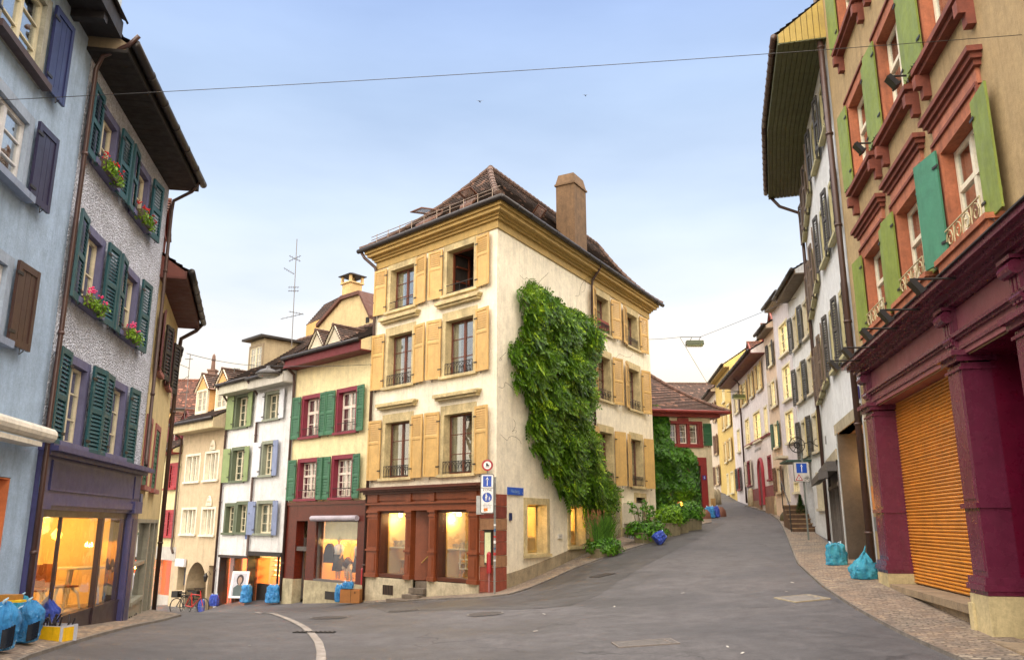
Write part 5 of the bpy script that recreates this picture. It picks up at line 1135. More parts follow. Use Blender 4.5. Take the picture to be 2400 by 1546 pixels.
h.part('cornice', [(-9, 5.3, 4.86, 4.92, -.1, .16), (-9, 5.34, 4.92, 4.98, -.1, .24), (-9, 5.38, 4.98, 5.04, -.1, .36), (-9, 5.44, 5.04, 5.12, -.1, .46)], MA, None, sf); h.part('cornice_flashing', [(-9, 5.48, 5.12, 5.14, -.1, .5)], LEAD, None, sf)
rs = MB(); z = .56; k = 0
while z < 4.1:                               # interlocking slats of the roller shutter
    pz = .062; pr = [(-.36, z), (-.335, z+.012), (-.325, z+pz*.5), (-.335, z+pz-.012), (-.36, z+pz-.004)]
    for (na, za), (nb, zb3) in zip(pr, pr[1:]): rs.face([R.P(-.25, za, na), R.P(4.5, za, na), R.P(4.5, zb3, nb), R.P(-.25, zb3, nb)])
    z += pz
rs.build('roller_shutter', M('D88E30', 'slat', .34, k=.95), sf, recalc=False); h.part('shutter_back', [(-.25, 4.5, .5, 4.12, -.42, -.38)], M('5A3010'), None, sf)
h.part('sill', [(-.25, 4.5, .42, .54, -.4, .14), (-.22, 4.47, -.4, .42, -.3, .05)], M('A89478', 'stone', .7, k=.8), None, sf)
h.part('sill', [(-2.78, -.87, .1, .2, -1.5, .3)], M('A89478', 'stone', .7, k=.8), None, sf)
rc = MB()
for u in (-.86, -2.79): rc.face([R.P(u, .2, -.3), R.P(u, 4.1, -.3), R.P(u, 4.1, -1.8), R.P(u, .2, -1.8)])
rc.face([R.P(-.86, 4.09, 0), R.P(-2.79, 4.09, 0), R.P(-2.79, 4.09, -1.8), R.P(-.86, 4.09, -1.8)]); rc.face([R.P(-.86, .2, -1.8), R.P(-2.79, .2, -1.8), R.P(-2.79, 4.1, -1.8), R.P(-.86, 4.1, -1.8)])
rc.build('recess', MAD, sf, recalc=False)
h.part('alarm_box', [(5.5, 5.58, 3.9, 4.05, 0, .08)], WHITE); h.part('notice', [(5.48, 5.7, 2.0, 2.5, .01, .03)], M('C88040', 'paint')); h.part('intercom', [(5.48, 5.68, 1.55, 1.85, .01, .04)], M('6A6A68', 'metalpaint'))
downpipe(h, [R.P(5.88, 17, .12), R.P(5.88, .35, .12)], .075, PIPE)
h.finish()
def flood(u, n, z, lab, rn=.3, rz_=None):
    t = thing('spotlight', lab, 'spotlight', R.P(u, z, rn), 'spotlights reaching out over the maroon shopfront'); m = MB(); m.tube([R.P(u, z, rn), R.P(u, z+.02, n)], .018, 6); m.build('arm', IRON, t)
    m = MB(); m.bx(lambda a, b, c: R.P(u+a, z+b*.8-c*.6, n+c*.8+b*.6), -.09, .09, -.2, .0, -.04, .04); m.bx(lambda a, b, c: R.P(u+a, z+b*.8-c*.6, n+c*.8+b*.6), -.105, .105, -.23, -.2, -.055, .055); m.build('lamp_head', M('16151A', 'metalpaint', .35), t)
for u, lab in ((4.05, 'black spotlight on an arm at the far end of the maroon cornice'), (2.75, 'second black spotlight from the far end of the maroon cornice'), (1.15, 'black spotlight in front of the middle orange window'), (-.15, 'black spotlight under the turquoise shutter'), (-1.85, 'black spotlight nearest the right edge above the maroon cornice')):
    flood(u, .95, 5.0, lab)
for u, lab in ((2.1, 'small black spotlight on the sill between the two upper far windows'), (-.4, 'small black spotlight under the upper lime shutters')): flood(u, .5, 8.95, lab, .2)
# white house with the deep eaves: it bends in the middle
PW = M('E2E6E8', 'plaster', .85, k=.88, var=.06); BRS = M('6A5848', 'paint', .6); OL = M('C8C090', 'paint', .6, k=.85)
R2b = Fac(*R2.P(4.9, 0, 0)[:2], .315, -1)
h = House('white house with very deep olive eaves and grey louvered shutters', R2, 0.05, 4.9, -.2, 13.6, PW, depth=8, name='town_house')
hb2 = []; h.faces.append((R2b, 0.0, 5.55, hb2))
SHB = M('4E4A46', 'paint', .6, k=.8); SHO = M('A88A58', 'paint', .6)
for z0, z1 in ((5.72, 7.3), (8.75, 10.25), (11.6, 12.95)):
    for fc, hl, uc in ((R2, h.holes, 1.35), (R2, h.holes, 3.35), (R2b, hb2, .95), (R2b, hb2, 2.75), (R2b, hb2, 4.4)):
        w = window(h, (uc-.42, uc+.42, z0, z1), OL, M('D8D0B0'), fac=fc, tw=.12, d=.2, rows=3, holes=hl, sill=.12, cur='')
        for dr in (-1, 1): shutter(h, fc, uc+dr*.54, z0-.05, z1+.08, .42, dr, SHB if fc is R2 else BRS, 'louver', 5 if dr < 0 else 9, pitch=.07, n0=.08)
# ground floor: deep passage, dark panel and shop window
h.holes.append((.4, 4.75, -.1, 4.1, 0)); hb2.append((.1, 4.6, .0, 3.45, 0))
CON = M('B8AC90', 'stone', .8, k=.85)
h.part('lintel', [(.3, 4.8, 4.1, 4.38, -.3, .04)], CON); h.part('lintel', [(.0, 4.9, 3.45, 3.75, -.3, .03)], CON, R2b)
rc = MB(); F2 = R2.P
rc.face([F2(.4, 4.1, 0), F2(4.75, 4.1, 0), F2(4.75, 4.1, -2), F2(.4, 4.1, -2)]); rc.face([F2(.4, -.1, -2), F2(4.75, -.1, -2), F2(4.75, 4.1, -2), F2(.4, 4.1, -2)], 1)
rc.build('passage', [M('C89A70', 'plain', .8), M('6A3A18', 'plain')], h.root, recalc=False)
h.part('bronze_panel', [(4.2, 4.32, .2, 4.08, -1.9, .05)], M('5E5850', 'metalpaint', .33, metal=.6)); h.part('entrance_door', [(1.9, 2.6, .3, 3.6, -1.95, -1.85)], M('A86828', 'paint', .5)); h.part('glass_edge', [(4.34, 4.4, .4, 4.08, -.1, .06)], M('B8C0C0', 'metalpaint', .3))
ld = bpy.data.lights.new('passage_light', 'POINT'); ld.energy = 70; ld.color = (1, .6, .25); ld.shadow_soft_size = .1; lo = bpy.data.objects.new('passage_light', ld); col.objects.link(lo); lo.location = R2.P(1.6, 3.3, -1.3)
lm = MB(); lm.lathe([(.001, 0), (.08, .0), (.08, .04), (.001, .05)], R2.P(1.6, 3.5, -1.3), 10); lm.build('ceiling_lamp', emit('FFD090', 5), h.root)
sw = h.part('show_window', [(.1, .2, .5, 3.3, -.15, .03), (4.5, 4.6, .5, 3.3, -.15, .03), (.2, 4.5, .5, .75, -.15, .03), (.2, 4.5, 2.75, 2.85, -.15, .05), (1.9, 1.97, .75, 2.75, -.15, .02), (3.2, 3.27, .75, 2.75, -.15, .02), (.2, 4.5, 2.85, 3.4, -.2, -.05)], M('5A524C', 'metalpaint'), R2b)
h.part('pane', [(.2, 4.5, .75, 2.75, -.06, -.055)], glass((.6, .66, .62), 1.4), R2b, sw)
rb = MB(); rb.face([R2b.P(.1, .4, -.3), R2b.P(4.6, .4, -.3), R2b.P(4.6, .4, -2.5), R2b.P(.1, .4, -2.5)]); rb.face([R2b.P(.1, .4, -2.5), R2b.P(4.6, .4, -2.5), R2b.P(4.6, 3.4, -2.5), R2b.P(.1, 3.4, -2.5)]); rb.build('room', M('A8A890', 'plain'), sw, recalc=False)
aw = MB(); aw.bx(R2b.P, .2, 4.6, 3.15, 3.42, .03, .3)
aw.hexa([R2b.P((.2, 4.6)[i & 1], (2.98, 3.18)[i >> 1 & 1]+(0 if i < 4 else -.08), (.28, .55)[i >> 2]) for i in range(8)]); aw.build('awning_cassette', M('4A4644', 'metalpaint'), h.root)
h.part('street_name', [(.32, .75, 4.5, 4.78, .01, .03)], M('4A3A9A', 'paint')); h.part('house_number', [(3.9, 4.15, 4.25, 4.5, .01, .03)], M('8A8A88', 'paint'), R2b)
# deep boarded eaves following the bend
eb = MB(); ov = 1.15; ze = 13.6
m0, m1 = R2.P(.1, ze, ov), None
def mit(n): 
    a = Vector(R2.P(4.9, ze, n)); b = Vector(R2b.P(0, ze, n)); return (a+b)/2
path = lambda n, z: [tuple(Vector(R2.P(.02, z, n))), (mit(n).x, mit(n).y, z), tuple(Vector(R2b.P(5.6, z, n)))]
nb = 9
for j in range(nb):
    n0_, n1_ = .0+ov*j/nb+.006, .0+ov*(j+1)/nb-.006; p0, p1 = path(n0_, ze-.03), path(n1_, ze-.03)
    for i in range(2): eb.prism([p0[i], p0[i+1], p1[i+1], p1[i]], (0, 0, .03))
p0, p1 = path(ov-.03, ze-.05), path(ov+.02, ze-.05)
for i in range(2): eb.prism([p0[i], p0[i+1], p1[i+1], p1[i]], (0, 0, .3))
q0_, q1_ = path(-.05, ze+.02), path(ov-.02, ze+.02)
for i in range(2): eb.prism([q0_[i], q0_[i+1], q1_[i+1], q1_[i]], (0, 0, .02))
eb.build('eaves', M('5E6238', 'paint', .6, k=.8), h.root)
gb_ = MB(); a = R2.P(.03, ze, ov); 
for j in range(8):
    n0_, n1_ = ov*j/8, ov*(j+1)/8-.012; t0, t1 = .24+(ov-n0_)*.75, .24+(ov-n1_)*.75
    gb_.prism([R2.P(.015, ze, n0_), R2.P(.015, ze, n1_), R2.P(.015, ze+t1, n1_), R2.P(.015, ze+t0, n0_)], (R2.dx*.03, R2.dy*.03, 0))
gb_.build('gable_boards', M('B09848', 'paint', .6), h.root)
gt = MB(); p = path(ov+.1, ze+.2)
for i in range(2): gt.tube([tuple(Vector(p[i]).lerp(Vector(p[i+1]), k/6)) for k in range(7)], .085, 10)
for i in range(2):
    for k in range(1, 12): q = Vector(p[i]).lerp(Vector(p[i+1]), k/12); gt.tube([q, q.lerp(Vector(p[i+1]), .012)], .097, 10)
gt.tube([R2b.P(5.55, ze+.1, ov), R2b.P(5.5, ze-.4, .8), R2b.P(5.45, ze-.75, .15), R2b.P(5.45, ze-1.2, .09), R2b.P(5.45, 1.0, .09)], .06, 8)
gt.build('gutter', PIPE, h.root, smooth=True)
rf = MB(); q0, q1 = path(ov+.08, ze+.26), path(-2.6, ze+3.2)
for i in range(2): roof_slope(rf, q0[i], q0[i+1], q1[i], q1[i+1], .1, 24)
rf.build('roof', TILE, h.root, recalc=False); h.zt = 14.0
h.finish()
# the narrow white house full of shutters
R3 = Fac(*R2b.P(5.6, 0, 0)[:2], .14, -1)
len3 = math.hypot(R4.P(-2.15, 0)[0]-R3.x, R4.P(-2.15, 0)[1]-R3.y)
R3 = Fac(R3.x, R3.y, (R4.P(-2.15, 0)[0]-R3.x)/(R4.P(-2.15, 0)[1]-R3.y), -1)
h = House('narrow white house seen edge on with dark louvered shutters and an iron sign', R3, 0.02, len3-.02, .5, 10.6, PW, depth=7)
for z0, z1 in ((4.2, 5.5), (6.3, 7.6), (8.4, 9.7)):
    for uc in (.95, 3.0):
        w = window(h, (uc-.42, uc+.42, z0, z1), M('C8C0A8', 'paint'), BONE, tw=.1, d=.15, sill=.08, cur='c')
        for dr in (-1, 1): shutter(h, R3, uc+dr*.52, z0-.05, z1+.08, .46, dr, M('4A4840', 'paint', .5) if dr > 0 else M('C8B880', 'paint', .4), 'louver', 8, pitch=.08, n0=.06)
h.holes.append((2.4, 3.5, 1.6, 3.9, .5)); h.part('door', [(2.42, 3.48, 1.6, 3.85, -.3, -.25)], M('7A6A58', 'paint')); window(h, (.7, 1.5, 2.2, 3.4), M('C8C0A8', 'paint'), BONE, tw=.1)
h.part('canopy', [(2.2, 3.7, 3.95, 4.02, 0, .9)], M('24443A', 'metalpaint'))
row_roof(h, 10.6, 3, 2.4, .5, tile=TILE, soffit=M('6A5A48')); h.finish()
# upper street houses on the bent line
YEL = emit('FFE48C', 1.1, 'sky_reflection_glow')  # evening-sky reflection painted as a glowing sheet in the curtain's place
def upper(lab, u0, u1, ztop, wm, wins, zb=1.2, eav=.36, so='6A3A2C', tile=TILE, rise=2.6, dorm=(), extra=None, gut=True):
    h = House(lab, R4, u0, u1, zb, ztop, wm, depth=8)
    for (x0, y0, x1, y1, st) in wins:
        a = R4.box(1640+x0/3.207, 760+y0/3.207, 1640+x1/3.207, 760+y1/3.207); a = (max(a[0], u0+.25), min(a[1], u1-.2), a[2], a[3])
        if a[1]-a[0] < .3: a = (a[0], a[0]+.5, a[2], a[3])
        if a[2] > a[3]-.3: continue
        trim = {'r': M('8A2A38', 'paint'), 'y': M('E0D8B8', 'paint'), 'b': M('C8B08A', 'paint')}[st[0]]
        w = window(h, a, trim, M('EDE4C8', 'paint') if st[0] != 'r' else RED, tw=.08, d=.07, rows=4, cols=2, fw=.035, gl=GLs, cur='c' if 'l' in st else 'ab', curm=YEL if 'l' in st else None, sill=.08)  # 'l' windows: curtain slot holds the glowing sheet for the painted sky reflection
        if 's' in st:
            sm = {'g': M('3A5A48', 'paint', .6), 'o': M('C8A868', 'paint', .6), 'n': M('6A4A34', 'paint', .6), 'w': M('C8BCA8', 'paint', .6), 'k': M('3A3834', 'paint', .6)}[st[-1]]
            for dr in (-1, 1): shutter(h, R4, (a[1] if dr > 0 else a[0])+dr*.1, a[2]-.03, a[3]+.06, min(.5, (a[1]-a[0])*.5), dr, sm, 'louver' if st[-1] in 'nk' else 'flat', 5, pitch=.1, n0=.05)
    for uc, zz, wd in dorm: dormer(h, R4, uc, -.6, zz, wd, .9, .5, 2.4, M('8A3A30', 'paint') , M('9A4A40', 'paint'), TILEr)
    if extra: extra(h)
    row_roof(h, ztop, 3.2, rise, eav, tile=tile, soffit=M(so, 'paint', .6), fasc=.14)
    h.finish(); return h
def ex_lav(h):
    h.part('door', [(.15, .95, 2.6, 4.3, -.02, .03)], M('D8D0B8', 'paint')); h.part('canopy', [(.0, 1.1, 4.4, 4.5, 0, .4)], M('C8BCA0', 'paint'))
    t = thing('stone_steps', 'brown stone steps with an iron handrail up to the white door in the upper street', 'steps', R3.P(2.6, 1.3, .6))
    m = MB(); zg = gz(*R3.P(2.6, 0, .6)[:2])
    for k in range(6): m.bx(R3.P, 2.5+k*.27, 4.35, zg-.4 if k == 0 else zg+.17*k, zg+.17*(k+1), .05, .8)
    for k in range(6): m.bx(R3.P, 2.48+k*.27, 2.62+k*.27, zg+.17*(k+1)-.03, zg+.17*(k+1)+.01, .03, .84, 1)
    m.build('treads', [M('6A4A30', 'stone', k=.7), M('A88860', 'stone', k=.8)], t); m = MB()
    m.tube([R3.P(2.55, zg, .85), R3.P(2.55, zg+1, .85), R3.P(4.0, zg+1.95, .85), R3.P(4.0, zg+.9, .85)], .022, 6); m.build('handrail', IRON, t)
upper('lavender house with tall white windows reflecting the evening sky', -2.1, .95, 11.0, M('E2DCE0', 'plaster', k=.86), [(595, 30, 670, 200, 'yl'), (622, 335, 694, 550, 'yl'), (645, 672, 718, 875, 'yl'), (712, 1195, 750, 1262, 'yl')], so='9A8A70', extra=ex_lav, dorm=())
def ex_cr(h):
    for x0, y0, x1, y1, c_ in ((492, 485, 535, 640, '3A6A54'), (515, 780, 557, 940, '3A6A54'), (588, 405, 622, 580, 'B8A8BC'), (610, 725, 645, 900, 'B8A8BC')):
        pass
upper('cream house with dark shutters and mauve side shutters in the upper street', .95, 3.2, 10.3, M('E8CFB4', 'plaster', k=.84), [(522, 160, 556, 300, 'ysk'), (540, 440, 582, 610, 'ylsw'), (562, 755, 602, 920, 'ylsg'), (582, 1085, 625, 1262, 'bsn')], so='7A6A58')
def ex_pink(h):
    n = 10; uc, zs2, r_ = 5.95, 4.2, .5
    mb = MB(); pts = [R4.P(uc+r_, 2.6, .05)]+[R4.P(uc+r_*math.cos(PI*k/n), zs2+r_*1.2*math.sin(PI*k/n), .05) for k in range(n+1)]+[R4.P(uc-r_, 2.6, .05)]
    mb.tube(pts, .1, 6); mb.build('arch_frame', M('9A2A38', 'paint'), h.root); mb = MB(); mb.prism(pts, (R4.nx*.02, R4.ny*.02, 0)); mb.build('door', M('6A1A24', 'paint'), h.root)
    zz = 3.45; h.part('plinth', [(3.25, 5.4, .8, zz, 0, .03), (6.5, 10.2, .8, zz, 0, .03)], M('8E3A3E', 'paint', k=.85)); h.part('plinth_base', [(3.25, 5.4, .8, zz-.5, 0, .06), (6.5, 10.2, .8, zz-.6, 0, .06)], M('9A7A58', 'stone'))
    zl = 5.75
    text('house_name', 'zum roten Haus', .26, lambda a, b: R4.P(6.6-a, 5.35+b, .012), M('3A3434', 'plain'), h.root)
    h.part('string_course', [(3.3, 10.1, zl, zl+.07, 0, .08)], M('8A3038', 'paint'))
    downpipe(h, [R4.P(10.3, 9.7, .5), R4.P(10.3, 9.3, .1), R4.P(10.3, 2.8, .1)], .05)
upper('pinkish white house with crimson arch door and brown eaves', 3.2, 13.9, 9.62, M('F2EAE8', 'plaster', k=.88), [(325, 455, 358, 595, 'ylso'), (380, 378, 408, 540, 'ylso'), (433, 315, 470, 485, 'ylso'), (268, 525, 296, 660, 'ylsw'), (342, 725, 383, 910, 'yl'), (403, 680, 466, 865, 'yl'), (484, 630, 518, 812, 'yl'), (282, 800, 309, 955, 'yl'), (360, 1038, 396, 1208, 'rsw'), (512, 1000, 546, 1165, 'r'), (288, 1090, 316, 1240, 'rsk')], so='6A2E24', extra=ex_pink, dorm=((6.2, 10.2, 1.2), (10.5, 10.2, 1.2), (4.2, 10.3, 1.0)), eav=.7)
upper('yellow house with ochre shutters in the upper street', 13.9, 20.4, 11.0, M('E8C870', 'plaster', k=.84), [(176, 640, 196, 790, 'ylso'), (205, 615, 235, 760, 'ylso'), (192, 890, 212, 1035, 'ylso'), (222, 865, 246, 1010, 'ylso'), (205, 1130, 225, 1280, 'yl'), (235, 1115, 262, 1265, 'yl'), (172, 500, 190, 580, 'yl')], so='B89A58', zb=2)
upper('cream house with brown shutters and an iron window grille', 20.4, 28, 10.5, M('E8D8C0', 'plaster', k=.84), [(108, 590, 125, 720, 'bsn'), (135, 570, 155, 700, 'bsn'), (118, 840, 138, 970, 'bsn'), (148, 825, 170, 955, 'bsn'), (120, 1075, 180, 1190, 'bsn')], so='5A3A2C', zb=2)
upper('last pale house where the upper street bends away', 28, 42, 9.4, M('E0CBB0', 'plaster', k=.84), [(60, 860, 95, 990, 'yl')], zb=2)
# ------------------------------------------------------------------ the red trimmed gatehouse facing down the street
DR = M('962C2C', 'paint', .5, k=.7)
h = House('cream gatehouse with dark red trim and a hipped tile roof behind the ivy', D, -6.5, .2, 1.0, 6.95, M('DDD2B0', 'plaster', k=.8), depth=7, name='gatehouse')
fb = [(-2.14, -.26, 6.46, 6.6, -.05, .06), (-2.14, -.26, 5.32, 5.47, -.05, .08)]
for a, b in ((-2.02, -1.6), (-1.46, -1.05), (-.92, -.5)):
    w = window(h, (a, b, 5.5, 6.45), DR, M('E8E0D0', 'paint'), tw=.06, d=.15, rows=3, cols=1, mull=False, cur='ab', sill=0)
wf = h.part('window_surround', fb+[(-1.55, -.98, 6.6, 6.75, -.02, .08), (-2.14, -2.1, 5.47, 6.46, -.02, .05), (-.42, -.26, 5.47, 6.46, -.02, .05)], DR)
shutter(h, D, -.22, 5.42, 6.5, .42, 1, M('1E5A34', 'paint', .5), 'louver', 4, pitch=.07)
h.holes.append((-1.55, -.46, 1.2, 4.45, .4)); h.part('gate', [(-1.53, -.48, 1.5, 4.43, -.35, -.3)], M('1E3A2C', 'paint', .5))
h.part('gate_surround', [(-1.7, .02-.15, 4.45, 4.85, -.1, .05), (-.46, -.13, 1.0, 4.45, -.3, .05), (-1.88, -1.55, 1.0, 4.45, -.3, .05)], DR)
h.part('number_plate', [(-.38, -.22, 3.78, 3.98, .051, .07)], M('2A2A8A', 'paint', .4)); text('number', '5', .17, lambda a, b: D.P(-.3+a, 3.88+b, .074), WHITE, h.root)
for n_ in ((-.9, 1.3, .3),): pass
P0 = D.P; z = 7.0; e = .75
A, B, C_, E_ = [Vector(P0(u, z, n)) for u, n in ((-6.9, .6), (1.0, .6), (1.0, -7.4), (-6.9, -7.4))]
pa, pb = Vector(P0(-3.2, 10.1, -3.4)), Vector(P0(-2.4, 10.1, -3.6))
rf = MB(); roof_slope(rf, A, B, pa, pb, .35, 26); roof_slope(rf, B, C_, pb, pb, .35, 26); roof_slope(rf, E_, A, pa, pa, .35, 26); roof_slope(rf, C_, E_, pb, pa, .35, 10)
for a, b in ((A, pa), (B, pb)): ridge(rf, [a.lerp(b, i/8)*1.0+Vector((0, 0, -(b.z-a.z)*.35*(i/8)*(1-i/8)+.05)) for i in range(9)], .1)
rf.build('roof', M('5E4234', 'tile', .8), h.root, recalc=False)
eb = MB(); eb.prism([tuple(v) for v in (A, B, C_, E_)], (0, 0, -.06)); eb.prism([tuple(Vector(P0(u, 6.78, n))) for u, n in ((-6.6, .3), (.6, .3), (.6, -7.2), (-6.6, -7.2))], (0, 0, .16)); eb.build('eaves', DR, h.root)
gt = MB(); gt.tube([A+Vector((0, 0, .02)), B+Vector((0, 0, .02)), C_+Vector((0, 0, .02))], .07, 8); gt.build('gutter', M('7A2A24', 'metalpaint'), h.root)
fi = MB(); fi.lathe([(.12, 0), (.05, .15), (.04, .4), (.1, .5), (.03, .62), (.02, .9), (.001, 1.05)], pa-Vector((0, 0, .05)), 8); fi.build('finial', IRON, h.root)
sb = h.part('base_stone', [(.0, .22, 1.2, 2.9, -.02, .06)], M('A88A5A', 'stone')); h.finish()
# street end closing walls behind, roof far away
f_ = Fac(14.0, 75, 30, 1); h = House('distant brown roofed house closing the upper street', f_, -8, 8, 2, 12.0, M('D8C8A8', 'plaster', k=.85), depth=8); row_roof(h, 12.0, 4, 3, .5, tile=TILE); h.finish()
# ------------------------------------------------------------------ climbing plants
def inpoly(x, y, P):
    r_ = False; j = len(P)-1
    for i in range(len(P)):
        if (P[i][1] > y) != (P[j][1] > y) and x < (P[j][0]-P[i][0])*(y-P[i][1])/(P[j][1]-P[i][1])+P[i][0]: r_ = not r_
        j = i
    return r_
def edist(x, y, P):
    d = 1e9
    for i in range(len(P)):
        ax, ay = P[i]; bx_, by_ = P[(i+1) % len(P)]; l2 = (bx_-ax)**2+(by_-ay)**2+1e-9; t = max(0, min(1, ((x-ax)*(bx_-ax)+(y-ay)*(by_-ay))/l2)); d = min(d, math.hypot(x-ax-t*(bx_-ax), y-ay-t*(by_-ay)))
    return d
def climber(f, poly, count, kind, leafmat, stems, name, label, cat, thick=.5, seed=1, fl=.3, stray=0):
    R_ = random.Random(seed); P = [f.uz(*p) for p in poly]; xs = [p[0] for p in P]; zs2 = [p[1] for p in P]; mb = MB(); mb2 = MB(); mbo = mb; k = 0
    root = thing(name, label, cat, f.P(stems[0][0][0], stems[0][0][1], .1))
    tries = 0
    while k < count and tries < count*12:
        tries += 1
        x = R_.uniform(min(xs)-stray, max(xs)+stray); y = R_.uniform(min(zs2)-stray, max(zs2)+stray); ins = inpoly(x, y, P); d = edist(x, y, P)
        if not ins and not (stray and d < stray and R_.random() < .12*(1-d/stray)): continue
        cl = noise.noise(Vector((x*1.1, y*1.3, seed*3.1))); c2 = noise.noise(Vector((x*3.1, y*3.3, seed)))
        th = thick*min(1, d/.5 if ins else .1)*max(.12, .6+1.3*cl+.5*c2)+.05
        if c2 < -.3 and R_.random() < .8 and d > .15: continue
        n = th*(1-R_.random()**2.2*.85)
        c = Vector(f.P(x, y, max(.04, n))); out = Vector((f.nx, f.ny, 0)); al = Vector((f.dx, f.dy, 0)); k += 1
        if kind == 'frond':
            mb = mb2 if (n > th*.7 and R_.random() < .2 and noise.noise(Vector((x*.9, y*.8, 7))) > -.1) else mbo
            ang = R_.uniform(-3.0, -.1) if R_.random() < .75 else R_.uniform(-.5, .6)
            d_ = (al*math.cos(ang)+Vector((0, 0, math.sin(ang)*.75+.1))+out*R_.uniform(.1, .9)).normalized(); ln = fl*R_.uniform(.7, 1.3); sd = d_.cross(out).normalized()
            sd = (sd+out*R_.uniform(-.4, .4)).normalized(); m = 5
            for i in range(m):
                b = c+d_*ln*(i+.4)/m-Vector((0, 0, .25*ln*((i+.4)/m)**2))
                for s_ in (-1, 1):
                    t_ = (sd*s_+d_*.55-Vector((0, 0, .25))).normalized()*ln*.36; w_ = t_.cross(out+sd*.2).normalized()*ln*.11
                    mb.face([b, b+t_*.45+w_, b+t_, b+t_*.45-w_])
            t_ = (d_-Vector((0, 0, .3))).normalized()*ln*.3; b = c+d_*ln-Vector((0, 0, .25*ln)); w_ = t_.cross(out).normalized()*ln*.11; mb.face([b, b+t_*.5+w_, b+t_, b+t_*.5-w_])
        else:
            nrm = (out+Vector((R_.uniform(-.5, .5), R_.uniform(-.5, .5), R_.uniform(-.1, .8)))).normalized(); dn = (Vector((R_.uniform(-.4, .4), R_.uniform(-.4, .4), -1))); dn = (dn-nrm*dn.dot(nrm)).normalized(); sd = nrm.cross(dn); s_ = fl*R_.uniform(.7, 1.35)
            mb.face([c-dn*s_*.25, c+sd*s_*.5+dn*s_*.05-nrm*.02, c+sd*s_*.3+dn*s_*.5, c+dn*s_*.85-nrm*.03, c-sd*s_*.3+dn*s_*.5, c-sd*s_*.5+dn*s_*.05-nrm*.02])
    mbo.build('foliage', leafmat, root, recalc=False)
    if kind == 'frond': mb2.build('young_shoots', M('8CB830', 'leaf', .5, k=.8), root, recalc=False)
    for st in stems:
        sm = MB(); pts = [f.P(u, z, .07+.05*math.sin(i*1.7)) for i, (u, z) in enumerate(st)]; sm.tube(pts, [.06*(1-.8*i/len(pts)) for i in range(len(pts))], 6); sm.build('stem', M('6A4A34', 'stone', k=.7), root)
    return root
a4 = lambda X, Y: (830+X/2.9616, 380+Y/2.9616); a5 = lambda X, Y: (830+X/2.7507, 880+Y/2.7507)
wp = [a4(*p) for p in ((1205, 820), (1300, 880), (1340, 935), (1420, 985), (1480, 1000), (1560, 1010), (1650, 1065), (1705, 1110), (1740, 1180), (1745, 1290), (1700, 1330), (1690, 1400), (1710, 1500))]+[a5(*p) for p in ((1560, 60), (1590, 110), (1545, 170), (1530, 290), (1545, 340), (1590, 420), (1590, 500), (1605, 560), (1660, 620), (1670, 660), (1700, 720), (1680, 800), (1690, 880), (1655, 930), (1600, 955), (1560, 920), (1530, 840), (1500, 790), (1420, 775), (1392, 795), (1345, 745), (1310, 700), (1290, 650), (1240, 600), (1195, 560), (1175, 500), (1112, 465), (1140, 430), (1185, 385), (1140, 365), (1098, 335), (1112, 280), (1120, 170), (1060, 70), (1000, 35))]+[a4(*p) for p in ((1075, 1530), (1085, 1480), (1130, 1390), (1100, 1350), (1035, 1330), (1060, 1285), (1125, 1200), (1150, 1100), (1130, 960), (1125, 885))]
st = [[C2.uz(*p) for p in pl_] for pl_ in ([(1386, 1290), (1384, 1240), (1389, 1190), (1380, 1130), (1350, 1090), (1330, 1040), (1300, 1000), (1310, 900), (1280, 800)], [(1392, 1290), (1400, 1220), (1380, 1160), (1395, 1100), (1370, 1000), (1360, 900), (1330, 800), (1260, 700)], [(1305, 1120), (1300, 1100), (1318, 1070), (1330, 1040)])]
wp = [(x-26*max(0, min(1, (x-1250)/150)), y) for x, y in wp]
climber(C2, wp, 4400, 'frond', M('52801C', 'leaf', .45, k=.8), st, 'wisteria', 'large wisteria with feathery leaves climbing the cream side wall', 'climbing plant', .5, 3, .34, .22)
tn = MB(); Rr = random.Random(9)                        # loose tendrils against the wall
tv = thing('climbing_tendrils', 'thin bare tendrils curling over the cream wall around the wisteria', 'tendrils', C2.P(3, 5, .03))
for (x, y, dx, dy) in ((1215, 640, 30, 40), (1250, 670, 20, -25), (1345, 700, 20, -50), (1180, 830, -25, 15), (1165, 900, 30, 10), (1170, 1020, 35, 15), (1420, 780, 45, 15), (1430, 840, 40, -10), (1200, 990, -8, 30), (1360, 680, 15, -30)):
    u, z = C2.uz(x, y); u2, z2 = C2.uz(x+dx, y+dy); tn.tube([C2.P(u+(u2-u)*t/8+.12*math.sin(t*1.1), z+(z2-z)*t/8+.1*math.cos(t*.9+x), .05+.02*t) for t in range(9)], .006, 4)
tn.build('stem', M('6A5A34', 'stone'), tv)
kk = lambda X, Y: (1500+X/3.5, 840+Y/3.5)
ip = [kk(*p) for p in ((100, 380), (170, 390), (212, 430), (235, 520), (235, 650), (290, 712), (400, 740), (455, 800), (465, 900), (475, 1050), (485, 1275), (380, 1280), (372, 1160), (285, 1150), (275, 1275), (195, 1275), (185, 1110), (172, 1100), (175, 1275), (140, 1255), (90, 1000), (80, 700))]
st = [[D.uz(*kk(*p)) for p in ((250, 1290), (240, 1100), (200, 900), (150, 500))], [D.uz(*kk(*p)) for p in ((430, 1290), (420, 1000), (350, 800))]]
climber(D, ip, 6500, 'leaf', M('3E7420', 'leaf', .5, k=.9), st, 'ivy', 'dense dark green ivy covering the front of the gatehouse', 'climbing plant', .4, 11, .19)
lw = MB(); u, z = D.uz(1592, 1185, .15); lw.lathe([(.001, -.15), (.12, -.1), (.12, .12), (.03, .2)], D.P(u, z, .3), 8); lo = lw.build('wall_lamp', emit('FFA850', 2), None); tag(lo, 'lit orange lamp glowing under the ivy of the gatehouse', 'lamp'); centre(lo, D.P(u, z, .3))
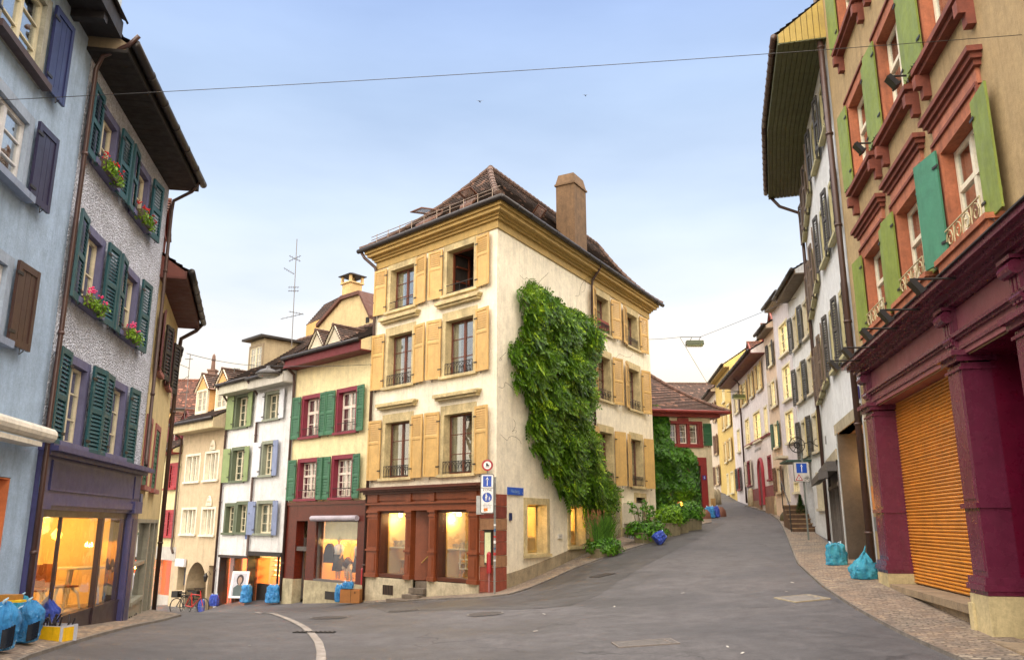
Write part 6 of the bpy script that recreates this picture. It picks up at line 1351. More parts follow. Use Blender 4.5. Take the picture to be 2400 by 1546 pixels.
ld = bpy.data.lights.new('ivy_light', 'POINT'); ld.energy = 30; ld.color = (1, .5, .15); ld.shadow_soft_size = .1; l_ = bpy.data.objects.new('ivy_light', ld); col.objects.link(l_); l_.location = D.P(u, z, .55)
# ------------------------------------------------------------------ rubbish bags
BAGC = M('2E8EDC', 'bag', .24, k=.9); BAGT = M('2E9CC8', 'bag', .24, k=.9); BAGB = M('1C4CC0', 'bag', .32, k=.9)
STR = M('A8CCE0', 'plain', .5)
def bag(px, py, w, hgt, label, mat, seed, tie='peak', lean=(0, 0), lie=False, grp='blue rubbish bags put out for collection', zoff=0, at=None, dep=None):
    x, y, z = at or gh(px, py); z += zoff; R_ = random.Random(seed); t = thing('rubbish_bag', label, 'rubbish bag', (x, y, z), grp); mb = MB(); na, nz_ = 56, 44; dep = dep or w*.8
    ph = [R_.uniform(0, 6.28) for _ in range(12)]
    for j in range(nz_+1):
        q = j/nz_
        if tie == 'peak': r = (min(1, (q/.07)**.5)*.94+.06*math.sin(q*3))*(1-max(0, (q-.42)/.58)**1.25)**.9 if q < .999 else .05
        elif tie == 'tied': r = min(1, (q/.06)**.5)*(1-.10*math.cos(q*5))*(1-max(0, (q-.62)/.38)**2.4)**.6+(.12 if q > .96 else 0)
        else: r = min(1, (q/.06)**.5)*(1-.35*max(0, q-.4))*(1-max(0, (q-.85)/.15)**3*.35)
        r = max(r, .04)
        for i in range(na):
            th = 2*PI*i/na; f = 1+.06*math.sin(2*th+ph[0])+.05*math.sin(3*th+ph[1]+q*2)
            cr = .05*math.sin(9*th+ph[2]+2.2*math.sin(q*5+ph[3]))*(0.4+1.6*q)+.035*math.sin(15*th+ph[4]-3*q)*(.3+q)
            nn = noise.noise(Vector((math.cos(th)*2.2, math.sin(th)*2.2, q*4.5+seed)))*.16+abs(noise.noise(Vector((math.cos(th)*5, math.sin(th)*5, q*9+seed))))*.09
            pv = Vector((math.cos(th)*3.1, math.sin(th)*3.1, q*6+seed*1.7)); cr += (.5-abs(noise.noise(pv*1.3)))*.16+(.5-abs(noise.noise(pv*2.9)))*.09-.1
            rr = r*(f+cr+nn); sq = 1/max(abs(math.cos(th))**1.0, abs(math.sin(th))**1.0)**.45
            mb.v.append((x+rr*sq*w/2*math.cos(th)*.92+lean[0]*q*hgt, y+rr*sq*dep/2*math.sin(th)*.92+lean[1]*q*hgt, z+.01+hgt*q*(1+.05*math.sin(3*th+ph[5])*q)))
    for j in range(nz_):
        for i in range(na):
            k = (i+1) % na; mb.f.append((j*na+i, j*na+k, (j+1)*na+k, (j+1)*na+i)); mb.m.append(0); mb.uv.append(None)
    mb.f.append(tuple(range(na))[::-1]); mb.m.append(0); mb.uv.append(None); mb.f.append(tuple(range(nz_*na, nz_*na+na))); mb.m.append(0); mb.uv.append(None)
    o = mb.build('sack', mat, t, smooth=True)
    tb = MB(); tx, ty, tz = x+lean[0]*hgt, y+lean[1]*hgt, z+hgt
    if tie == 'peak': tb.tube([(tx, ty, tz-.04), (tx+.02, ty, tz+.06), (tx+.05, ty+.01, tz+.14)], [.03, .018, .006], 6)
    elif tie == 'tied':
        tb.tube([(tx-.03, ty-.02, tz-.02), (tx+.01, ty-.03, tz+.04), (tx+.05, ty-.03, tz+.07)], [.024, .016, .008], 5); tb.tube([(tx, ty-.04, tz-.02), (tx-.06, ty-.1, tz-.05), (tx-.14, ty-.18, tz-.16)], .01, 5)
    else:
        tb.tube([(tx-w*.2, ty, tz-.02), (tx-w*.26, ty, tz+.06), (tx-w*.12, ty, tz+.03)], [.035, .022, .008], 5); tb.build('tie', STR, t, smooth=True); tb = MB()
        tb.tube([(tx+w*.2, ty, tz-.02), (tx+w*.26, ty, tz+.06), (tx+w*.12, ty, tz+.03)], [.035, .022, .008], 5)
    tb.build('tie', STR if tie != 'peak' else mat, t, smooth=True)
    if lie: t.rotation_euler = (0, lie, .3); t.location = (x, y, z+w*.3)
    return t
def strip(t, x, y, z, w, hgt, sgn=1):        # black printed panel wrapped round a bag
    mb = MB()
    for k in range(5):
        th0, th1 = -1.1+k*.16, -1.1+(k+1)*.16
        mb.face([(x+w*.50*math.cos(th0), y+w*.43*math.sin(th0), z+.06), (x+w*.50*math.cos(th1), y+w*.43*math.sin(th1), z+.05+.01*k), (x+w*.53*math.cos(th1), y+w*.46*math.sin(th1), z+hgt*(.5+.02*k)), (x+w*.53*math.cos(th0), y+w*.46*math.sin(th0), z+hgt*(.5+.02*k))])
    return mb.build('print', M('0E1826', 'paint', .25), t, recalc=False)
def atw(f, px, n, py=1420): u = f.uz(px, py, n)[0]; x, y, _ = f.P(u, 0, n); return (x, y, gz(x, y)+.04)
bag(58, 1519, .34, .5, 'largest sky blue rubbish bag with a black panel in the heap by the café', BAGC, 3, 'tied', at=atw(L, 58, .34, 1500))
bag(5, 1521, .34, .54, 'blue rubbish bag cut by the left edge of the heap', BAGC, 8, 'tied', at=atw(L, 0, .38, 1500))
bag(30, 1492, .32, .52, 'sky blue rubbish bag standing behind the two front bags', BAGT, 15, 'tied', at=atw(L, 40, .12, 1490))
b_x = gh(104, 1484); bag(0, 0, .34, .4, 'deep blue pointed rubbish bag standing in the cardboard box', BAGB, 21, 'peak', at=(b_x[0], b_x[1], b_x[2]+.12))
for q, (bx_, by_, w, hh) in enumerate(((58, 1519, .36, .5), (5, 1521, .36, .54))):
    x, y, z = atw(L, (58, 0)[q], (.34, .38)[q], 1500); o = [c for c in bpy.data.objects if c.get('category') == 'rubbish bag'][q]
    strip(o, x+.02, y-.02, z, w, hh)
x, y, z = gh(124, 1503); t = thing('cardboard_box', 'yellow and white open box of rubbish beside the blue bags', 'box', (x, y, z)); ca, sa = math.cos(-.25), math.sin(-.25)
fn = lambda a, b, c: (x+(a*ca-b*sa)*.74, y+(a*sa+b*ca)*.74, z+.01+c*.8); mb = MB()
for q in ((-.33, .33, -.2, -.19, 0, .27), (-.33, .33, .19, .2, 0, .27), (-.33, -.32, -.19, .19, 0, .27), (.32, .33, -.19, .19, 0, .27), (-.32, .32, -.19, .19, 0, .01)): mb.bx(fn, *q)
mb.build('carton', M('B8BCC8', 'paint', .6), t); mb = MB(); mb.bx(fn, -.12, .31, -.208, -.201, .01, .26); mb.bx(fn, .331, .336, -.15, .1, .02, .24); mb.build('printed_panel', M('E8B810', 'paint', .5), t)
mb = MB(); mb.lathe([(.045, 0), (.045, .006)], fn(-.2, -.209, .14), 12, axis=(Vector((1, 0, 0)), Vector((0, 0, .7)), Vector((0, -1, 0)))); mb.bx(fn, -.24, -.16, -.212, -.204, .12, .15); mb.build('hand_hole', DARK, t)
mb = MB(); R_ = random.Random(4)
for k in range(16):
    a, b = R_.uniform(-.28, .28), R_.uniform(-.15, .15); mb.tube([fn(a, b, .15), fn(a+R_.uniform(-.1, .1), b, .3), fn(a+R_.uniform(-.15, .15), b, .36+R_.uniform(0, .08))], .012, 5)
mb.build('refuse', M('2A2224', 'plain'), t)
mb = MB(); x, y, z = atw(L, 14, .3, 1490); mb.bx(lambda a, b, c: (x+a, y+b, z+c), -.12, .1, -.08, .08, .54, .62); mb.bx(lambda a, b, c: (x+a, y+b, z+c), -.04, .18, -.1, .02, .535, .56, 1); o = mb.build('paper_scrap', [M('A87830', 'paint'), M('E8C020', 'paint')]); tag(o, 'crumpled brown packaging lying on top of the leftmost rubbish bags', 'packaging'); centre(o, (x, y, z+.54))
bag(1962, 1327, .55, .55, 'turquoise rubbish bag standing in front of the bronze panel', BAGT, 31, 'open'); bag(2026, 1360, .58, .6, 'turquoise blue rubbish bag slumped against the brown downpipe', BAGT, 37, 'peak', (.08, 0))
bag(500, 1424, .42, .45, 'small blue rubbish bag beside the beige house door', BAGB, 41, 'open', at=atw(C1, 501, .3)); bag(574, 1420, .44, .66, 'light blue rubbish bag between the portrait board and the shop', BAGC, 43, 'open', at=atw(C1, 575, .4)); bag(637, 1420, .54, .64, 'blue and black rubbish bag with tied ears by the spectacles shop', BAGC, 47, 'open', at=atw(C1, 638, .3))
bag(467, 1425, .3, .5, 'blue bag half hidden behind the bicycles', BAGB, 51, 'open', at=atw(C1, 472, .2))
bag(1537, 1277, .45, .4, 'blue rubbish bag lying against the middle planter', BAGB, 53, 'open', lie=.9); bag(1664, 1214, .5, .5, 'left one of two light blue bags beside the stone bollard', BAGC, 57, 'open'); bag(1677, 1213, .42, .5, 'right one of two light blue bags near the gatehouse corner', BAGB, 59, 'open')
bag(1893, 1230, .5, .42, 'blue bag on the stone block next to the small topiary', BAGB, 61, 'open', zoff=.22)
x, y, z = atw(C1, 822, .45); t = thing('cardboard_box', 'brown cardboard box under the red granite shop window', 'box', (x, y, z)); mb = MB(); th = -.1
fn = lambda a, b, c: (x+a*math.cos(th)-b*math.sin(th), y+a*math.sin(th)+b*math.cos(th), z+.01+c)
mb.bx(fn, -.32, .34, -.2, .2, 0, .42); mb.build('carton', M('A8703A', 'paint', .7), t); mb = MB(); mb.bx(fn, .03, .05, -.204, -.201, 0, .42); mb.bx(fn, .15, .2, -.204, -.201, .3, .36); mb.bx(fn, -.32, .34, -.02, .02, .42, .424); mb.build('tape', M('6A4420', 'paint'), t)
bag(0, 0, .4, .22, 'blue plastic bag lying on the brown cardboard box', BAGC, 71, 'open', at=(x-.12, y, z+.43)); bag(803, 1413, .26, .55, 'narrow blue bag squeezed beside the brown cardboard box', BAGC, 73, 'open', at=(x-.42, y+.05, z))
# ------------------------------------------------------------------ traffic signs
BLUE = M('1850B8', 'paint', .4, k=.9); SWH = M('ECECE8', 'paint', .4, var=.02); SRED = M('B01E24', 'paint', .4); BLK = M('0E0E10', 'plain', .5); ALU = M('9A9C98', 'metalpaint', .4, metal=.3)
def plate(fn, w, z0, z1, mat, t, name, th=.02, off=0, r=.0):
    mb = MB(); n = 4; pts = []
    for cx, cz, a0 in ((w/2-r, z1-r, 0), (-w/2+r, z1-r, 90), (-w/2+r, z0+r, 180), (w/2-r, z0+r, 270)):
        for k in range(n+1 if r else 1): a = math.radians(a0+90*k/n); pts.append((cx+r*math.cos(a), cz+r*math.sin(a)))
    A_ = [fn(a, z, off) for a, z in pts]; B_ = fn(0, 0, off+th); O_ = fn(0, 0, off); mb.prism(A_, tuple(p-q for p, q in zip(B_, O_))); return mb.build(name, mat, t)
def disc(fn, cx, cz, r, mat, t, name, off, th=.006, r0=0, sx=1):
    mb = MB(); n = 28
    if r0 == 0: mb.face([fn(cx+r*sx*math.cos(2*PI*k/n), cz+r*math.sin(2*PI*k/n), off+th) for k in range(n)])
    else:
        for k in range(n):
            a, b = 2*PI*k/n, 2*PI*(k+1)/n; mb.face([fn(cx+r*sx*math.cos(a), cz+r*math.sin(a), off+th), fn(cx+r*sx*math.cos(b), cz+r*math.sin(b), off+th), fn(cx+r0*sx*math.cos(b), cz+r0*math.sin(b), off+th), fn(cx+r0*sx*math.cos(a), cz+r0*math.sin(a), off+th)])
    return mb.build(name, mat, t, recalc=False)
def arrow(fn, cx, cz, s_, t, off):
    mb = MB(); mb.face([fn(cx-.035*s_, cz-.45*s_, off), fn(cx+.035*s_, cz-.45*s_, off), fn(cx+.035*s_, cz+.2*s_, off), fn(cx-.035*s_, cz+.2*s_, off)]); mb.face([fn(cx-.16*s_, cz+.12*s_, off), fn(cx, cz+.45*s_, off), fn(cx, cz+.28*s_, off)]); mb.face([fn(cx+.16*s_, cz+.12*s_, off), fn(cx, cz+.45*s_, off), fn(cx, cz+.28*s_, off)]); return mb.build('arrow', SWH, t, recalc=False)
x, y, z = gh(1159, 1394); y -= .0
t = thing('traffic_sign_post', 'grey sign post with pedestrian zone sign and round no skating sign at the corner', 'traffic sign', (x, y, z)); mb = MB(); sc1 = y/1.0/1950
top = inv_z = EYE+ray(1160, 1117)[1]*y; mb.tube([(x, y, z), (x, y, top)], .03, 8)
for zz in (z+1.3, z+2.1, z+2.6): mb.tube([(x, y, zz), (x, y, zz+.04)], .038, 8)
mb.build('pole', ALU, t)
cx = ray(1142, 1160)[0]*y; fn = lambda a, zz, o: (cx+a, y-.05-o, zz)
zt, zb = EYE+ray(1142, 1110)[1]*y, EYE+ray(1142, 1203)[1]*y; w = .385
mb = MB()
for zz in (zb+.25, zt-.25): mb.bx(lambda a, b, c: (a, b, c), cx-.1, x+.03, y-.05, y-.02, zz, zz+.03)
mb.tube([(cx, y-.04, zt), (cx, y-.04, zt+.1)], .018, 6); mb.build('bracket', ALU, t)
bp = plate(fn, w, zb, zt, M('6A6A66', 'metalpaint', .4), t, 'sign_board', .03, 0, .05); plate(fn, w-.05, zb+.03, zt-.03, SWH, bp, 'sign_face', .004, .031, .03)
fn2 = lambda a, zz, o: (cx+a, y+.01-o, zz); mb = MB(); mb.bx(lambda a, b, c: (cx-.19+a, y+.06+b, zb-.02+c), -.12, .1, 0, .02, 0, .52); mb.build('back_plate', M('B8BAB4', 'metalpaint', .4), t)
HH = zt-zb; zbl = zt-.06; plate(fn, .24, zt-.06-.3, zbl, BLUE, bp, 'blue_panel', .003, .036); arrow(fn, 0, zt-.21, .27, bp, .041)
plate(fn, w-.05, zt-.398, zt-.385, BLK, bp, 'divider', .003, .036)
f3 = lambda o: (lambda a, b: fn(a, b, o))
text('lettering', 'ZONE', .095, lambda a, b: fn(a, zt-.45+b, .04), BLK, bp)
disc(fn, 0, zt-.655, .135, BLUE, bp, 'blue_disc', .036, .003, 0, 1.0)
def figure(fn, cx, cz, s_, off, t, mat):
    mb = MB(); n = 10
    def poly(pts): mb.face([fn(cx+a*s_, cz+b*s_, off) for a, b in pts])
    poly([(.0+.055*math.cos(2*PI*k/n), .40+.06*math.sin(2*PI*k/n)) for k in range(n)]); poly([(-.05, .32), (.05, .32), (.07, .1), (.14, -.12), (-.12, -.12), (-.06, .1)]); poly([(-.07, -.12), (-.02, -.12), (-.04, -.4), (-.09, -.4)]); poly([(.03, -.12), (.08, -.12), (.1, -.4), (.05, -.4)]); poly([(.05, .3), (.2, .02), (.17, -.0), (.03, .22)])
    return mb.build('pictogram', mat, t, recalc=False)
figure(fn, -.03, zt-.645, .24, .041, bp, SWH); figure(fn, .06, zt-.69, .14, .0412, bp, SWH)
for k, s_ in enumerate(('Zufahrt nur', 'Güterumschlag bis', 'Anwohner, Taxi', 'Mo-Fr 5-11 h')): text('lettering', s_, .034, lambda a, b, k=k: fn(a, zt-.83-.04*k+b, .04), BLK, bp)
mb = MB(); mb.face([fn(a, b, .042) for a, b in ((-.09, zb+.06), (.02, zb+.08), (.01, zb+.16), (-.1, zb+.14))]); mb.build('sticker', M('D88030', 'paint'), bp, recalc=False)
zc = EYE+ray(1142, 1090)[1]*y; plate_ = disc(fn, 0, zc, .165, M('8A8A86', 'metalpaint'), t, 'round_sign', .0, .03); disc(fn, 0, zc, .16, SRED, plate_, 'red_ring', .03, .003, .11); disc(fn, 0, zc, .11, SWH, plate_, 'white_disc', .03, .003)
mb = MB(); P_ = lambda pts: mb.face([fn(a, zc+b, .037) for a, b in pts]); P_([(-.035, .06), (.005, .06), (.015, .02), (.055, .0), (.055, -.025), (-.04, -.025)])
for k in range(4): P_([(-.045+k*.03+.012*math.cos(q*PI/4), -.045+.012*math.sin(q*PI/4)) for q in range(8)])
mb.build('pictogram', BLK, plate_, recalc=False)
st_ = MB()
for k in range(7): st_.tube([(x, y, z+.9+k*.16), (x, y, z+.95+k*.16+.03*(k % 2))], .0325, 8, k % 3)
st_.build('sticker', [SWH, M('C03A3A', 'paint'), M('4A6A8A', 'paint')], t)
# street name plate, house number, hydrants, notice case
def wall_item(f, px, py, w, hgt, mat, name, label, cat, n0=.01, th=.03, anchor='c', par=None):
    u, zz = f.uz(px, py); mb = MB(); mb.bx(f.P, u-w/2, u+w/2, zz-hgt/2, zz+hgt/2, n0, n0+th); o = mb.build(name, mat, par); 
    if par is None: tag(o, label, cat); centre(o, f.P(u, zz, 0))
    return o, u, zz
o, u, zz = wall_item(C2, 1206.5, 1150.5, .95, .22, M('2258C0', 'paint', .4), 'street_sign', 'blue street name plate on the cream wall beside the sandstone corner', 'street sign'); text('lettering', 'Heuberg', .15, lambda a, b: C2.P(u-.05+a, zz+b, .044), M('8AB0E0', 'paint'), o); text('lettering', '1', .09, lambda a, b: C2.P(u+.4+a, zz-.05+b, .044), SWH, o)
wall_item(C2, 1195, 1210, .14, .22, M('1A2A5A', 'paint'), 'house_number_plate', 'tiny dark blue number plate left of the first side show window', 'number plate')
o, u, zz = wall_item(C2, 1311, 1256, .3, .14, M('D8D4C8', 'paint'), 'wall_plaque', 'small white plaque with a line of writing between the two side show windows', 'plaque'); text('lettering', 'CAFÉ', .06, lambda a, b: C2.P(u+a, zz+b, .044), BLK, o)
o, u, zz = wall_item(C1, 1149, 1282, .3, .95, M('3A3A30', 'metalpaint'), 'notice_case', 'dark framed glass notice case on the sandstone corner behind the sign post', 'notice case', .04, .06); mb = MB(); mb.bx(C1.P, u-.12, u+.12, zz-.42, zz+.42, .101, .105); mb.build('notice', M('E4E8B8', 'paint'), o); mb = MB(); mb.bx(C1.P, u-.18, u+.18, zz+.475, zz+.5, .03, .14); mb.build('hood', IRON, o)
def hydrant(px, py, lab, hgt=1.0):
    x, y, z = gh(px, py); t = thing('red_hydrant_marker', lab, 'hydrant', (x, y, z)); mb = MB(); mb.tube([(x, y, z), (x, y, z+hgt*.5)], .025, 6); mb.build('stand', M('A8787A', 'metalpaint'), t); mb = MB(); mb.lathe([(.001, hgt*.5), (.07, hgt*.5), (.075, hgt*.95), (.05, hgt), (.001, hgt+.02)], (x, y, z), 10); mb.build('canister', M('B02A30', 'paint', .4), t)
hydrant(1146, 1392, 'red cylindrical post box on a thin stand at the sandstone corner', 1.15); hydrant(848, 1410, 'red canister beside the downpipe between granite and wooden shopfronts', 1.1)
# second sign up the street
x, y, z = gh(1908, 1268); t = thing('traffic_sign_post', 'white sign with blue arrow and bicycle on a grey pole up the right hand street', 'traffic sign', (x, y, z)); dp = y
zt, zb = EYE+ray(1878, 1082)[1]*y, EYE+ray(1878, 1129)[1]*y; mb = MB(); mb.tube([(x-.18, y, z), (x-.18, y, zt+.3)], .032, 8); mb.build('pole', M('6A706A', 'metalpaint'), t)
cx = ray(1877, 1105)[0]*y; x0_ = x-.18; fn = lambda a, zz, o: (cx+a, y-.06-o, zz); w = .56
mb = MB(); 
for zz in (zb+.1, zt-.1): mb.bx(lambda a, b, c: (a, b, c), cx, x0_+.03, y-.06, y-.03, zz, zz+.03)
mb.build('bracket', ALU, t)
bp = plate(fn, w, zb, zt, M('6A6A66', 'metalpaint', .4), t, 'sign_board', .03, 0, .06); plate(fn, w-.04, zb+.02, zt-.02, M('C8C4BC', 'paint'), bp, 'sign_face', .004, .031, .05)
plate(fn, .36, zt-.38, zt-.05, BLUE, bp, 'blue_panel', .003, .036); arrow(fn, 0, zt-.215, .3, bp, .041)
mb = MB(); tri = [(-.24, zb+.05), (.02, zb+.05), (-.11, zb+.27)]; mb.face([fn(a, b, .038) for a, b in tri]); mb.face([fn(-.11+(a+.11)*.62, zb+.115+(b-zb-.115)*.62, .041) for a, b in tri], 1); mb.face([fn(a, b, .043) for a, b in ((-.135, zb+.09), (-.12, zb+.09), (-.12, zb+.16), (-.135, zb+.16))], 2); mb.face([fn(a, b, .043) for a, b in ((-.1, zb+.09), (-.085, zb+.09), (-.085, zb+.16), (-.1, zb+.16))], 2); mb.build('warning_triangle', [SRED, SWH, BLK], bp, recalc=False)
disc(fn, .09, zb+.1, .045, BLK, bp, 'pictogram', .037, .003, .034); disc(fn, .21, zb+.1, .045, BLK, bp, 'pictogram', .037, .003, .034); mb = MB()
for a, b in (((.09, .1), (.13, .17)), ((.13, .17), (.2, .17)), ((.2, .17), (.21, .1)), ((.13, .17), (.15, .1)), ((.15, .1), (.2, .17)), ((.12, .2), (.15, .2)), ((.19, .22), (.2, .17))): mb.tube([fn(a[0], zb+a[1], .04), fn(b[0], zb+b[1], .04)], .005, 4)
mb.build('pictogram', BLK, bp)
# wrought iron hanging sign
u, zz = R3.uz(1868, 1042, .6); px0 = ray(1868, 1042)[0]*28.9; zc = EYE+ray(1868, 1042)[1]*28.9
t = thing('hanging_iron_sign', 'round wrought iron inn sign reaching over the upper street', 'shop sign', (px0+1.2, 28.9, zc)); mb = MB(); r = .27
mb.tube([(px0+r*math.cos(q*PI/10), 28.9, zc+r*math.sin(q*PI/10)) for q in range(21)], .018, 5)
for k in range(6): a = k*PI/3; mb.tube([(px0, 28.9, zc), (px0+r*math.cos(a), 28.9, zc+r*math.sin(a))], .012, 4)
mb.tube([(px0+.1*math.cos(q*.8), 28.9, zc+.1*math.sin(q*.8)) for q in range(9)], .03, 5); mb.build('medallion', IRON, t); mb = MB()
mb.tube([(px0+r, 28.9, zc+.05), (px0+.5, 28.95, zc+.12), (px0+.8, 29.05, zc-.05), (px0+1.35, 29.2, zc+.02)], .018, 5); mb.tube([(px0+.8+.14*math.cos(q*.7), 29.05, zc+.1+.14*math.sin(q*.7)) for q in range(9)], .012, 4); mb.build('bracket', IRON, t)
# stone block, topiary, bollards
def lathe_thing(px, py, prof, mat, name, label, cat, seg=14, grp=None, at=None):
    x, y, z = at or gh(px, py); mb = MB(); mb.lathe(prof, (x, y, z), seg); o = mb.build(name, mat, None, smooth=True); tag(o, label, cat, grp); centre(o, (x, y, z)); return o
for px, py, lab, s_ in ((1762, 1187, 'pale stone bollard before the crimson arch door', 1), (1804, 1197, 'stone bollard beside the cream house in the upper street', 1), (1827, 1208, 'rounded stone bollard nearest the steps', 1.1), (1676, 1182, 'far stone bollard at the bend, left one', .9), (1684, 1181, 'far stone bollard at the bend, right one', .9)):
    lathe_thing(px, py, [(.001, -.1), (.2*s_, -.1), (.19*s_, .4*s_), (.15*s_, .8*s_), (.08*s_, .93*s_), (.001, .97*s_)], M('CDBE9A', 'stone', k=.85), 'stone_bollard', lab, 'bollard', 14, 'stone bollards in the upper street')
for px, py, lab, r in ((1650, 1216, 'low reddish guard stone at the left side of the two blue bags', .3), (1686, 1210, 'low reddish guard stone at the gatehouse corner', .32), (1846, 1222, 'mossy round guard stone at the foot of the steps', .3)):
    lathe_thing(px, py, [(r, -.1), (r*1.05, .1), (r*.95, r*.9), (r*.6, r*1.35), (.001, r*1.5)], M('8A5A48' if px != 1846 else '5A5030', 'stone', k=.8), 'guard_stone', lab, 'guard stone')
x, y, z = gh(1893, 1247); mb = MB(); n = 10; mb.prism([(x+.42*math.cos(2*PI*k/n+.2)*(1+.1*math.sin(k*2.3)), y+.25*math.sin(2*PI*k/n+.2), z-.05) for k in range(n)], (0, 0, .27)); o = mb.build('stone_block', M('6A5040', 'stone', k=.8)); tag(o, 'rough brown stone block on the cobbles below the blue bag', 'stone block'); centre(o, (x, y, z))
def leafcloud(mb, c, r, n, s_, seed, flat=1.0, up=0):
    R_ = random.Random(seed)
    for k in range(n):
        th, ph = R_.uniform(0, 2*PI), math.acos(R_.uniform(-.75, 1)); q = R_.random()**.4; d = Vector((math.sin(ph)*math.cos(th), math.sin(ph)*math.sin(th), math.cos(ph)*flat))
        f_ = 1+.3*noise.noise(d*2.2+Vector((seed, 0, 0))); p = Vector(c)+Vector((d.x*r[0], d.y*r[1], d.z*r[2]))*q*f_
        nr = (d+Vector((R_.uniform(-.7, .7), R_.uniform(-.7, .7), R_.uniform(-.3, .9)))).normalized(); a = nr.cross(Vector((R_.uniform(-1, 1), R_.uniform(-1, 1), .3))).normalized(); b = nr.cross(a); s1 = s_*R_.uniform(.6, 1.3)
        mb.face([p-a*s1*.5, p+b*s1*.28, p+a*s1*.6-nr*s1*.1, p-b*s1*.28])
GREEN = M('4E8A20', 'leaf', .5, k=.8); GREEN2 = M('74A82A', 'leaf', .5, k=.85); DKG = M('2E5A20', 'leaf', .5, k=.75); POTS = M('9A9070', 'stone', .85, k=.85)
x, y, z = gh(1881, 1241); t = thing('potted_topiary', 'small cone shaped conifer in a terracotta pot by the steps', 'potted plant', (x, y, z)); mb = MB(); mb.lathe([(.001, 0), (.15, 0), (.2, .28), (.22, .3), (.22, .34), (.18, .34), (.001, .3)], (x, y, z), 12); mb.build('pot', M('B8623A', 'stone'), t)
mb = MB(); R_ = random.Random(2)
for k in range(900):
    q = R_.random()**.8; rr = .27*(1-q)*R_.uniform(.7, 1.08); th = R_.uniform(0, 6.28); p = Vector((x+rr*math.cos(th), y+rr*math.sin(th), z+.34+q*.95)); d = Vector((math.cos(th), math.sin(th), .8)).normalized(); a = d.cross(Vector((0, 0, 1))).normalized()*.02; mb.face([p-a, p+a, p+d*.08])
mb.build('foliage', DKG, t, recalc=False); mb = MB(); mb.tube([(x, y, z+.3), (x, y, z+1.1)], .02, 5); mb.build('stem', M('4A3A2A'), t)
# planters on the cobbles by the cream wall
def planter(px, py, w, d, hgt, label, kind, seed, rz=.55):
    x, y, z = gh(px, py); y += d/2; t = thing('stone_planter', label, 'planter', (x, y, z), 'stone planters along the side street'); c, s_ = math.cos(rz), math.sin(rz)
    fn = lambda a, b, q: (x+a*c-b*s_, y+a*s_+b*c, z-.05+q)
    mb = MB(); k = .88
    mb.hexa([fn((-w/2, w/2)[i & 1]*(k if i < 4 else 1), (-d/2, d/2)[i >> 1 & 1]*(k if i < 4 else 1), (0, hgt)[i >> 2]) for i in range(8)])
    for q in ((-w/2-.02, w/2+.02, -d/2-.02, -d/2+.05), (-w/2-.02, w/2+.02, d/2-.05, d/2+.02), (-w/2-.02, -w/2+.05, -d/2+.05, d/2-.05), (w/2-.05, w/2+.02, -d/2+.05, d/2-.05)): mb.bx(fn, *q, hgt, hgt+.04)
    mb.build('trough', POTS, t); mb = MB(); lm = GREEN
    if kind == 'shrub':
        leafcloud(mb, fn(0, 0, hgt+.3), (w*.72, d*.85, .42), 1500, .1, seed); leafcloud(mb, fn(w*.2, -.1, hgt+.2), (w*.5, d*.7, .35), 500, .1, seed+1); lm = GREEN2 if seed % 2 else GREEN
    elif kind == 'trail':
        leafcloud(mb, fn(0, 0, hgt+.08), (w*.85, d*1.0, .36), 1700, .1, seed)
    else:
        leafcloud(mb, fn(0, 0, hgt+.12), (w*.95, d*1.1, .42), 1500, .12, seed); R2_ = random.Random(seed)
        for k in range(16):
            p = Vector(fn(R2_.uniform(-.4, .4), R2_.uniform(-.2, .2), hgt)); q = p+Vector((R2_.uniform(-.35, .35), R2_.uniform(-.2, .2), R2_.uniform(.6, 1.15))); leafcloud(mb, q, (.14, .14, .1), 26, .1, k)
    mb.build('foliage', lm, t, recalc=False)
    if kind == 'trail':                      # tall ornamental grass behind the trailing leaves
        mb = MB(); R2_ = random.Random(seed)
        for k in range(420):
            p = Vector(fn(R2_.uniform(-.32, .32), R2_.uniform(-.1, .3), hgt)); hx, hy, hz = R2_.uniform(-.5, .5), R2_.uniform(-.3, .3), R2_.uniform(.7, 1.25); w_ = Vector((.012, .004, 0))
            m_ = p+Vector((hx*.35, hy*.35, hz*.62)); e_ = p+Vector((hx, hy, hz)); mb.face([p-w_, p+w_, m_+w_, m_-w_]); mb.face([m_-w_, m_+w_, e_])
        mb.build('grass_tuft', M('4A7A2A', 'leaf', .6, k=.85), t, recalc=False)
        mb = MB()
        for k in range(26):
            p = Vector(fn(-.25+R2_.uniform(-.15, .2), .1, hgt+.2)); e_ = p+Vector((R2_.uniform(-.35, .15), 0, R2_.uniform(.7, 1.0))); mb.tube([p, p.lerp(e_, .6)+Vector((.02, 0, .05)), e_], .008, 3); mb.lathe([(.001, 0), (.02, .04), (.001, .16)], e_, 4)
        mb.build('seed_heads', M('8A5A3A', 'plain'), t)
    elif kind == 'mixed':
        mb = MB(); R2_ = random.Random(seed)
        for k in range(12): p = Vector(fn(R2_.uniform(-.3, .3), R2_.uniform(-.2, .2), hgt)); mb.tube([p, p+Vector((R2_.uniform(-.25, .25), R2_.uniform(-.1, .1), .9))], [.014, .006], 4)
        mb.build('stem', M('6A5A3A'), t)
planter(1417, 1306, .78, .5, .3, 'low stone planter with trailing leaves and tall grass under the wisteria', 'trail', 5)
planter(1520, 1272, .85, .5, .38, 'wide stone planter with a leafy shrub beside the iron gate', 'mixed', 12)
planter(1570, 1257, .8, .5, .5, 'square stone planter with round shrub, first of the row at the gatehouse', 'shrub', 21); planter(1597, 1250, .5, .5, .48, 'narrow planter with yellow green shrub in the middle of the row', 'shrub', 22); planter(1622, 1243, .8, .5, .46, 'farthest planter of the row by the green gate', 'shrub', 24)
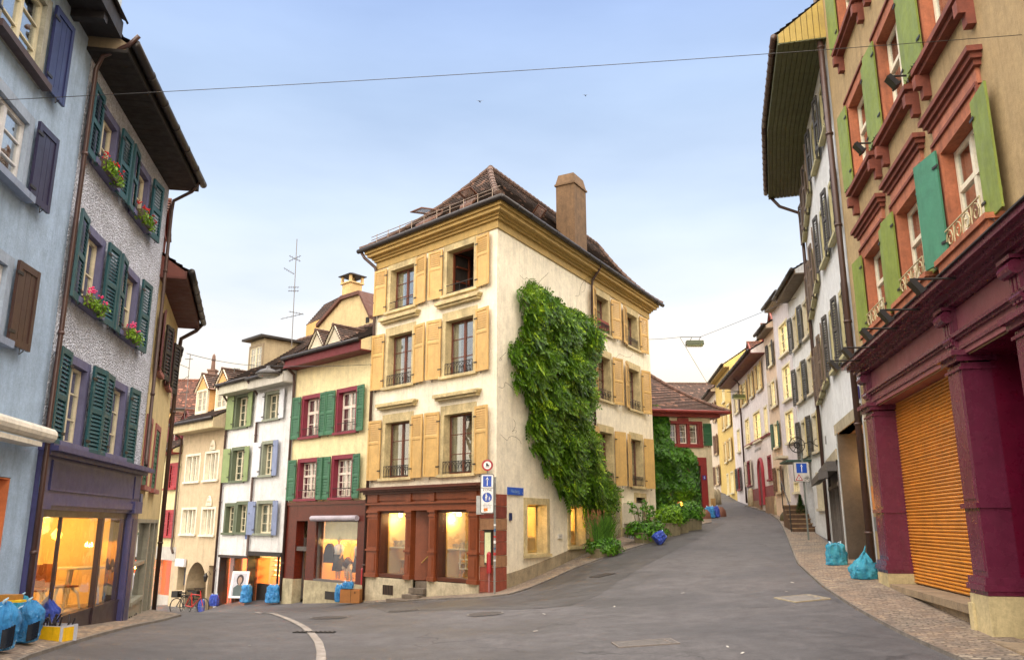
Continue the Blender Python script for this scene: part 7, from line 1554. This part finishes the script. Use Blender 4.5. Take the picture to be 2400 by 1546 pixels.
# ------------------------------------------------------------------ bicycles and portrait board
def bicycle(px, n_, label, colr, rz, basket):
    x, y, z = atw(C1, px, n_); t = thing('bicycle', label, 'bicycle', (x, y, z)); c, s_ = math.cos(rz), math.sin(rz); fn = lambda a, q, b=0: (x+a*c-b*s_, y+a*s_+b*c, z+q); r = .34
    for cx_ in (-.52, .52):
        mb = MB(); mb.tube([fn(cx_+r*math.cos(q*PI/12), r+r*math.sin(q*PI/12)) for q in range(25)], .022, 6); w_ = mb.build('wheel', M('14120F', 'plain'), t); mb = MB()
        for k in range(12): mb.tube([fn(cx_, r), fn(cx_+r*math.cos(k*PI/6), r+r*math.sin(k*PI/6))], .004, 3)
        mb.tube([fn(cx_, r, -.05), fn(cx_, r, .05)], .025, 6); mb.build('spokes', ALU, w_)
    mb = MB()
    for a, b in (((-.52, .34), (-.12, .3)), ((-.52, .34), (-.22, .82)), ((-.12, .3), (-.22, .86)), ((-.22, .8), (.32, .78)), ((-.12, .3), (.34, .7)), ((.3, .95), (.36, .68)), ((.36, .68), (.52, .34))): mb.tube([fn(*a), fn(*b)], .02, 6)
    mb.build('frame', M(colr, 'paint', .3), t)
    mb = MB(); mb.tube([fn(.3, .95), fn(.28, 1.03), fn(.22, 1.05, .28)], .014, 5); mb.tube([fn(.28, 1.03), fn(.22, 1.05, -.28)], .014, 5); mb.build('handlebar', IRON, t)
    mb = MB(); mb.hexa([fn((-.36, -.08)[i & 1], (.88, .94)[i >> 2], (-.08, .08)[i >> 1 & 1]*(1 if not i & 1 else .35)) for i in range(8)]); mb.build('saddle', M('1A1614'), t)
    mb = MB(); mb.tube([fn(-.12+.1*math.cos(q*PI/6), .3+.1*math.sin(q*PI/6), .04) for q in range(13)], .012, 4); mb.tube([fn(-.12, .3, -.08), fn(-.12, .14, -.14)], .012, 4); mb.tube([fn(-.12, .3, .08), fn(-.12, .46, .14)], .012, 4); mb.build('crank', ALU, t)
    mb = MB(); mb.bx(lambda a, b, q: fn(a, q, b), -.75, -.38, -.1, .1, .72, .75)
    if basket: mb.bx(lambda a, b, q: fn(a, q, b), -.72, -.4, -.14, .14, .75, .98); mb.bx(lambda a, b, q: fn(a, q, b), .38, .62, -.16, .16, .8, 1.02)
    mb.build('carrier', M('1C1A18', 'metalpaint'), t)
bicycle(436, .5, 'black bicycle with panniers parked by the arch', '1A1A1C', -.35, True); bicycle(455, .9, 'red bicycle with black wheels parked in front of the arch', 'C0281E', -.5, False)
x, y, z = atw(C1, 553, .5); t = thing('pavement_board', 'white framed advertising board with a blurred portrait outside the gallery', 'advertising board', (x, y, z)); rz = -.15; c, s_ = math.cos(rz), math.sin(rz)
lf = lambda a, q, b=0: (x+a*c-(b+q*.22)*s_, y+a*s_+(b+q*.22)*c, z+q)
mb = MB()
for a in (-.34, .34): mb.bx(lambda p, q, r_: lf(p, r_, q), a-.02, a+.02, -.02, .02, 0, 1.2)
mb.build('leg', M('A87A50', 'paint'), t)
mb = MB(); 
for a in (-.3, .3): mb.tube([(x+a*c, y+a*s_+.28, z+1.15), (x+a*c, y+a*s_+.65, z)], .018, 5)
mb.build('rear_leg', M('6A5240', 'paint'), t)
pp = lambda a, q, o: lf(a, q, -.03-o)
fr = MB(); fr.bx(lambda p, q, r_: lf(p, r_, q), -.36, .36, -.035, -.02, .22, 1.22); fo = fr.build('picture_frame', SWH, t)
def pf(pts, mat, name, o_): mb = MB(); mb.face([pp(a, q, o_) for a, q in pts]); return mb.build(name, mat, fo, recalc=False)
pf([(-.28, .3), (.28, .3), (.28, 1.15), (-.28, 1.15)], M('B8B8C0', 'paint'), 'print', .007); pf([(-.2, .3), (.22, .3), (.24, .6), (.08, .72), (-.06, .72), (-.22, .6)], M('4A5A5A', 'paint'), 'print', .009)
pf([(.02+.15*math.cos(k*PI/8), .9+.2*math.sin(k*PI/8)) for k in range(16)], M('3A3034', 'paint'), 'print', .011); pf([(.01+.085*math.cos(k*PI/8), .88+.13*math.sin(k*PI/8)) for k in range(16)], M('A88A78', 'paint'), 'print', .013); pf([(-.03, .7), (.06, .7), (.05, .8), (-.02, .8)], M('A08270', 'paint'), 'print', .0125)
# mannequins and clothes in the granite shop window
def dummy(u, n, zf, hgt, top, bot, label, pose=0):
    k = hgt/1.75; t = thing('mannequin', label, 'mannequin', C1.P(u, zf, n)); P = lambda a, q, b=0: C1.P(u+a*k, zf+q*k, n+b*k)
    me = MB(); sk = M('D8B898', 'plain', .5)
    if pose == 0:
        me.tube([P(0, 1.42), P(0, 1.5), P(0, 1.58), P(0, 1.68), P(0, 1.76)], [.05, .05, .09, .1, .03], 10); me.tube([P(0, .8), P(0, .95), P(0, 1.1), P(0, 1.28), P(0, 1.42)], [.15, .16, .12, .17, .08], 12)
        for s_ in (-1, 1): me.tube([P(s_*.17, 1.38), P(s_*.24, 1.1), P(s_*.2, .85, .1)], [.05, .04, .03], 6); me.tube([P(s_*.09, .85), P(s_*.1, .45), P(s_*.1, .03)], [.08, .055, .035], 8)
    else:
        me.tube([P(-.3, .0), P(-.15, .5), P(0, .9)], [.04, .06, .09], 8); me.tube([P(.1, .0), P(.15, .45), P(.0, .9)], [.04, .06, .09], 8); me.tube([P(0, .85), P(.2, 1.0), P(.4, .8)], [.14, .13, .1], 8); me.tube([P(.42, .75), P(.5, .62), P(.52, .5)], [.08, .09, .04], 8); me.tube([P(.35, .8), P(.4, .4), P(.35, .1)], [.04, .035, .03], 6)
    me.build('body', sk, t, smooth=True)
    if pose == 0:
        g = MB(); g.tube([P(0, 1.0), P(0, 1.15), P(0, 1.3), P(0, 1.42)], [.17, .15, .2, .1], 12)
        for s_ in (-1, 1): g.tube([P(s_*.17, 1.38), P(s_*.25, 1.1)], [.075, .06], 8)
        g.build('top', M(top, 'cloth'), t, smooth=True); g = MB(); g.tube([P(0, .35), P(0, .7), P(0, 1.02)], [.24, .2, .15], 12); g.build('skirt', M(bot, 'cloth'), t, smooth=True)
    else: g = MB(); g.tube([P(-.02, .8), P(.2, 1.02), P(.4, .82)], [.17, .15, .13], 10); g.build('top', M(top, 'cloth'), t, smooth=True)
dummy(s1-.85, -.42, zb_+.06, 1.5, 'E8E0D8', '1A1818', 'mannequin in a white top and long dark skirt in the clothes window')
dummy(s0+.55, -.45, zb_+.06, 1.45, 'E0D0B8', '241A18', 'mannequin in a pale top at the right side of the clothes window'); dummy(s0+1.0, -.38, zb_+.06, 1.1, '3A2420', '3A2420', 'bent over mannequin with pale legs in the clothes window', 1)
g = MB(); uu = s1-.38; g.prism([C1.P(uu+a, zb_+q, -.4) for a, q in ((-.3, .62), (.3, .62), (.32, .9), (.2, 1.2), (.06, 1.3), (-.06, 1.3), (-.2, 1.2), (-.32, .9))], (C1.nx*.12, C1.ny*.12, 0)); g.tube([C1.P(uu, zb_+1.32, -.34), C1.P(uu, zb_+1.45, -.34)], .01, 4); o = g.build('hanging_jacket', M('141214', 'cloth')); tag(o, 'black jacket on a hanger at the left of the clothes window', 'jacket'); centre(o, C1.P(uu, zb_+.6, -.65))
# ------------------------------------------------------------------ geranium boxes on the white house windows
def flowerbox(u0, u1, z, colr, label, n=.06):
    t = thing('geranium_box', label, 'flower box', L.P((u0+u1)/2, z, n), 'geranium boxes on the pebbledash house'); mb = MB(); mb.bx(L.P, u0, u1, z, z+.14, n-.02, n+.14); mb.build('trough', M('5A4A3E', 'paint'), t)
    mb = MB(); R_ = random.Random(int(z*100+u0*10))
    for k in range(12): leafcloud(mb, L.P(u0+(u1-u0)*(k+.5)/12, z+.12-R_.random()*.1, n+.08+R_.random()*.1), (.09, .1, .12), 34, .06, k)
    mb.build('foliage', M('6A9A2A', 'leaf', .5, k=.85), t, recalc=False); mb = MB()
    for k in range(int((u1-u0)*10)):
        c = Vector(L.P(u0+R_.random()*(u1-u0), z+.14+R_.random()*.14, n+.06+R_.random()*.12))
        for j in range(7):
            a = Vector((R_.uniform(-1, 1), R_.uniform(-1, 1), R_.uniform(-.6, 1))).normalized()*.045; mb.lathe([(.001, -.016), (.018, 0), (.001, .016)], c+a, 5)
    mb.build('blossom', M(colr, 'plain', .5), t)
flowerbox(.6, 1.45, 7.26, 'E01830', 'red geraniums on the sill of the top left window of the pebbledash house'); flowerbox(2.75, 3.6, 7.26, 'D81828', 'red geraniums on the sill of the top right window of the pebbledash house')
flowerbox(.6, 1.4, 4.98, 'F04080', 'pink geraniums on the sill of the middle left window of the pebbledash house'); flowerbox(2.75, 3.55, 4.98, 'F04080', 'pink geraniums on the sill of the middle right window of the pebbledash house')
# ------------------------------------------------------------------ cables and hanging lamps
def pt(px, py, d): r_, q_ = ray(px, py); return Vector((r_*d, d, EYE+q_*d))
def cable(a, b, sag, label, r=.012, n=24):
    mb = MB(); mb.tube([a.lerp(b, i/n)-Vector((0, 0, sag*4*(i/n)*(1-i/n))) for i in range(n+1)], r, 5); o = mb.build('overhead_cable', M('2A2A2C', 'plain', .5)); tag(o, label, 'cable'); centre(o, a); return o
a = Vector(L.P(-1.7, 7.0, .02)); ua_, za_ = L.uz(0, 235); a = Vector(L.P(ua_, za_, .0)); ub_, zb__ = R.uz(2395, 82); b = Vector(R.P(ub_, zb__, .0))
# a taut span: both ends lie on the facades, the wire between them
cable(a, b, .05, 'long black cable spanning the whole square from the blue house to the ochre house', .0042)
def streetlamp(px, py, d, label, w=.9, rz=0, col_='6A7A4A'):
    p = pt(px, py, d); t = thing('hanging_street_lamp', label, 'street lamp', p); c, s_ = math.cos(rz), math.sin(rz); fn = lambda a, b, q: (p.x+a*c-b*s_, p.y+a*s_+b*c, p.z+q)
    mb = MB(); mb.hexa([fn((-w/2, w/2)[i & 1]*(1 if i < 4 else .96), (-.17, .17)[i >> 1 & 1]*(1 if i < 4 else .8), (-.08, .1)[i >> 2]) for i in range(8)]); mb.build('housing', M('4A5236', 'metalpaint', .5), t)
    mb = MB(); mb.bx(fn, -w*.46, w*.46, -.13, .13, -.13, -.081)
    for k in range(7): mb.bx(fn, -w*.46+k*w*.14, -w*.46+k*w*.14+.015, -.15, .15, -.14, -.13)
    mb.build('diffuser', M('A8B088', 'plain', .3), t); mb = MB(); mb.tube([fn(-w*.8, 0, .26), fn(w*.4, 0, .26)], .016, 5); mb.tube([fn(-w*.25, 0, .1), fn(-w*.15, 0, .26)], .012, 4); mb.tube([fn(w*.25, 0, .1), fn(w*.35, 0, .26)], .012, 4); mb.build('hanger', IRON, t); return p
p = streetlamp(1628, 804, 33, 'green grey street lamp hanging on cables over the side street', .72)
q = Vector(C2.P(12.9, EYE+ray(1524, 787)[1]*34.5, 0)); q2 = Vector(R3.P(2.5, 0, 0)); q2.z = p.z+1.3
cable(q, p+Vector((-.5, 0, .27)), .02, 'cable from the cream house to the hanging street lamp', .01); cable(p+Vector((.25, 0, .27)), q2, .02, 'cable from the hanging street lamp to the right hand houses', .01)
e = pt(1656, 895, 40); cable(p+Vector((-.6, 0, .25)), e, .0, 'slack cable slanting down from the hanging lamp towards the upper houses', .01)
p2 = streetlamp(1737, 929, 44, 'second small yellow green street lamp hanging further up the street', .95); cable(Vector(R4.P(9, p2.z+.5, 0)), p2+Vector((0, 0, .26)), .02, 'short cable holding the far street lamp', .012); cable(p2+Vector((0, 0, .26)), e, .05, 'cable joining the far street lamp to the slanting cable', .012)
x, y, z = pt(628, 875, 30.5); t = thing('hanging_street_lamp', 'dark dome street lamp hanging before the white and yellow houses', 'street lamp', (x, y, z)); mb = MB(); mb.lathe([(.44, -.05), (.46, 0), (.3, .13), (.1, .2), (.06, .3), (.001, .32)], (x, y, z), 20); mb.build('shade', M('3A3836', 'metalpaint', .4), t, smooth=True); mb = MB(); mb.lathe([(.4, -.04), (.35, -.12), (.15, -.17), (.001, -.18)], (x, y, z), 18); mb.build('diffuser', M('8A8880', 'plain', .3), t, smooth=True)
g1 = Vector(L3.P(4.4, EYE+ray(447, 815)[1]*20.2, .3)); cable(g1, Vector((x, y, z+.31)), .1, 'cable from the narrow cream house to the dome street lamp', .009); cable(Vector((x, y, z+.31)), Vector(C1.P(6.35, EYE+ray(866, 856)[1]*28.6, .05)), .05, 'cable from the dome street lamp to the cream corner house', .009)
# ------------------------------------------------------------------ aerials
def aerial(px, py0, py1, d, label, bars, seed=0):
    a, b = pt(px, py1, d), pt(px+10, py0, d); t = thing('tv_aerial', label, 'aerial', a); mb = MB(); mb.tube([a-Vector((0, 0, .8)), b], .02, 5); mb.build('mast', M('6A6662', 'metalpaint'), t); mb = MB(); R_ = random.Random(seed)
    for (dx, dy, ln, sl) in bars:
        q_ = a.lerp(b, dy); e0 = q_+Vector((-ln*.6+dx, 0, -sl*ln)); e1 = q_+Vector((ln*.4+dx, 0, sl*ln)); mb.tube([e0, e1], .014, 4)
        for k in range(5): r_ = e0.lerp(e1, (k+.5)/5); mb.tube([r_+Vector((-.06, .2, 0)), r_+Vector((.06, -.2, 0))], .007, 3)
    mb.build('elements', M('5A5652', 'metalpaint'), t)
aerial(686, 560, 772, 36, 'tall television aerial with several crossbars above the dormers', [(0, .14, .95, .12), (.2, .18, .7, -.1), (0, .42, .5, .0), (0, .46, .5, .0), (-.25, .64, .5, -.3), (0, .78, .55, .25), (0, .78, .55, -.25)])
aerial(436, 830, 942, 40, 'thin television aerial near the lower left houses', [(-.1, .2, .5, 0), (-.1, .5, .35, .3), (-.2, .75, .6, -.2), (0, .9, .4, 0)], 1)
aerial(540, 862, 905, 37, 'small television aerial with a long comb of elements on the white house roof', [(-.35, .55, 1.0, .06), (.1, .95, .4, 0)], 2)
# birds
for px, py, d, lab in ((1124, 238, 60, 'small dark bird flying high above the cream house'), (1372, 224, 70, 'tiny dark bird flying right of the other one')):
    p = pt(px, py, d); mb = MB(); mb.tube([p+Vector((-.06, -.12, 0)), p, p+Vector((.04, .12, .02)), p+Vector((.07, .2, .0))], [.02, .045, .04, .005], 6)
    for s_ in (-1, 1): mb.face([p+Vector((0, -.03, .02)), p+Vector((0, .07, .02)), p+Vector((s_*.3, .1, .16)), p+Vector((s_*.32, .02, .1))])
    o = mb.build('bird', M('1A1A1E', 'plain'), None, recalc=False); tag(o, lab, 'bird'); centre(o, p)
